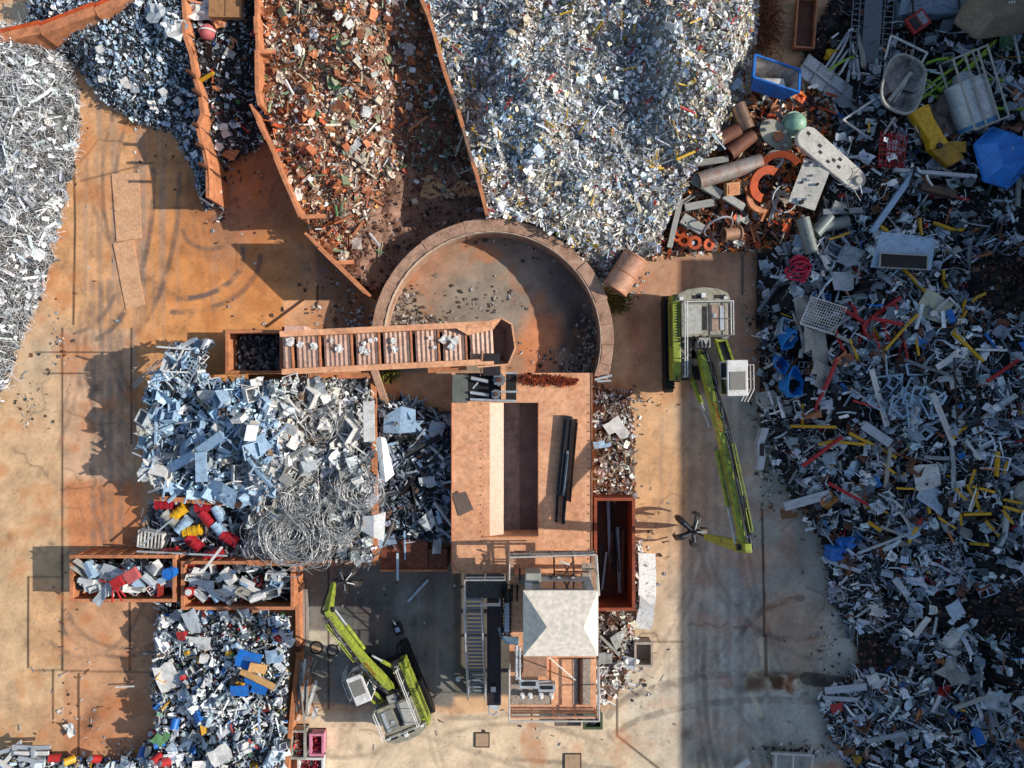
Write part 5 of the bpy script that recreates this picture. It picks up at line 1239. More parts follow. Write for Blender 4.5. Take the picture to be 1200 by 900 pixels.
def bar(h, a, b, w, m, name, label, cat='bar', group=None, lift=.22, ht=None, ground=None):
    A = Vector(h.at(*a)) if h else Vector(W(*a, ground)); B = Vector(h.at(*b)) if h else Vector(W(*b, ground)); A.z += lift; B.z += lift
    d = B-A; L = d.length; mid = (A+B)/2; q = d.to_track_quat('X', 'Z')
    o = piece(name, 'bar', m, mid, (L, w, ht or w), (0,0,0), label, cat, group, var=R.choice(STR) if not group or R.random() < .5 else R.randrange(6, 14)); o.rotation_euler = q.to_euler(); return o
STR = list(range(6))

yel = [((1048,310),(1088,353)),((1072,369),(1031,408)),((1125,353),(1111,394)),((1127,365),(1113,393)),((1113,393),(1145,424)),((992,508),(1048,533)),((977,517),(1009,520)),((938,474),(938,500)),((924,499),(977,500)),
       ((1102,317),(1102,339)),((1070,397),(1073,417)),((1164,529),(1162,557)),((1137,549),(1137,568)),((1139,570),(1162,576)),((1105,557),(1118,557)),((1045,571),(1073,571)),((1084,586),(1084,600)),((1114,570),(1125,586)),((1128,500),(1111,508)),
       ((1045,554),(1031,543)),((1095,605),(1113,617)),((1070,616),(1058,633)),((1123,601),(1155,600)),((1150,608),(1162,628)),((1169,596),(1178,612)),((1171,592),(1198,601)),((1132,635),(1155,637)),((1121,601),(1122,614)),((1013,610),(1027,620)),
       ((1132,568),(1144,600)),((1141,575),(1135,592)),((1150,345),(1132,352)),((1028,267),(1040,274)),((1090,262),(1123,275)),((1072,258),(1072,278)),((968,282),(992,276)),((955,520),(980,514)),((1175,540),(1167,552)),((1190,588),(1170,584)),((992,398),(1003,424))]
for a, b in yel: bar(hG, a, b, R.uniform(.1,.17), m_yel(), 'yellow_bar', 'bright yellow steel bar lying on the shaded scrap heap', 'bar', 'yellow bars on the shaded heap', lift=R.uniform(.25,.5))
red = [((1052,349),(1009,380)),((1045,357),(1061,422)),((990,351),(1003,370)),((981,362),(1006,378)),((1013,380),(995,419)),((1016,374),(1052,381)),((1009,381),(1006,397)),((977,419),(963,458)),((976,387),(981,412)),((982,511),(936,545)),((1187,422),(1152,447)),
       ((967,565),(1013,590)),((995,469),(1024,479)),((1030,372),(1035,400)),((962,460),(950,478)),((1085,232),(1130,229)),((1016,392),(1030,408))]
for a, b in red: bar(hG, a, b, R.uniform(.08,.18), m_red(), 'red_bar', 'dull red steel bar lying on the shaded scrap heap', 'bar', 'red bars on the shaded heap', lift=R.uniform(.25,.5))
grn = [((1036,80),(1078,92)),((1040,75),(1068,98)),((1078,108),(1135,66)),((1090,112),(1160,62)),((1060,118),(1110,112)),((1070,122),(1102,100)),((1062,108),(1100,126)),((1150,129),(1192,136)),((1125,90),(1150,66)),((965,90),(992,66)),((1110,74),(1080,72)),((1140,100),(1165,98)),((1075,98),(1098,112))]
for a, b in grn: bar(hG, a, b, .14, mat('lime pipe', c('#8db52c'), .4, 0, .3, 3, c('#4c6420')), 'green_pole', 'lime green pole among the frames in the shaded corner', 'pole', 'lime green poles in the shaded corner', lift=R.uniform(.3,.7))
wh = [((1016,433),(1034,499),.28,'long white board standing out in the middle of the shaded heap'),((1084,461),(1111,521),.3,'white board with teal corner beside the bright wire tangle'),((1091,431),(1116,415),.3,'short white strip crossing another above the heap middle'),
      ((1006,497),(1038,519),.5,'pale blue crushed tube in the middle of the shaded heap'),((966,655),(1004,667),.22,'long white beam beside the blue canisters'),((1042,675),(1058,695),.35,'short pale blue beam on the lower shaded heap'),((1082,720),(1066,741),.3,'grey board on the dark gap of the lower heap'),
      ((1095,810),(1087,830),.2,'white strip beside the red cloth'),((960,813),(1000,815),.24,'long pale beam at the edge of the lowest scrap tongue'),((962,805),(1010,800),.4,'crushed pale channel on the lowest scrap tongue'),((1136,410),(1172,411),.12,'thin white rod near the yellow bars'),
      ((915,592),(968,577),.5,'pale crushed gutter near the boom tip'),((1125,515),(1143,538),.12,'thin white rod above the yellow cluster'),((1002,645),(1062,622),.14,'thin pale rod above the lower heap')]
for a, b, w_, l in wh: bar(hG, a, b, w_, m_galv() if 'blue' in l or 'pale' in l else m_white(), 'pale_board', l, 'board', lift=.5, ht=.08)
for (px, py, s, a, l, m) in [(1080,558,(1.5,1.3,.3),10,'square white sheet with dark hole on the shaded heap', m_white()),(1098,584,(1.9,1.1,.4),-35,'large pale blue sheet below the square white sheet', mat('pale blue sheet', c('#b9c9d6'), .5, 0, .3, 2)),
      (1118,446,(.9,.8,.3),20,'small square white panel right of the bright wire tangle', m_white()),(1024,794,(1.0,.8,.2),20,'white rectangular sheet on the tip of the lower scrap', m_white()),(1193,820,(.9,.8,.2),-30,'white square sheet at the far edge of the lower heap', m_white()),
      (1023,712,(1.0,.7,.5),0,'rounded pale tub piece on the lower heap', m_white()),(1115,712,(.8,.9,.3),30,'pale blue plastic piece on the lower heap', mat('pale blue sheet', c('#b9c9d6'))),(1193,580,(1.3,1.3,.7),20,'crushed grey casing at the far edge of the heap', m_lgrey()),
      (996,300,(1.5,1.2,.5),-20,'torn pale sheet next to the red tangle', m_galv()),(1088,360,(1.6,1.3,.3),-30,'faded beige and blue sheet under a yellow bar', mat('beige sheet', c('#c9c29b'), .6, 0, .5, 2, c('#3d86b5'))),
      (1115,750,(1.5,1.2,.6),40,'crumpled white sheet above the red cloth', m_white()),(1165,820,(1.2,1.2,.5),0,'crumpled pale sheet on the lower heap edge', m_galv()),(935,285,(.9,.7,.3),-20,'crumpled pale blue sheet beside the grey cylinders', mat('pale blue sheet', c('#b9c9d6'))),
      (985,330,(1.2,1.1,.4),0,'bent grey plate beside the red tangle', m_galv()),(968,585,(.9,.7,.5),35,'orange brown carton on the shaded heap near the boom tip', mat('carton', c('#a9753c'), .8, 0, .3, 3)),(922,600,(1.0,.6,.4),10,'crushed brown carton at the heap edge', mat('carton2', c('#75563a'), .8, 0, .3, 3)),
      (1108,810,(.8,.6,.5),10,'bright red cloth bundle on the lower heap', m_red()),(977,826,(.7,.6,.3),10,'dull red panel on the lowest scrap tongue', m_red()),(1140,860,(.6,.9,.4),20,'blue plastic case on the lower heap', m_blue()),(1113,784,(1.6,1.4,1.2),40,'upturned grey hood on the lower heap', m_lgrey()),
      (945,400,(1.2,1.0,.4),10,'white plate on the cage beside the blue tubs', m_white())]:
    h = hG; x, y, z = h.at(px, py); piece('scrap_sheet', 'sheet' if s[2] < .45 else 'crumple', m, (x, y, z+.35), s, (R.uniform(-.2,.2), R.uniform(-.2,.2), math.radians(a)), l, 'panel', var=None)

# random individuals that stand out on each heap
CM = dict(white=m_white(), pale=m_galv(), grey=m_lgrey(), steel=m_steel(), dark=m_dark(), rusty=m_rust(), orange=m_rusto(), red=m_red(), yellow=m_yel(), blue=m_blue(), lightblue=mat('faded blue grey', c('#a3bed4'), .5, .1, .3, 2),
          green=mat('faded green', c('#5c8a5a'), .5, 0, .4, 3), beige=mat('beige sheet2', c('#cbbda2'), .6, 0, .4, 2))
CN = dict(pale='pale silver', lightblue='pale blue', orange='orange rusted', dark='dark steel', steel='grey steel')
KN = dict(sheet=('metal_sheet','bent','sheet','sheet'), crumple=('crumpled_sheet','crumpled','panel','panel'), bar=('metal_bar','loose','bar','bar'), shell=('appliance_shell','open boxy','appliance shell','appliance'),
          frame=('scrap_framework','flat open','frame','frame'), tube=('metal_tube','hollow','tube','tube'), can=('metal_drum','dented','can','can'), chan=('channel_beam','long','channel beam','beam'), box=('metal_box','closed','box','box'))
def scatter(h, n, kinds, cols, size, where, lift=.2, region=None, tilt=.3):
    xs_, ys_ = h.sample(n, region); zs = h.z(xs_, ys_)
    ks = list(kinds); cs = list(cols)
    for x, y, z in zip(xs_, ys_, zs):
        k = R.choices(ks, [kinds[i] for i in ks])[0]; cc = R.choices(cs, [cols[i] for i in cs])[0]; nm, adj, nn, cat = KN[k]
        L = R.uniform(*size); la, wa, ha = RAT[k]; L *= R.uniform(*la)
        s = (L, L*R.uniform(*wa), L*R.uniform(*ha))
        if k in ('bar', 'chan'): s = (s[0]*1.3, max(s[1], .07), max(s[2], .05))
        piece(nm, k, CM[cc], (x, y, z+lift), s, (R.gauss(0, tilt), R.gauss(0, tilt), R.uniform(0, 6.28)), f'{adj} {CN.get(cc, cc)} {nn} lying on the {where}', cat, f'{CN.get(cc, cc)} {nn} pieces on the {where}')
scatter(hG, 240, dict(sheet=2.4, crumple=2, bar=6, shell=.4, frame=.7, tube=2, chan=2, can=.6), dict(pale=4, lightblue=1.4, grey=3, white=2.6, steel=3, dark=4, rusty=1.2, blue=.2, green=.2), (.5,1.3), 'huge shaded scrap heap', .3, lambda x, y: nearth(x, y) & (y > 20) & (x < 1230) & (y < 930))
scatter(hE, 130, dict(sheet=3, crumple=3, bar=1.5, shell=.15, tube=1, box=.3), dict(white=4, pale=3, lightblue=1.4, beige=1.2, yellow=.12, red=.08, grey=1), (.3,.65), 'bright mixed scrap heap', .25)
scatter(hD, 80, dict(sheet=2, box=1, bar=2, tube=1.5, chan=1.2, crumple=1), dict(beige=2.5, rusty=2, white=1.4, orange=.3, grey=1, green=.25, red=.2), (.35,.85), 'rusty scrap heap', .2, lambda x, y: (y < 330))
scatter(hH, 150, dict(shell=2, frame=1.2, sheet=3, crumple=3, bar=2, chan=1, box=.8, can=.6), dict(lightblue=5, pale=3, grey=1, white=1.4), (.6,1.2), 'blue side of the appliance heap', .25, wst, .5)
scatter(hH, 90, dict(sheet=3, crumple=2, bar=1.5, shell=1, frame=.8, box=.6), dict(white=5, pale=3, grey=1.5), (.5,1.2), 'sunlit side of the appliance heap', .25, lambda x, y: (x > 320) & (y < 580), .5)
scatter(hI, 45, dict(sheet=2, bar=3, chan=2, crumple=1), dict(lightblue=3, pale=3, dark=2, steel=2), (.6,1.5), 'heap in the narrow shaded bay', .25)
scatter(hK, 110, dict(can=2, box=2, sheet=2, crumple=1.5, bar=2, tube=1), dict(white=4, pale=4, lightblue=2, red=.7, blue=.9, green=.3, yellow=.25, dark=1), (.4,.9), 'small parts heap', .2)
scatter(hB, 22, dict(sheet=3, crumple=3), dict(lightblue=3, white=2, pale=3), (.3,.6), 'low silver scrap heap', .15)
scatter(hC, 40, dict(sheet=2, crumple=2, bar=2, tube=1), dict(dark=3, grey=2, pale=2, rusty=2, red=.6), (.5,1.1), 'narrow dark heap between two walls', .15)
scatter(hF, 45, dict(sheet=2, chan=2, bar=2, tube=1, crumple=1), dict(rusty=3, orange=2, grey=2, steel=2, beige=2), (.6,1.3), 'heap of cast iron pieces', .2)

# ---- drums below the appliance heap
for i, (px, py, cc, ln, a) in enumerate([(215,598,'yellow','yellow drum nearest the short rusty plate',40),(230,620,'yellow','yellow drum in the middle of the drum bay',10),(198,589,'red','red drum tucked under the end of the short rusty plate',0),(247,606,'red','long dark red drum beside a grey drum',-50),
        (232,634,'red','round dark red drum below the lower yellow drum',-40),(255,648,'red','bright red drum at the lower edge of the drum bay',20),(244,592,'red','red drum with white band under the plate',5),(203,646,'red','dark red drum above the first skip',10),(205,606,'grey','pale grey drum beside the upper yellow drum',-40),
        (220,613,'lightblue','pale blue drum between the two yellow drums',50),(261,600,'lightblue','pale blue drum beside the long dark red drum',-60),(262,619,'lightblue','pale blue drum below another blue drum',-50),(273,629,'red','small red drum at the coil edge',-30)]):
    x, y, z = hH2.at(px, py); t = lthing('metal_drum', ln, 'drum', (x, y, z+.45), (R.uniform(-25,25), 0, a)); m = CM[cc] if cc != 'red' else mat('crimson drum', c('#a8202c'), .4, 0, .3, 3)
    LB(MB().tube([(-.45,0,0),(.45,0,0)], .3, 20), 'drum_body', m, t, smooth=True)
    for q in (-.45,-.15,.15,.45): LB(MB().pipe((q-.02,0,0),(q+.02,0,0), .325, .03, 20), 'hoop', m, t)
    LB(MB().pipe((-.47,0,0),(-.453,0,0), .2, .03, 16), 'lid_ring', m_galv(), t)
for (px, py, h, l, r_) in ((381,674,hK,'',0),):
    pass
for (px, py, l, s) in ((975,645,'blue canister at the heap edge above the white beam',.5),(983,633,'small blue canister behind the larger one',.3),(993,634,'small dark blue canister beside the others',.3)):
    x, y, z = hG.at(px, py); t = lthing('plastic_canister', l, 'canister', (x, y, z+.4), (10,15,R.uniform(0,90)))
    LB(MB().box(-s,s,-s*.8,s*.8,-s*.7,s*.7), 'canister_body', m_blue(), t, bevel=.08); LB(MB().tube([(s*.5,0,s*.7),(s*.5,0,s*.95)], .1, 10), 'cap', m_dark(), t); LB(MB().tube([(-s*.5,0,s*.7),(-s*.3,0,s*.9),(0,0,s*.7)], .04, 6), 'handle', m_blue(), t)

# ---- two skips
for (px0, px1, py0, py1, l) in ((84,206,651,704,'rusty skip heaped with white sheets and a red chair frame'),(214,344,658,713,'rusty skip with pale scrap and a red cap standing beside the partition')):
    t, b = open_box('rusty_skip', l, 'skip', px0, px1, py0, py1, 1.9, m_rust(), ribs=8, t_=.1, inner=m_rustd())
    s = Scrap(); n = 150; P = np.stack([N.uniform(b[0]+.3,b[1]-.3,n), N.uniform(b[2]+.3,b[3]-.3,n), N.uniform(1.0,1.7,n)],-1); nr = np.tile([0,0,1.],(n,1)); col = np.array([c(k) for k in ('#c9cdd0','#9fa6ab','#5f6468','#e6e6e2','#3c3f42','#8c3029')])[N.integers(0,6,n)]
    ks = ['sheet','bar','crumple','angle','tube','shell']; ki = N.integers(0,6,n); sz = N.uniform(.4,1.1,n)
    for i, k in enumerate(ks): s.add(k, P[ki==i], nr[ki==i], sz[ki==i], col[ki==i], .4)
    tag(s.build('skip_contents', SCRAP), 'loose pale scrap filling the ' + ('first' if px0 < 100 else 'second') + ' rusty skip', 'scrap', kind='stuff')
    for _ in range(26):
        x = R.uniform(b[0]+.5, b[1]-.5); y = R.uniform(b[2]+.45, b[3]-.45); k = R.choice(['sheet','sheet','shell','chan','box','can']); L = R.uniform(.6, 1.7)
        if k in ('shell','box','can'): L *= .6
        cc = R.choices(['white','pale','lightblue','grey'], [5,3,2,1])[0]; nm, adj, nn, cat = KN[k]; wh_ = 'first skip' if px0 < 100 else 'second skip'
        piece(nm, k, CM[cc], (x, y, R.uniform(1.8, 2.2)), (L, L*R.uniform(.3,.6), L*(.3 if k in ('sheet','chan') else .5)), (R.gauss(0,.15), R.gauss(0,.15), R.gauss(0,.5)), f'{adj} {CN.get(cc,cc)} {nn} piled in the {wh_} of the pair', cat, f'{CN.get(cc,cc)} {nn} pieces in the {wh_}')
t = lthing('red_chair', 'red padded chair frame lying on the white sheets in a rusty skip', 'chair', W(133, 683, 2.6), (0,0,30))
LB(MB().box(-.1,.6,-.4,.2,0,.2), 'seat', m_red(), t, bevel=.05); LB(MB().box(.65,1.5,-.5,.2,-.1,.1), 'backrest', mat('pink pad', c('#c8625e'), .6), t, bevel=.06)
for a in ((-.6,.5),(-.6,-.9),(-.1,-1.1),(.2,-1.0)): LB(MB().tube([(0,0,.05),(a[0],a[1],0)], .05, 8), 'leg', m_red(), t)
x, y, _ = W(198, 672, 2.3); t = lthing('blue_drum', 'blue round drum end at the inner corner of the first skip', 'drum', (x, y, 2.1))
LB(MB().tube([(0,0,-.3),(0,0,.3)], .32, 18), 'drum_body', m_blue(), t, smooth=True); LB(MB().pipe((0,0,.3),(0,0,.33), .33, .05, 18), 'rim', m_blue(), t)
x, y, _ = W(221, 694, 2.3); t = lthing('red_canister', 'bright red canister with white top at the corner of the second skip', 'canister', (x, y, 2.0), (0,0,20))
LB(MB().tube([(0,0,-.3),(0,0,.3)], .28, 16), 'canister_body', m_red(), t, smooth=True); LB(MB().tube([(0,0,.3),(0,0,.36)], .18, 14), 'lid', m_white(), t)
# white crate above the skips
t = lthing('wire_crate', 'white slatted crate lying beside the drums above the first skip', 'crate', (*W(178, 632, .6)[:2], .5), (5,-5,-8))
LB(MB().box(-.75,.75,-.5,.5,-.3,-.2), 'floor', m_white(), t)
for x0_, x1_, y0_, y1_ in ((-.75,.75,-.5,-.45),(-.75,.75,.45,.5),(-.75,-.7,-.44,.44),(.7,.75,-.44,.44)): LB(MB().box(x0_,x1_,y0_,y1_,-.2,.3), 'side_panel', m_white(), t)
for i in range(6): LB(MB().box(-.6+i*.22,-.54+i*.22,-.44,.44,.2,.26), 'slat', m_white(), t)
bar(None, (163,645), (268,650), .1, m_galv(), 'metal_pole', 'long thin silver pole lying across the drum bay', 'pole', ground=1.4)
bar(None, (166,640), (206,606), .08, m_galv(), 'metal_pole', 'thin silver pole slanting among the drums', 'pole', ground=1.2)
bar(None, (158,452), (188,422), .06, m_galv(), 'metal_pole', 'thin silver pole leaning on the outer foot of the appliance heap', 'pole', ground=.4)
bar(None, (160,454), (194,420), .06, m_galv(), 'metal_pole', 'second thin silver pole leaning beside the first at the appliance heap', 'pole', ground=.5)
bar(None, (240,668), (262,640), .12, m_white(), 'metal_pole', 'white bar standing over the edge of the second skip', 'pole', ground=2.6)
# ladder-like strip and big sheets on the appliance heap
def strip(h, a, b, w_, m, name, label, cat, lift=.4, rungs=0):
    A = Vector(h.at(*a)); B = Vector(h.at(*b)); A.z += lift; B.z += lift; d = (B-A).normalized(); s_ = d.cross(Vector((0,0,1))).normalized()
    if rungs:
        mb = MB().beam(A-s_*w_/2, B-s_*w_/2, .05, .05).beam(A+s_*w_/2, B+s_*w_/2, .05, .05)
        for i in range(rungs): q = A.lerp(B, (i+.5)/rungs); mb.beam(q-s_*w_/2, q+s_*w_/2, .04, .04)
    else: mb = MB().beam(A, B, w_, .08)
    return tag(mb.build(name, m), label, cat)
strip(hH, (216,462), (236,425), .35, m_galv(), 'ladder', 'narrow pale ladder lying on the blue side of the appliance heap', 'ladder', .6, 10)
strip(hH, (205,548), (270,510), .5, CM['lightblue'], 'metal_beam', 'long bent blue grey beam across the appliance heap', 'beam', .7)
strip(hH, (240,528), (268,508), .5, CM['lightblue'], 'metal_beam', 'short blue grey beam end above the longer beam', 'beam', .8)
strip(hH, (244,528), (245,562), .6, CM['lightblue'], 'metal_beam', 'upright pale blue slab on the appliance heap', 'beam', .9)
strip(hH, (436,470), (437,516), .6, CM['white'], 'metal_beam', 'white slab standing against the bay partition', 'beam', .9)
bent_sheet('metal_sheet', 'large pale blue sheet sloping down towards the drum bay', [(247,562,3.0),(262,566,3.4),(278,577,3.2),(241,573,2.4),(258,588,2.6),(274,597,2.4)], CM['lightblue'])
bent_sheet('metal_sheet', 'tall crushed white sheet hanging over the bay partition', [(440,513,3.3),(447,512,3.4),(452,514,3.3),(446,560,3.2),(452,565,3.3),(462,556,3.0),(428,622,2.9),(446,634,3.2),(458,590,2.8)][:6], ws)
bent_sheet('metal_sheet', 'crumpled white sheet at the corner of the coil bay', [(425,605,2.8),(438,604,3.0),(452,600,2.9),(423,622,2.7),(438,630,2.9),(450,634,2.8)], ws)
bent_sheet('metal_sheet', 'large folded blue grey sheet in the narrow shaded bay', [(450,488,2.0),(470,476,2.2),(487,480,2.1),(449,507,1.9),(468,508,2.1),(487,506,2.0)], CM['lightblue'])
for a_, z_ in (((200,408),5.6),((204,436),5.4)):
    x, y, _ = W(*a_, 4.5); tag(MB().beam((x+.5, y, 2.6), (x, y, z_+.3), .09, .09).build('upright_bar', m_galv()), ('upper' if a_[1] < 420 else 'lower') + ' thin bar sticking up from the tall end of the appliance heap', 'bar')
# ---- wire coils
def coil(px, py, r, n, label, tilt=8, ex=1.0, h=hH):
    x, y, z = h.at(px, py); mb = MB()
    for i in range(n):
        rr = r*math.sqrt(R.uniform(.12, 1))*R.uniform(.85,1.15); ox, oy = R.gauss(0, .16*r), R.gauss(0, .16*r); a0 = R.uniform(0, 6.28); sp = R.uniform(1.0, 5.6); k = 22; e = ex*R.uniform(.72,1.15)
        w2, w3 = R.uniform(0, .2), R.uniform(0, .09); p2, p3 = R.uniform(0, 6), R.uniform(0, 6); tx, ty = R.gauss(0, .16), R.gauss(0, .16); zz = R.uniform(.05, .4); ro = R.uniform(0, 3)
        pts = []
        for j in range(k+1):
            a = a0+sp*j/k; q = rr*(1+w2*math.sin(2*a+p2)+w3*math.sin(5*a+p3)); u, v = q*math.cos(a), q*e*math.sin(a); X_ = ox+u*math.cos(ro)-v*math.sin(ro); Y_ = oy+u*math.sin(ro)+v*math.cos(ro)
            pts.append((X_, Y_, zz+X_*tx+Y_*ty+.04*math.sin(7*a+p2)))
        mb.tube(pts, .017, 4, cap=False)
    o = mb.build('wire_coil', mat('bright wire', c('#bdbfbd'), .45, .3, .7, 3, c('#75695c'), 0), local=True); o.location = (x, y, z+.1); o.rotation_euler = (math.radians(R.uniform(-tilt,tilt)), math.radians(R.uniform(-tilt,tilt)), R.uniform(0,6))
    return tag(o, label, 'wire coil')
coil(347, 628, 1.7, 70, 'largest round coil of bright wire in the corner of the bay')
coil(347, 626, .85, 30, 'tight inner coil of bright wire nested in the largest coil')
coil(308, 636, 1.0, 30, 'loose wire coil at the bay edge beside the drums')
coil(358, 584, 1.1, 34, 'wire coil above the largest coil'); coil(400, 602, 1.4, 40, 'loose wire coil between the largest coil and the white sheet')
coil(425, 570, 1.2, 36, 'loose wire coil hanging near the bay partition'); coil(375, 642, 1.0, 26, 'loose wire coil spilling over the lower partition')
coil(330, 590, .9, 22, 'small wire coil at the foot of the white sheet metal')
coil(380, 495, .9, 24, 'brownish wire nest in the middle of the appliance heap', 20)
# ---- big rusty pipes
def big_pipe(h, a, b, r, t_, m, label, lift=0, name='steel_pipe', flange=False):
    A = Vector(h.at(*a)); B = Vector(h.at(*b)); zz = max(A.z, B.z)+r*.7+lift; A = Vector(W(*a, zz)); B = Vector(W(*b, zz-.1))
    mb = MB().pipe(A, B, r, t_, 24); d = (B-A).normalized()
    if flange:
        t = thing(name, label, 'pipe', tuple(A)); mb.build('pipe_body', m, t, smooth=True); MB().pipe(A, A+d*.08, r*1.25, r*.4, 24).build('flange', m, t); MB().pipe(B-d*.08, B, r*1.2, r*.35, 24).build('flange', m, t); return t
    return tag(mb.build(name, m, smooth=True), label, 'pipe')
pr_ = mat('rusted pipe', c('#7e513d'), .65, .2, .6, 2, c('#432a20')); pg = mat('pale pipe', c('#a39a90'), .5, .3, .7, 1.2, c('#9a5533'))
big_pipe(hF, (864,123), (876,152), .42, .06, mat('shiny rusty pipe', c('#9c7e68'), .35, .5, .6, 2), 'short wide pipe with bright rim below the blue box', .5)
big_pipe(hF, (866,152), (843,164), .40, .09, pr_, 'thick brown pipe stub pointing towards the bright heap', .2)
big_pipe(hF, (882,158), (854,180), .42, .12, pr_, 'longer thick brown pipe stub beside the first one', .25)
big_pipe(hF, (818,212), (891,190), .46, .06, pg, 'long pale rust blotched pipe lying across the iron heap', .4)
big_pipe(hF, (812,190), (797,206), .42, .07, pr_, 'dark brown pipe stub half buried in the bright heap edge', 0)
big_pipe(hF, (848,275), (868,273), .34, .05, mat('tan drum', c('#b88a6a'), .5, .1, .4, 2), 'tan pipe end with round plate at the heap foot', .1, flange=True)
big_pipe(hF, (765,268), (790,240), .26, .05, m_steel(), 'long grey pipe leaning at the foot of the bright heap', .2)
for px, py, px2, py2, l in ((935,262,946,296,'upright grey gas cylinder lying beside the crumpled blue sheet'),(966,258,950,275,'short grey cylinder behind the metal plate'),(960,268,985,262,'small dull cylinder near the yellow bar')):
    A = Vector(hG.at(px, py)); B = Vector(hG.at(px2, py2)); A.z = B.z = max(A.z, B.z)+.5; t = thing('gas_cylinder', l, 'cylinder', tuple(A)); d = (B-A).normalized()
    MB().tube([A-d*.12, A, A+(B-A)*.5, B, B+d*.12], .36, 18).build('cylinder_body', mat('grey green', c('#7f8782'), .45, .1, .4, 2), t, smooth=True); MB().tube([A-d*.3, A-d*.1], .1, 10).build('valve', m_steel(), t)
# orange rings and flanges
def ring(px, py, r, r2, h_, m, label, tilt=(0,0), hp=hF, lift=.4, sweep=360, z0=0):
    x, y, z = hp.at(px, py); mb = MB(); A = np.radians(np.linspace(z0, z0+sweep, 30)); mb.loft([[(r2*math.cos(a), r2*math.sin(a), 0), (r*math.cos(a), r*math.sin(a), 0), (r*math.cos(a), r*math.sin(a), h_), (r2*math.cos(a), r2*math.sin(a), h_)] for a in A], sweep < 360, sweep < 360)
    o = mb.build('cast_ring', m, local=True); o.location = (x, y, z+lift); o.rotation_euler = (math.radians(tilt[0]), math.radians(tilt[1]), 0); return tag(o, label, 'ring')
ring(892,220,1.0,.55,.16,m_rusto(),'large orange half ring standing out on the iron heap',(20,10),sweep=200,z0=60,lift=.7)
ring(905,212,1.3,.95,.3,m_rusto(),'orange curved flange arching over the grey motor',(10,-20),sweep=110,z0=30,lift=.9)
ring(884,238,.8,.45,.14,m_rust(),'pale rusty ring segment beside the orange half ring',(-10,15),sweep=220,z0=120,lift=.6)
ring(914,236,.78,.72,.12,m_steel(),'thin dark steel hoop at the edge of the iron heap',(15,10),lift=.6)
ring(901,192,.5,.38,.3,m_galv(),'bright round collar beside the long pale pipe',(15,-15),lift=.7)
ring(838,268,.85,.8,.1,m_galv(),'thin bright hoop around the tan pipe end',(60,30),lift=.6)
for px, py in ((790,280),(800,284),(812,286),(795,274),(828,288)): ring(px,py,R.uniform(.28,.42),R.uniform(.12,.22),.12,m_rusto(),'small orange flange ring at the foot of the iron heap',(R.uniform(-20,20),R.uniform(-20,20)),lift=.3)['group'] = 'small orange flange rings'
for a, b, w_, l in (((808,212),(842,232),.5,'pale weathered timber like beam on the iron heap'),((782,292),(795,236),.3,'grey beam leaning towards the bright heap'),((800,246),(833,240),.4,'pale channel lying below the weathered beam'),((797,258),(820,272),.6,'wide grey channel with torn end'),((806,196),(850,190),.35,'brown beam behind the long pale pipe'),
                 ((900,260),(908,232),.1,'thin grey rod right of the orange rings'),((897,262),(905,236),.1,'second thin grey rod right of the orange rings'),((888,262),(898,238),.14,'rusty rod below the steel hoop'),((820,225),(838,205),.4,'rusty channel under the pale pipe'),((845,232),(868,246),.4,'bent grey bracket beside the orange ring')):
    bar(hF, a, b, w_, m_lgrey() if 'grey' in l or 'pale' in l else m_rust(), 'steel_beam', l, 'beam', lift=.5, ht=.2)
t = lthing('cut_block', 'tan square cut block in the middle of the iron heap', 'block', hF.at(852, 224), (20,10,10)); t.location.z += .5
LB(MB().box(-.4,.4,-.35,.35,0,.4), 'block_body', mat('tan block', c('#c08a58'), .6, 0, .4, 3), t); LB(MB().box(-.3,.3,-.25,.25,.401,.43), 'top_plate', m_rust(), t)
# pale disc with columns
t = lthing('machine_pedestal', 'pale round machine base with four short posts above the pipes', 'machine part', hF.at(899, 163), (8,5,-40)); t.location.z += .9
LB(MB().loft([[(1.1*math.cos(a)*(1.2 if math.cos(a) > 0 else .8), .62*math.sin(a), z_) for a in np.radians(np.arange(0,360,20))] for z_ in (0,.12)]), 'base_plate', mat('olive grey', c('#a9a794'), .55, .1, .4, 3, c('#6b5f4a')), t)
for x_, y_ in ((-.6,.2),(-.5,-.2),(.4,.3),(.9,-.2)): LB(MB().tube([(x_,y_,.12),(x_,y_,.5)], .1, 10), 'post', m_lgrey(), t)
LB(MB().tube([(.3,0,.12),(.3,0,.25)], .28, 16), 'boss', m_rust(), t)
# green dome
t = lthing('domed_tank_end', 'pale green domed tank end below the ribbed grey panel', 'tank end', hG.at(929, 148), (15,10,0)); t.location.z += .3
rings = [[(.62*math.cos(p)*math.cos(a), .62*math.cos(p)*math.sin(a), .55*math.sin(p)) for a in np.linspace(0, 2*PI, 24, endpoint=False)] for p in np.radians([-20,0,20,40,60,80])]
LB(MB().loft(rings), 'dome', mat('pale green', c('#8fb79c'), .45, 0, .4, 3), t, smooth=True); LB(MB().pipe((0,0,-.25),(0,0,-.15), .7, .08, 24), 'rim', mat('pale green', c('#8fb79c')), t)
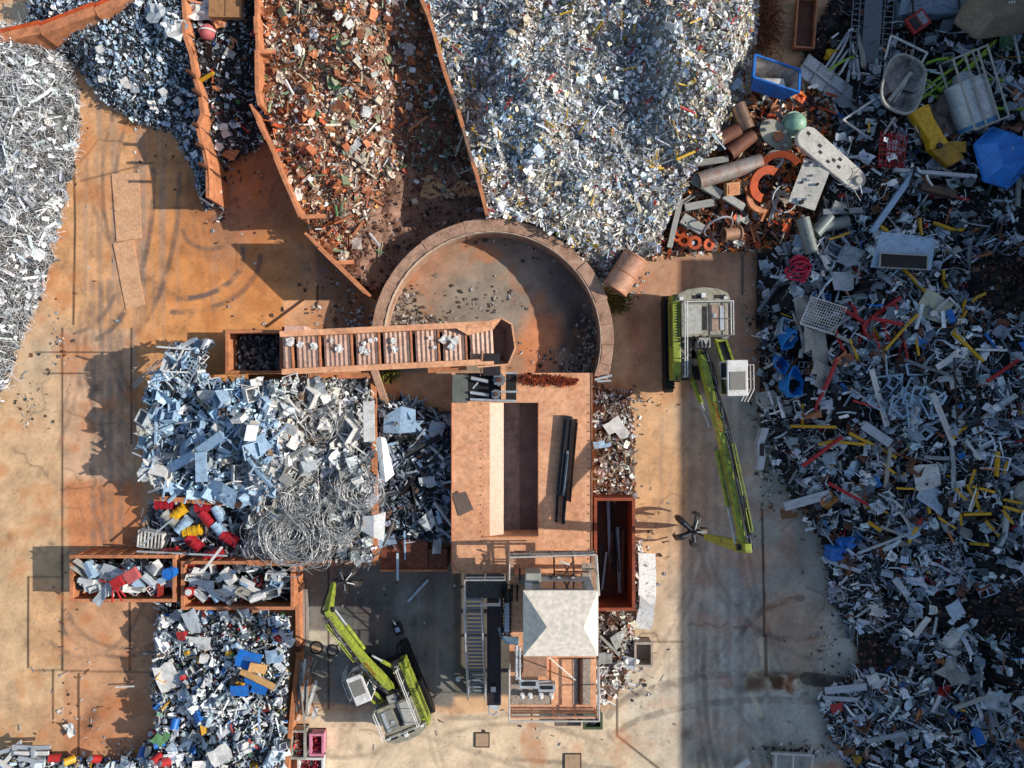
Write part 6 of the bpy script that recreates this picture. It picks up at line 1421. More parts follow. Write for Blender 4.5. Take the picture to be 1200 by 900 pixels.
# rounded white machine cover
t = lthing('machine_cover', 'long white cover with rounded ends and small square holes', 'machine cover', hG.at(966, 192), (4,5,-38)); t.location.z += .6
o = [(1.75+.55*math.cos(a), .55*math.sin(a)) for a in np.linspace(-PI/2, PI/2, 10)] + [(-1.75+.62*math.cos(a), .62*math.sin(a)) for a in np.linspace(PI/2, 3*PI/2, 10)]
LB(MB().prism(o, 0, .35), 'cover_shell', mat('off white cover', c('#cfc9bd'), .5, 0, .5, 1.5, c('#8b8376')), t, bevel=.05)
for x_, y_ in ((-1.0,.1),(-.75,-.15),(-.1,-.25),(.1,.0),(.35,.25),(.55,-.1),(-1.9,.2)): LB(MB().box(x_-.1,x_+.1,y_-.07,y_+.07,.352,.37), 'hole', m_black(), t)
LB(MB().loft([[(1.85+.3*math.cos(a)*s, .3*math.sin(a)*s, z_) for a in np.linspace(0, 2*PI, 12, endpoint=False)] for s, z_ in ((1,.35),(.6,.5))]), 'boss', m_lgrey(), t)
# white base plate with fittings
t = lthing('mounting_plate', 'square white mounting plate with bolts and fittings beside the orange flange', 'plate', hG.at(943, 220), (5,-5,-20)); t.location.z += .6
LB(MB().box(-.75,.75,-1.25,1.25,0,.08), 'plate', mat('off white cover', c('#cfc9bd')), t)
for i in range(12): x_, y_ = R.uniform(-.6,.6), R.uniform(-1.1,1.1); LB(MB().tube([(x_,y_,.08),(x_,y_,R.uniform(.12,.3))], R.uniform(.04,.12), 10), 'fitting', [m_steel(), m_dark(), m_galv()][i % 3], t)
# ribbed grey tailgate
t = lthing('ribbed_tailgate', 'long slanting grey ribbed panel beside the blue box', 'panel', hG.at(963, 105), (5,8,-32)); t.location.z += .8
LB(MB().box(-1.9,1.9,-.62,.62,0,.07), 'sheet', m_galv(), t)
for x_ in (-1.85,-.95,-.0,.95,1.85): LB(MB().box(x_-.05,x_+.05,-.6,.6,.071,.16), 'rib', m_lgrey(), t)
LB(MB().box(-1.9,1.9,-.05,.05,.161,.2), 'spine', m_galv(), t); LB(MB().box(1.95,2.2,-.3,0,0,.25), 'hinge', m_galv(), t)
# blue and white hopper box
def flared(t, L, Wd, H, fl, m_out, m_in, th=.05):
    b = [(-L/2,-Wd/2),(L/2,-Wd/2),(L/2,Wd/2),(-L/2,Wd/2)]; tp = [(x+(fl if x > 0 else -fl), y+(fl if y > 0 else -fl)*.6) for x, y in b]
    LB(MB().add([(x,y,0) for x,y in b]+[(x,y,.05) for x,y in b], [(3,2,1,0),(4,5,6,7),(0,1,5,4),(1,2,6,5),(2,3,7,6),(3,0,4,7)]), 'floor', m_in, t)
    for i in range(4):
        j = (i+1) % 4; A, B, C_, D = b[i], b[j], tp[j], tp[i]; nx = (A[0]+B[0])/2; ny = (A[1]+B[1])/2; l = math.hypot(nx, ny); nx, ny = nx/l*th, ny/l*th
        o = LB(MB().add([(*A,.052),(*B,.052),(*C_,H),(*D,H)], [(0,1,2,3)]), 'side_wall', m_in, t)
        LB(MB().add([(A[0]+nx,A[1]+ny,0),(B[0]+nx,B[1]+ny,0),(C_[0]+nx,C_[1]+ny,H),(D[0]+nx,D[1]+ny,H)], [(0,1,2,3)]), 'outer_skin', m_out, o)
    mb = MB()
    for i in range(4): mb.beam((*tp[i],H+.02), (*tp[(i+1)%4],H+.02), .12, .08)
    LB(mb, 'rim', m_out, t)
x, y, z = hG.at(893, 108); t = lthing('tipping_hopper', 'open tipping hopper, blue outside and white inside, above the pipes', 'hopper', (x, y, z+.7), (-20, 8, -14))
flared(t, 1.9, 1.1, 1.0, .4, m_blue(), mat('dirty white', c('#b5b2ab'), .6, 0, .8, 1.5, c('#6b4a38')))
LB(MB().add([(-.3,-.4,.1),(.9,-.3,.5),(.7,.4,.5),(-.4,.4,.1)], [(0,1,2,3)]), 'inner_plate', m_white(), t)
# concrete mixer tub
x, y, z = hG.at(1036, 116); t = lthing('mixing_tub', 'grimy white oval mixing tub on tubular legs', 'tub', (x, y, z+.75), (-8, 5, -20))
ov = lambda s_, zz: [(1.15*s_*math.copysign(abs(math.cos(a))**.7, math.cos(a)), 1.65*s_*math.copysign(abs(math.sin(a))**.7, math.sin(a)), zz) for a in np.linspace(0, 2*PI, 28, endpoint=False)]
tb = mat('grimy tub', c('#b4b1ab'), .55, 0, 1.0, 1.0, c('#332f2c'))
LB(MB().loft([ov(1.0,1.0), ov(.86,.55), ov(.6,.1), ov(.25,0)], False, True), 'tub_shell', tb, t, smooth=True)
LB(MB().loft([ov(1.04,1.02), ov(1.04,.9), ov(.97,.9), ov(.97,1.02), ov(1.04,1.02)], False, False), 'rim', m_lgrey(), t)
LB(MB().beam((-.3,-.9,.5), (.35,1.0,.75), .2, .1), 'mixing_blade', m_lgrey(), t); LB(MB().beam((.0,-.9,.5), (.3,.6,.7), .08, .08), 'mixing_arm', m_lgrey(), t); LB(MB().tube([(-.1,-.3,.1),(-.1,-.3,.3)], .16, 12), 'hub', m_rustd(), t)
for a, b in (((-1.0,-1.0,.3),(-2.1,-2.4,-.3)),((.4,-1.5,.3),(.2,-2.9,-.3)),((-1.0,1.6,.2),(-1.1,3.0,.3)),((.9,1.4,.2),(1.2,2.9,.3))): LB(MB().tube([a, b], .06, 8), 'leg', m_white(), t)
LB(MB().tube([(-2.1,-2.4,-.3),(.2,-2.9,-.3)], .06, 8), 'foot_bar', m_white(), t); LB(MB().tube([(-1.1,3.0,.3),(1.2,2.9,.3)], .06, 8), 'top_bar', m_white(), t)
# white tank in a tube frame
x, y, z = hG.at(1127, 128); t = lthing('framed_tank', 'round white tank lying in a bent tube frame', 'tank', (x, y, z+.7), (6, 0, 22))
LB(MB().tube([(0,-1.35,0),(0,-1.2,0),(0,0,0),(0,.9,0),(0,1.25,0)], 1.0, 26), 'tank_body', mat('tank white', c('#c6cbcb'), .4, .1, .5, 1, c('#877b6d')), t, smooth=True)
LB(MB().tube([(0,1.25,0),(-.1,1.75,0)], .62, 20, r2=.3), 'tank_neck', mat('tank neck', c('#8fa2ad'), .5, 0, .5, 2, c('#9a6a40')), t, smooth=True); LB(MB().pipe((0,-1.3,0),(0,-1.1,0), 1.05, .05, 26), 'hoop', mat('tank hoop', c('#3d7fa8')), t)
for x_ in (-.95,-.3,.45,1.0): LB(MB().tube([(x_,-1.4,1.05),(x_,2.5,1.05)], .055, 8), 'frame_tube', m_lgrey(), t)
for y_ in (-1.4,2.5): LB(MB().tube([(-.95,y_,1.05),(1.0,y_,1.05)], .055, 8), 'cross_tube', m_lgrey(), t)
for x_ in (-.95,1.0): LB(MB().tube([(x_,2.5,1.05),(x_,2.6,.0),(x_,-1.4,0)], .055, 8), 'frame_tube', m_lgrey(), t)
# yellow bent machine arm
x, y, z = hG.at(1085, 160); t = lthing('yellow_machine_arm', 'bent yellow machine arm lying between the tub and the blue skip', 'machine part', (x, y, z+.6))
LB(MB().loft([[(px_-w_,py_-w_*.4,0),(px_+w_,py_+w_*.4,0),(px_+w_,py_+w_*.4,.5),(px_-w_,py_-w_*.4,.5)] for px_, py_, w_ in ((-1.0,1.2,.5),(-.6,.4,.42),(-.1,-.4,.4),(.1,-.9,.5))]), 'upper_arm', m_yel(), t, bevel=.06)
LB(MB().loft([[(px_-w_,py_-w_*.6,0),(px_+w_,py_+w_*.6,0),(px_+w_,py_+w_*.6,.45),(px_-w_,py_-w_*.6,.45)] for px_, py_, w_ in ((.05,-.85,.4),(.6,-1.3,.45),(1.1,-1.75,.4))]), 'lower_arm', mat('dirty yellow', c('#b58618'), .5, 0, .7, 2, c('#5c4a20')), t, bevel=.06)
LB(MB().box(.5,1.6,-1.2,-.6,.1,.4), 'end_plate', mat('dirty yellow', c('#b58618')), t, bevel=.04); LB(MB().tube([(.05,-.9,-.1),(.05,-.9,.6)], .16, 12), 'joint', m_dark(), t)
x, y, z = hG.at(1092, 142); piece('tarpaulin', 'crumple', mat('brown cloth', c('#6f6259'), .9, 0, .4, 3), (x, y, z+1.2), (1.5,1.9,1.0), (0,.1,.6), 'crumpled brown cloth lying between the yellow arm and the white tank', 'cloth')
# faceted skips
def faceted(label, px, py, L, Wd, H, yaw, m, mark, hp=hG, tilt=(0,0), lift=.35):
    x, y, z = hp.at(px, py); t = lthing('upturned_skip', label, 'skip', (x, y, z+lift), (tilt[0], tilt[1], yaw))
    o0 = [(-L/2,0),(-L*.3,-Wd/2),(L*.3,-Wd/2),(L/2,0),(L*.3,Wd/2),(-L*.3,Wd/2)]; o1 = [(px_*.62, py_*.62) for px_, py_ in o0]
    LB(MB().loft([[(*p,0) for p in o0], [(*p,H) for p in o1]], True, True), 'shell', m, t, bevel=.03)
    mb = MB()
    for i in range(6): mb.beam((*o0[i],.02), (*o0[(i+1)%6],.02), .1, .1)
    LB(mb, 'rim', m, t)
    for xx in (-L*.12, L*.12): LB(MB().box(xx-.03,xx+.03,-Wd*.3,Wd*.3,H+.001,H+.06), 'rib', m, t)
    for i in range(3): LB(MB().box(.1+i*.14,.18+i*.14,-.08,.06,H+.002,H+.008), 'stencil_mark', mark, t)
    return t
faceted('bright blue upturned skip with pale stencil mark', 1156, 192, 3.4, 2.6, .9, 105, mat('skip blue', c('#2f86dd'), .4, 0, .4, 2, c('#1a4f8c')), mat('pale mark', c('#9fc4e6')), tilt=(8,0), lift=1.0)
faceted('large beige brown upturned skip in the far shaded corner', 1152, 30, 4.4, 2.4, 1.0, 8, mat('beige brown', c('#8a7a63'), .6, 0, .5, 1, c('#5d4f40')), m_white(), tilt=(-14,0), lift=.9)
t = lthing('blue_tarpaulin', 'long pale blue grey cover stretched along the far shaded corner', 'cover', (*W(1140, -4, 1.5)[:2], 1.0), (0,0,2))
LB(MB().loft([[(x_, y_, z_) for y_, z_ in ((-1.0,0),(-.9,.5),(-.3,.75),(.5,.8),(1.2,.5),(1.3,0))] for x_ in np.linspace(-4.2, 5, 8)]), 'cover_sheet', mat('blue grey cover', c('#7d909e'), .5, 0, .5, .8, c('#4b5a66')), t, smooth=True)
for x_ in (-3.6,-1,1.6,4.2): LB(MB().box(x_-.05,x_+.05,-1.05,1.35,.82,.86), 'strap', m_dark(), t)
# wire rack and poles in the shaded corner
x, y, z = hG.at(1012, 48); t = lthing('wire_rack', 'dark wire rack with a ribbed grey board on top', 'rack', (x, y, z+.4), (0,0,-4))
LB(MB().box(-.5,.5,-1.7,1.9,.45,.5), 'ribbed_board', mat('slate board', c('#5f6c74'), .5, .1, .3, 3), t)
for i in range(12): LB(MB().tube([(-1.1,-1.8+i*.32,.3),(1.2,-1.8+i*.32,.3)], .03, 5), 'wire', m_steel(), t)
for x_ in (-1.1,-.7,.7,1.2): LB(MB().tube([(x_,-2,.36),(x_,2,.36)], .03, 5), 'long_wire', m_steel(), t)
for i, (a, b) in enumerate([((963,84),(990,42)),((966,88),(993,47)),((968,92),(990,62)),((990,100),(992,60)),((996,96),(997,55)),((1002,98),(1001,70)),((978,92),(992,76))]): bar(hG, a, b, .13, m_galv(), 'silver_pole', 'silver grey pole leaning beside the dark wire rack', 'pole', 'silver poles beside the wire rack', lift=.4)
for a, b, w_, m, l in (((1015,275),(1065,203),.28,CM['lightblue'],'long blue grey pipe slanting across the shaded heap'),((1040,203),(1135,211),.2,m_galv(),'long pale rail below the yellow machine arm'),((1187,40),(1186,80),.1,m_white(),'white post at the far edge of the shaded corner'),((1197,38),(1197,85),.16,m_galv(),'thicker pale post at the far edge of the shaded corner'),
                    ((1140,85),(1190,125),.07,m_lgrey(),'thin grey tube right of the framed tank'),((1163,108),(1180,78),.07,m_lgrey(),'bent grey tube right of the framed tank'),((1150,110),(1168,78),.09,m_galv(),'pale tube end right of the framed tank'),((958,252),(1003,250),.3,m_steel(),'grey beam under the round white cover'),
                    ((1070,222),(1110,232),.4,mat('brown timber', c('#5d4a3c')),'brown timber below the pale rail')):
    bar(hG, a, b, w_, m, 'metal_pole', l, 'pole', lift=.6)
for x_ in range(1):
    mb_l = thing('dark_lattice', 'long dark lattice frame lying on the middle of the heap', 'lattice', hG.at(1118, 440))
    a0 = Vector(hG.at(1108,420)); a1 = Vector(hG.at(1112,500)); b0 = Vector(hG.at(1130,418)); b1 = Vector(hG.at(1138,498))
    for q in (a0,a1,b0,b1): q.z += .7
    for p, q in ((a0,a1),(b0,b1)): MB().tube([p,q], .05, 6).build('long_bar', m_dark(), mb_l)
    for i in range(9): MB().tube([a0.lerp(a1,i/8), b0.lerp(b1,min(1,(i+.5)/8))], .03, 5).build('cross_bar', m_dark(), mb_l)
# red mesh crate, red box
x, y, z = hG.at(1038, 180); t = lthing('red_mesh_cage', 'tangled red wire cage below the mixing tub', 'cage', (x, y, z+.4), (0,0,-5))
for i in range(11): LB(MB().tube([(-.6+i*.12,-1.0,.2+R.uniform(-.1,.2)),(-.6+i*.12+R.uniform(-.2,.2),.9,.3)], .025, 5), 'wire', m_red(), t)
for i in range(7): LB(MB().tube([(-.7,-.9+i*.28,.3),(.7,-.9+i*.28+R.uniform(-.15,.15),.3)], .025, 5), 'cross_wire', m_red(), t)
x, y, z = hG.at(1068, 32); t = lthing('red_tool_case', 'open red case with dark inserts in the shaded corner', 'case', (x, y, z+.5), (0,0,35))
LB(MB().box(-.6,.6,-.5,.5,0,.2), 'case_body', m_red(), t, bevel=.04); LB(MB().box(-.45,-.05,-.35,.35,.201,.24), 'insert', m_dark(), t); LB(MB().box(.05,.45,-.35,.35,.201,.24), 'insert', m_steel(), t)
# brown rusty tray and bird-nest wire near the bright heap
x, y, _ = W(943, 28, .5); t = lthing('rusty_tray', 'rusty open tray lying on the brown earth beyond the bright heap', 'tray', (x, y, .35), (0,0,-4))
LB(MB().box(-.55,.55,-1.5,1.5,0,.06), 'floor', m_rustd(), t)
for b_ in ((-.6,-.5,-1.5,1.5),(.5,.6,-1.5,1.5),(-.49,.49,-1.5,-1.4),(-.49,.49,1.4,1.5)): LB(MB().box(*b_,.061,.35), 'side_wall', m_rust(), t)
s = Scrap(); n = 900; X_ = 898+N.normal(0,9,n); Y_ = 22+N.normal(0,22,n); P = np.array([W(a,b,.9+N.uniform(-.5,.3)) for a,b in zip(X_,Y_)]); nr = np.tile([0,0,1.],(n,1)); col = np.array([c(k) for k in ('#8a5236','#6d3f2a','#a8744f')])[N.integers(0,3,n)]
s.add('wire', P, nr, N.uniform(.4,1.0,n), col, .6); tag(s.build('rusty_wire_tangle', SCRAP2), 'brown tangle of rusty wire at the far edge of the bright heap', 'wire', kind='stuff')
# blue tubs, pink tangle, cage
for (px, py, r_, l) in ((918,395,.5,'upper bright blue crushed tub at the lane side of the heap'),(909,425,.45,'middle bright blue crushed tub at the lane side of the heap'),(921,452,.8,'largest bright blue crushed tub curled at the lane side of the heap')):
    x, y, z = hG.at(px, py); t = lthing('crushed_tub', l, 'tub', (x, y, z+.4), (R.uniform(-30,30), R.uniform(-30,30), R.uniform(0,180)))
    rg = [[(r_*s_*math.cos(a)*(1+.25*math.sin(3*a+i)), r_*s_*.8*math.sin(a)*(1+.2*math.cos(2*a+i)), zz) for a in np.linspace(0,2*PI,18,endpoint=False)] for i, (s_, zz) in enumerate(((1.1,.5),(1,.2),(.8,-.2),(.5,-.3)))]
    LB(MB().loft(rg, False, True), 'tub_shell', mat('vivid blue', c('#1f86d6'), .35, 0, .3, 3), t); LB(MB().tube([rg[0][i] for i in range(14)], .05, 6), 'rim', mat('vivid blue', c('#1f86d6')), t)
mp_ = mat('pinkish red', c('#c92a4a'), .45, 0, .3, 3); x, y, z = hG.at(932, 316); t = lthing('red_hose_bundle', 'pinkish red bundle of curved hose at the upper edge of the heap', 'hose', (x, y, z+.4))
for i in range(6):
    r_ = R.uniform(.3,.65); ph = R.uniform(0,6); LB(MB().tube([(r_*math.cos(a)*1.1+.1*math.sin(3*a), r_*math.sin(a)*.8+.15*i-.4, .1+.25*math.sin(2*a+ph)) for a in np.linspace(ph, ph+5, 18)], .07, 7), 'hose_loop', mp_, t, smooth=True)
x, y, z = hG.at(955, 372); t = lthing('shopping_cage', 'white wire cage crushed above the grey plates', 'cage', (x, y, z+.8), (10,-10,-20))
for i in range(14): LB(MB().tube([(-.9+i*.13,-.7,.1),(-.8+i*.13,.7,.25)], .02, 5), 'wire', m_white(), t)
for i in range(10): LB(MB().tube([(-.9,-.7+i*.155,.15),(.9,-.7+i*.155,.2)], .02, 5), 'cross_wire', m_white(), t)
LB(MB().tube([(-.9,-.75,.1),(.95,-.75,.15),(1.0,.8,.3),(-.9,.8,.2),(-.9,-.75,.1)], .05, 6), 'frame_tube', m_white(), t)
for (px, py, s, a, l) in ((940,365,(1.4,1.5,.5),10,'grey plate under the white wire cage'),(952,410,(1.3,2.4,.4),5,'long pale grey plate under the white wire cage'),(958,440,(1.2,1.4,.4),-15,'pale grey plate below the long grey plate')):
    x, y, z = hG.at(px, py); piece('metal_plate', 'sheet', mat('warm grey plate', c('#9d9a90'), .5, .1, .4, 2), (x, y, z+.4), s, (0,.1,math.radians(a)), l, 'plate')
x, y, z = hG.at(898, 468); t = lthing('crushed_car_wing', 'pale curved car panel at the edge of the lane', 'car panel', (x, y, z+.3), (0,0,10))
LB(MB().tube([(-.6,.5,0),(-.7,0,.1),(-.4,-.4,.1),(.2,-.5,.1),(.8,-.2,0)], .1, 6).add([(-.6,.5,0),(.3,.5,.2),(.8,-.2,.1),(-.4,-.4,.1)], [(0,3,2,1)]), 'panel', m_lgrey(), t)
x, y, z = hG.at(889, 525); t = lthing('crushed_bumper', 'long white crushed bumper along the edge of the heap', 'bumper', (x, y, z+.3), (0,0,88))
LB(MB().loft([[(x_, y_-.3, 0), (x_, y_+.3, .0), (x_, y_+.2, .3), (x_, y_-.2, .3)] for x_, y_ in ((-1.2,.1),(-.5,0),(.3,.1),(1.2,-.15))]), 'bumper_skin', m_galv(), t)
LB(MB().box(-.4,.3,-.1,.15,.302,.33), 'grille', m_dark(), t)
x, y, z = hG.at(1048, 298); t = lthing('sheet_frame', 'grey corrugated sheet with a dark framed window', 'sheet', (x, y, z+.6), (0,0,-3))
LB(MB().add([(-1.6,-.9,0),(1.7,-.9,0),(1.7,.7,.3),(.8,.9,.2),(-1.2,1.0,.2)], [(0,1,2,3,4)]), 'sheet', CM['lightblue'], t); LB(MB().box(-1.2,1.3,-.9,-.2,.2,.22), 'dark_window', m_black(), t)
for b_ in ((-1.25,1.35,-.95,-.9),(-1.25,1.35,-.2,-.15),(-1.25,-1.2,-.9,-.2),(1.3,1.35,-.9,-.2)): LB(MB().box(*b_,.2,.3), 'frame_bar', m_lgrey(), t)
# bright wire tangle frames
for i in range(16):
    x, y, z = hG.at(1055+R.gauss(0,18), 470+R.gauss(0,14)); piece('scrap_framework', 'frame', CM['lightblue'], (x, y, z+.5), (R.uniform(.8,1.5), R.uniform(.5,1.0), .1), (R.gauss(0,.5), R.gauss(0,.5), R.uniform(0,6)), 'pale blue tubular frame in the bright tangle on the shaded heap', 'frame', 'pale frames in the bright tangle')
# frames at the bottom edge of the lane
x, y, _ = W(925, 893, .6); t = lthing('metal_trolley', 'pale metal trolley frame at the lower edge of the lane', 'trolley', (x, y, .4), (0,0,-3))
LB(MB().box(-.9,1.2,-.5,.5,0,.08), 'deck', m_lgrey(), t)
for x_ in (-.9,.1,1.2): LB(MB().tube([(x_,-.5,.5),(x_,.6,.5)], .05, 6), 'cross_tube', m_white(), t)
for y_ in (-.5,.6): LB(MB().tube([(-1.2,y_,.5),(1.3,y_,.5)], .05, 6), 'side_tube', m_white(), t)
for x_, y_ in ((-.8,-.4),(1.1,-.4),(-.8,.5),(1.1,.5)): LB(MB().tube([(x_-.04,y_,-.15),(x_+.04,y_,-.15)], .14, 12), 'wheel', m_black(), t)
bar(None, (857,903), (876,888), .35, m_white(), 'white_beam', 'white beam at the bottom edge of the shaded lane', 'beam', ground=.2, ht=.15)
# ---- small yard: boxes, planks, covers
t, b = open_box('pink_crate', 'pink crate full of dark red pieces beside the partition', 'crate', 364, 379, 860, 884, .7, mat('pink crate', c('#d88aa0'), .6), t_=.05)
cubes_in(b, .5, 70, (.15,.3), ['#9c1f33','#c23a4c','#7a1626'], ['box','crumple'], 'red_parts', 'dark red pieces in the pink crate')
t, b = open_box('white_crate', 'pale crate of red pieces at the bottom of the yard', 'crate', 350, 379, 888, 910, .6, m_white(), t_=.05)
cubes_in(b, .45, 90, (.15,.3), ['#9c1f33','#c23a4c','#7a1626'], ['box','crumple'], 'red_parts', 'dark red pieces in the pale crate at the bottom')
t, b = open_box('narrow_crate', 'narrow pale crate with red cloth between the partition and the pink crate', 'crate', 341, 358, 856, 888, .8, m_lgrey(), t_=.05)
cubes_in(b, .6, 60, (.2,.4), ['#b52a2a','#d8cfc4','#8a5a4a'], ['crumple','sheet'], 'red_cloth', 'red and pale rags in the narrow crate')
for i, px in enumerate((352.5, 356, 359.5)):
    tag(MB().beam(W(px,690,.15+i*.01), W(px+1.2,762-i*2,.15+i*.01), .14, .12).build('plank', mat('grey plank', c('#a29a90'), .7, 0, .5, 3, streak=True)), 'long narrow grey plank lying along the partition', 'plank', 'planks along the partition')
for i in range(26):
    x0_ = 352+R.uniform(-4,14); y0_ = R.uniform(768,800); x1_ = 345+R.uniform(-3,16); y1_ = y0_+R.uniform(35,62)
    z1 = R.uniform(.3,1.3); tag(MB().beam(W(x0_+R.uniform(0,8),y0_,z1+.3), W(x1_,y1_,z1), R.uniform(.06,.16), .07).build('long_bar', [m_lgrey(), m_white(), m_rust(), mat('grey plank', c('#a29a90'))][i % 4]), 'long thin weathered bar in the bundle leaning on the partition', 'bar', 'bundle of long bars at the partition')
tag(MB().beam(W(371,828,.4), W(367,842,.4), .25, .1).build('white_plank', m_white()), 'short white plank beside the bundle of long bars', 'plank')
tag(MB().beam(W(478,705,.12), W(502,679,.12), .14, .1).build('pale_bar', mat('blue white bar', c('#b5cdd6'))), 'pale blue bar lying slanting on the dark yard floor', 'bar')
tag(MB().beam(W(466,648,1.5), W(466,680,1.5), .13, .1).build('pale_bar', mat('blue white bar', c('#b5cdd6'))), 'pale blue bar overhanging the flat rack edge', 'bar')
def cover_plate(label, px, py, m, r=None, w_=None, name='manhole_cover'):
    x, y, _ = W(px, py, .03); t = thing(name, label, 'cover', (x, y, .03))
    if r:
        MB().tube([(x,y,.02),(x,y,.045)], r, 28).build('lid', m, t); MB().pipe((x,y,.02),(x,y,.055), r+.09, .08, 28).build('frame_ring', m_dark(), t)
    else:
        MB().box(x-w_,x+w_,y-w_,y+w_,.02,.05).build('lid', m, t)
        for b_ in ((x-w_-.06,x+w_+.06,y-w_-.06,y-w_-.004),(x-w_-.06,x+w_+.06,y+w_+.004,y+w_+.06),(x-w_-.06,x-w_-.004,y-w_,y+w_),(x+w_+.004,x+w_+.06,y-w_,y+w_)): MB().box(*b_,.02,.055).build('frame_bar', m_dark(), t)
cover_plate('round grey manhole cover in the small yard', 390, 762, mat('cover grey2', c('#6f6a64')), r=.26)
cover_plate('round tan manhole cover in the small yard', 371, 759, mat('cover tan', c('#b99a7a')), r=.3)
cover_plate('square checkered hatch in the dark yard floor', 473, 763, mat('hatch grey', c('#87837c'), .6, .1, .9, 18), w_=.36, name='floor_hatch')
cover_plate('square brown hatch in the pale ground below the stairs', 565, 867, mat('hatch tan', c('#b89878'), .7, 0, .3, 3), w_=.38, name='floor_hatch')
cover_plate('square tan hatch at the bottom edge of the pale ground', 671, 893, mat('hatch tan', c('#b89878')), w_=.45, name='floor_hatch')
t = lthing('angle_grinder_cart', 'small dark machine standing on the dark yard floor', 'machine', W(467, 736, .2), (0,0,20))
LB(MB().box(-.25,.25,-.35,.35,0,.3), 'machine_body', m_dark(), t, bevel=.04); LB(MB().tube([(0,.3,.3),(0,.7,.6)], .04, 6), 'handle', m_galv(), t); LB(MB().box(-.12,.12,-.1,.15,.301,.36), 'top_cap', CM['lightblue'], t)
# ---- steel plates on the orange ground
mp2 = mat('ground plate', c('#d9a980'), .7, 0, .6, 1, c('#c08862'), .1, grime=.3)
for pts, l in (([(131,204),(163,203),(166,279),(137,283)],'thin steel plate on the orange ground nearest the shadow'),([(133,286),(156,281),(170,357),(148,363)],'thin steel plate below the other plate on the orange ground')):
    q = [W(x_,y_,.03)[:2] for x_, y_ in pts]; tag(MB().prism(q[::-1], .02, .06).build('steel_plate', mp2), l, 'steel plate')
tag(MB().beam(W(313,383,.06), W(356,351,.06), .09, .07).build('steel_rod', m_rustd()), 'thin dark rod lying on the pale orange ground above the bin', 'rod')
t = lthing('crushed_can', 'crushed framed can at the tip of the crumpled wall', 'can', W(248, 229, .6), (20,10,60))
LB(MB().box(-.5,.4,-.35,.35,0,.08), 'base', m_dark(), t)
for b_ in ((-.5,.4,-.4,-.35),(-.5,.4,.35,.4),(-.55,-.5,-.4,.4),(.4,.45,-.4,.4)): LB(MB().box(*b_,.081,.5), 'frame_side', m_white(), t)
# carton, red ball, yellow tool between walls
x, y, z = hC.at(269, 13); t = lthing('cardboard_box', 'flat brown cardboard box with white rag on the narrow dark heap', 'box', (x, y, z+.3), (0,0,-1))
LB(MB().box(-.9,.9,-.65,.65,0,.3), 'carton', mat('cardboard', c('#a97a50'), .8, 0, .3, 2), t); LB(MB().box(-.02,.02,-.6,.6,.301,.31), 'seam', m_rustd(), t)
x, y, z = hC.at(246, 41); t = lthing('red_bundle', 'round pale red bundle tied with straps on the narrow dark heap', 'bundle', (x, y, z+.3))
LB(MB().loft([[(.45*math.cos(p)*math.cos(a)*(1+.1*math.sin(5*a)), .45*math.cos(p)*math.sin(a), .4*math.sin(p)) for a in np.linspace(0,2*PI,20,endpoint=False)] for p in np.radians([-40,-10,20,50,80])]), 'wrap', mat('rose wrap', c('#c96a6a'), .7, 0, .5, 5), t, smooth=True)
LB(MB().pipe((0,-.04,0),(0,.04,0), .47, .03, 20), 'strap', m_white(), t)
bar(hC, (237,101), (255,90), .14, m_yel(), 'yellow_bar', 'short yellow bar beside the crumpled wall', 'bar', lift=.5)
for px, py, l, cc, s in ((237,15,'white crumpled sheet between the cardboard box and the crumpled wall','white',(.9,1.3,.6)),(208,38,'bright crumpled white sheet at the top of the silver heap','white',(1.3,1.2,.5)),(186,20,'pale crumpled sheet beside the brightest white one','pale',(1.0,1.0,.5))):
    h = hC if cc == 'white' and px > 230 else hB; x, y, z = h.at(px, py); piece('crumpled_sheet', 'crumple', CM[cc], (x, y, z+.3), s, (0,.1,R.uniform(0,3)), l, 'sheet')
for px, py in ((122,94),(148,97),(152,101),(193,109),(210,120),(120,60),(230,150),(264,150),(266,158),(258,173)):
    x, y, z = (hB if px < 240 else hC).at(px, py); piece('pale_chip', 'sheet', CM['white'], (x, y, z+.2), (.45,.4,.1), (0,0,R.uniform(0,3)), 'small pale square chip lying near the crumpled rusty wall', 'chip', 'pale chips near the crumpled wall')
# small parts heap specials
for px, py, s, a, cc, l in ((200,790,(1.2,1.5,.3),20,'white','large white sheet on the outer side of the small parts heap'),(238,750,(1.4,.8,.5),0,'white','pale rounded tray on the small parts heap'),(230,725,(.8,1.4,.3),20,'pale','pale frame sheet at the top of the small parts heap'),(295,770,(1.3,1.0,.2),-20,'blue','blue sheet under the wooden board'),
                         (303,800,(1.3,.8,.2),-10,'blue','lower blue sheet beside the wooden board'),(285,805,(1.0,.7,.2),0,'blue','small blue sheet beside the lower one'),(218,742,(.6,.6,.6),0,'red','red box near the pale rounded tray'),(193,860,(.9,.7,.3),50,'green','green sheet on the lower small parts heap'),
                         (325,765,(1.0,.7,.3),10,'lightblue','pale blue sheet near the partition'),(262,880,(1.2,.9,.4),30,'white','white bent sheet low on the small parts heap'),(240,895,(.9,.9,.5),0,'white','white crumpled casing at the bottom edge')):
    x, y, z = hK.at(px, py); piece('scrap_sheet', 'sheet', CM[cc], (x, y, z+.45), s, (R.gauss(0,.1), R.gauss(0,.1), math.radians(a)), l, 'panel')
bar(hK, (288,780), (327,799), .35, mat('wooden board', c('#c99a62'), .7, 0, .4, 3, streak=True), 'wooden_board', 'long tan wooden board on top of the small parts heap', 'board', lift=.7, ht=.06)
bar(hK, (298,775), (318,778), .5, mat('wooden board', c('#c99a62')), 'wooden_board', 'short tan board end above the long wooden board', 'board', lift=.75, ht=.06)
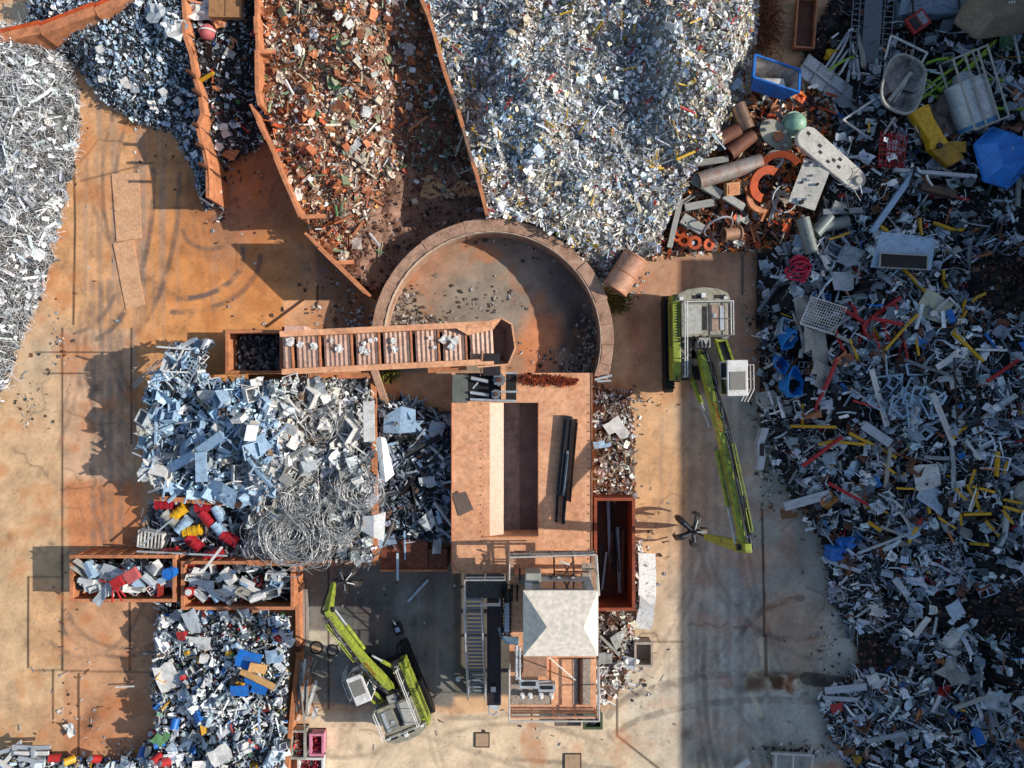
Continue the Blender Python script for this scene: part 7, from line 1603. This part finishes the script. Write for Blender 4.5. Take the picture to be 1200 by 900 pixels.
for px, py, cc, l in ((180,856,'red','red can at the outer edge of the small parts heap'),(186,886,'red','red can low on the small parts heap'),(196,890,'red','second red can low on the small parts heap'),(170,880,'blue','blue can at the lower edge of the small parts heap'),(68,885,'red','red casing at the bottom edge of the orange ground'),(85,888,'yellow','yellow case at the bottom edge of the orange ground'),
                      (115,886,'red','dark red casing lying near the bottom edge'),(208,845,'blue','blue can in the middle of the small parts heap'),(190,868,'blue','blue can beside the red ones'),(232,690,'red','')):
    if not l: continue
    x, y, z = hK.at(px, py); t = lthing('small_can', l, 'can', (x, y, z+.3), (R.uniform(-60,60), R.uniform(-60,60), R.uniform(0,180)))
    LB(MB().tube([(0,0,-.28),(0,0,.28)], .22, 16), 'can_body', CM[cc], t, smooth=True); LB(MB().tube([(0,0,.28),(0,0,.31)], .16, 14), 'lid', m_galv(), t)
for i, (a, b) in enumerate([((0,880),(30,872)),((5,893),(28,876)),((18,872),(62,876)),((20,880),(60,880)),((40,896),(48,878)),((0,888),(14,900)),((25,885),(55,893))]):
    bar(None, a, b, .22, m_white() if i % 2 else m_galv(), 'pale_beam', 'pale beam in the loose stack at the bottom corner', 'beam', 'pale beams at the bottom corner', ground=.5+.08*i, ht=.1)
x, y, _ = W(82, 855, .3); piece('crumpled_sheet', 'crumple', CM['white'], (x, y, .3), (.6,.8,.4), (0,0,.3), 'small crumpled white sheet alone on the orange ground', 'sheet')
bar(None, (138,803), (160,802), .08, m_white(), 'white_rod', 'short white rod lying on the orange ground near the small parts heap', 'rod', ground=.1)
# debris pieces in the strips
for (px, py, s, a, l) in ((722,503,(1.0,1.3,.2),35,'bent white plate on the wire scrap strip'),(705,520,(1.0,.4,.3),10,'pale blue curved strip on the wire scrap strip')):
    x, y, z = hM.at(px, py); piece('metal_plate', 'sheet', CM['white' if 'white' in l else 'lightblue'], (x, y, z+.3), s, (0,0,math.radians(a)), l, 'plate')
for (px, py) in ((738,505),(741,560)): bar(None, (px,py-30), (px+1,py+28), .05, m_rustd(), 'edge_rail', 'thin dark rail along the edge of the wire scrap strip', 'rail', 'dark rails beside the scrap strip', ground=.15)
# ------------------------------------------------------------------ light, sky, camera
sc = bpy.context.scene
w = bpy.data.worlds.new('World'); sc.world = w; w.use_nodes = True
bg = w.node_tree.nodes['Background']
sky = w.node_tree.nodes.new('ShaderNodeTexSky'); sky.sky_type = 'NISHITA'; sky.sun_disc = False
EL = math.radians(30)
sky.sun_elevation = EL; sky.sun_rotation = math.radians(90); sky.air_density = 1.0; sky.dust_density = 1.2
w.node_tree.links.new(sky.outputs[0], bg.inputs[0]); bg.inputs[1].default_value = .15
sd = bpy.data.lights.new('Sun', 'SUN'); sd.energy = 5.0; sd.angle = math.radians(.5); sd.color = (1, .955, .88)
so = bpy.data.objects.new('Sun', sd); COL.objects.link(so); so.rotation_euler = (0, PI/2-EL, 0); so.location = (30, 0, 40)
cd = bpy.data.cameras.new('Camera'); co = bpy.data.objects.new('Camera', cd); COL.objects.link(co)
co.location = (0, 0, CAMH); co.rotation_euler = (0, 0, 0); cd.sensor_width = 36; cd.lens = 24; cd.clip_end = 2000; cd.clip_start = .5
sc.camera = co
sc.view_settings.view_transform = 'Standard'; sc.view_settings.look = 'None'; sc.view_settings.exposure = 0
sc.render.engine = 'CYCLES'; sc.cycles.max_bounces = 6; sc.cycles.diffuse_bounces = 3; sc.cycles.use_denoising = True
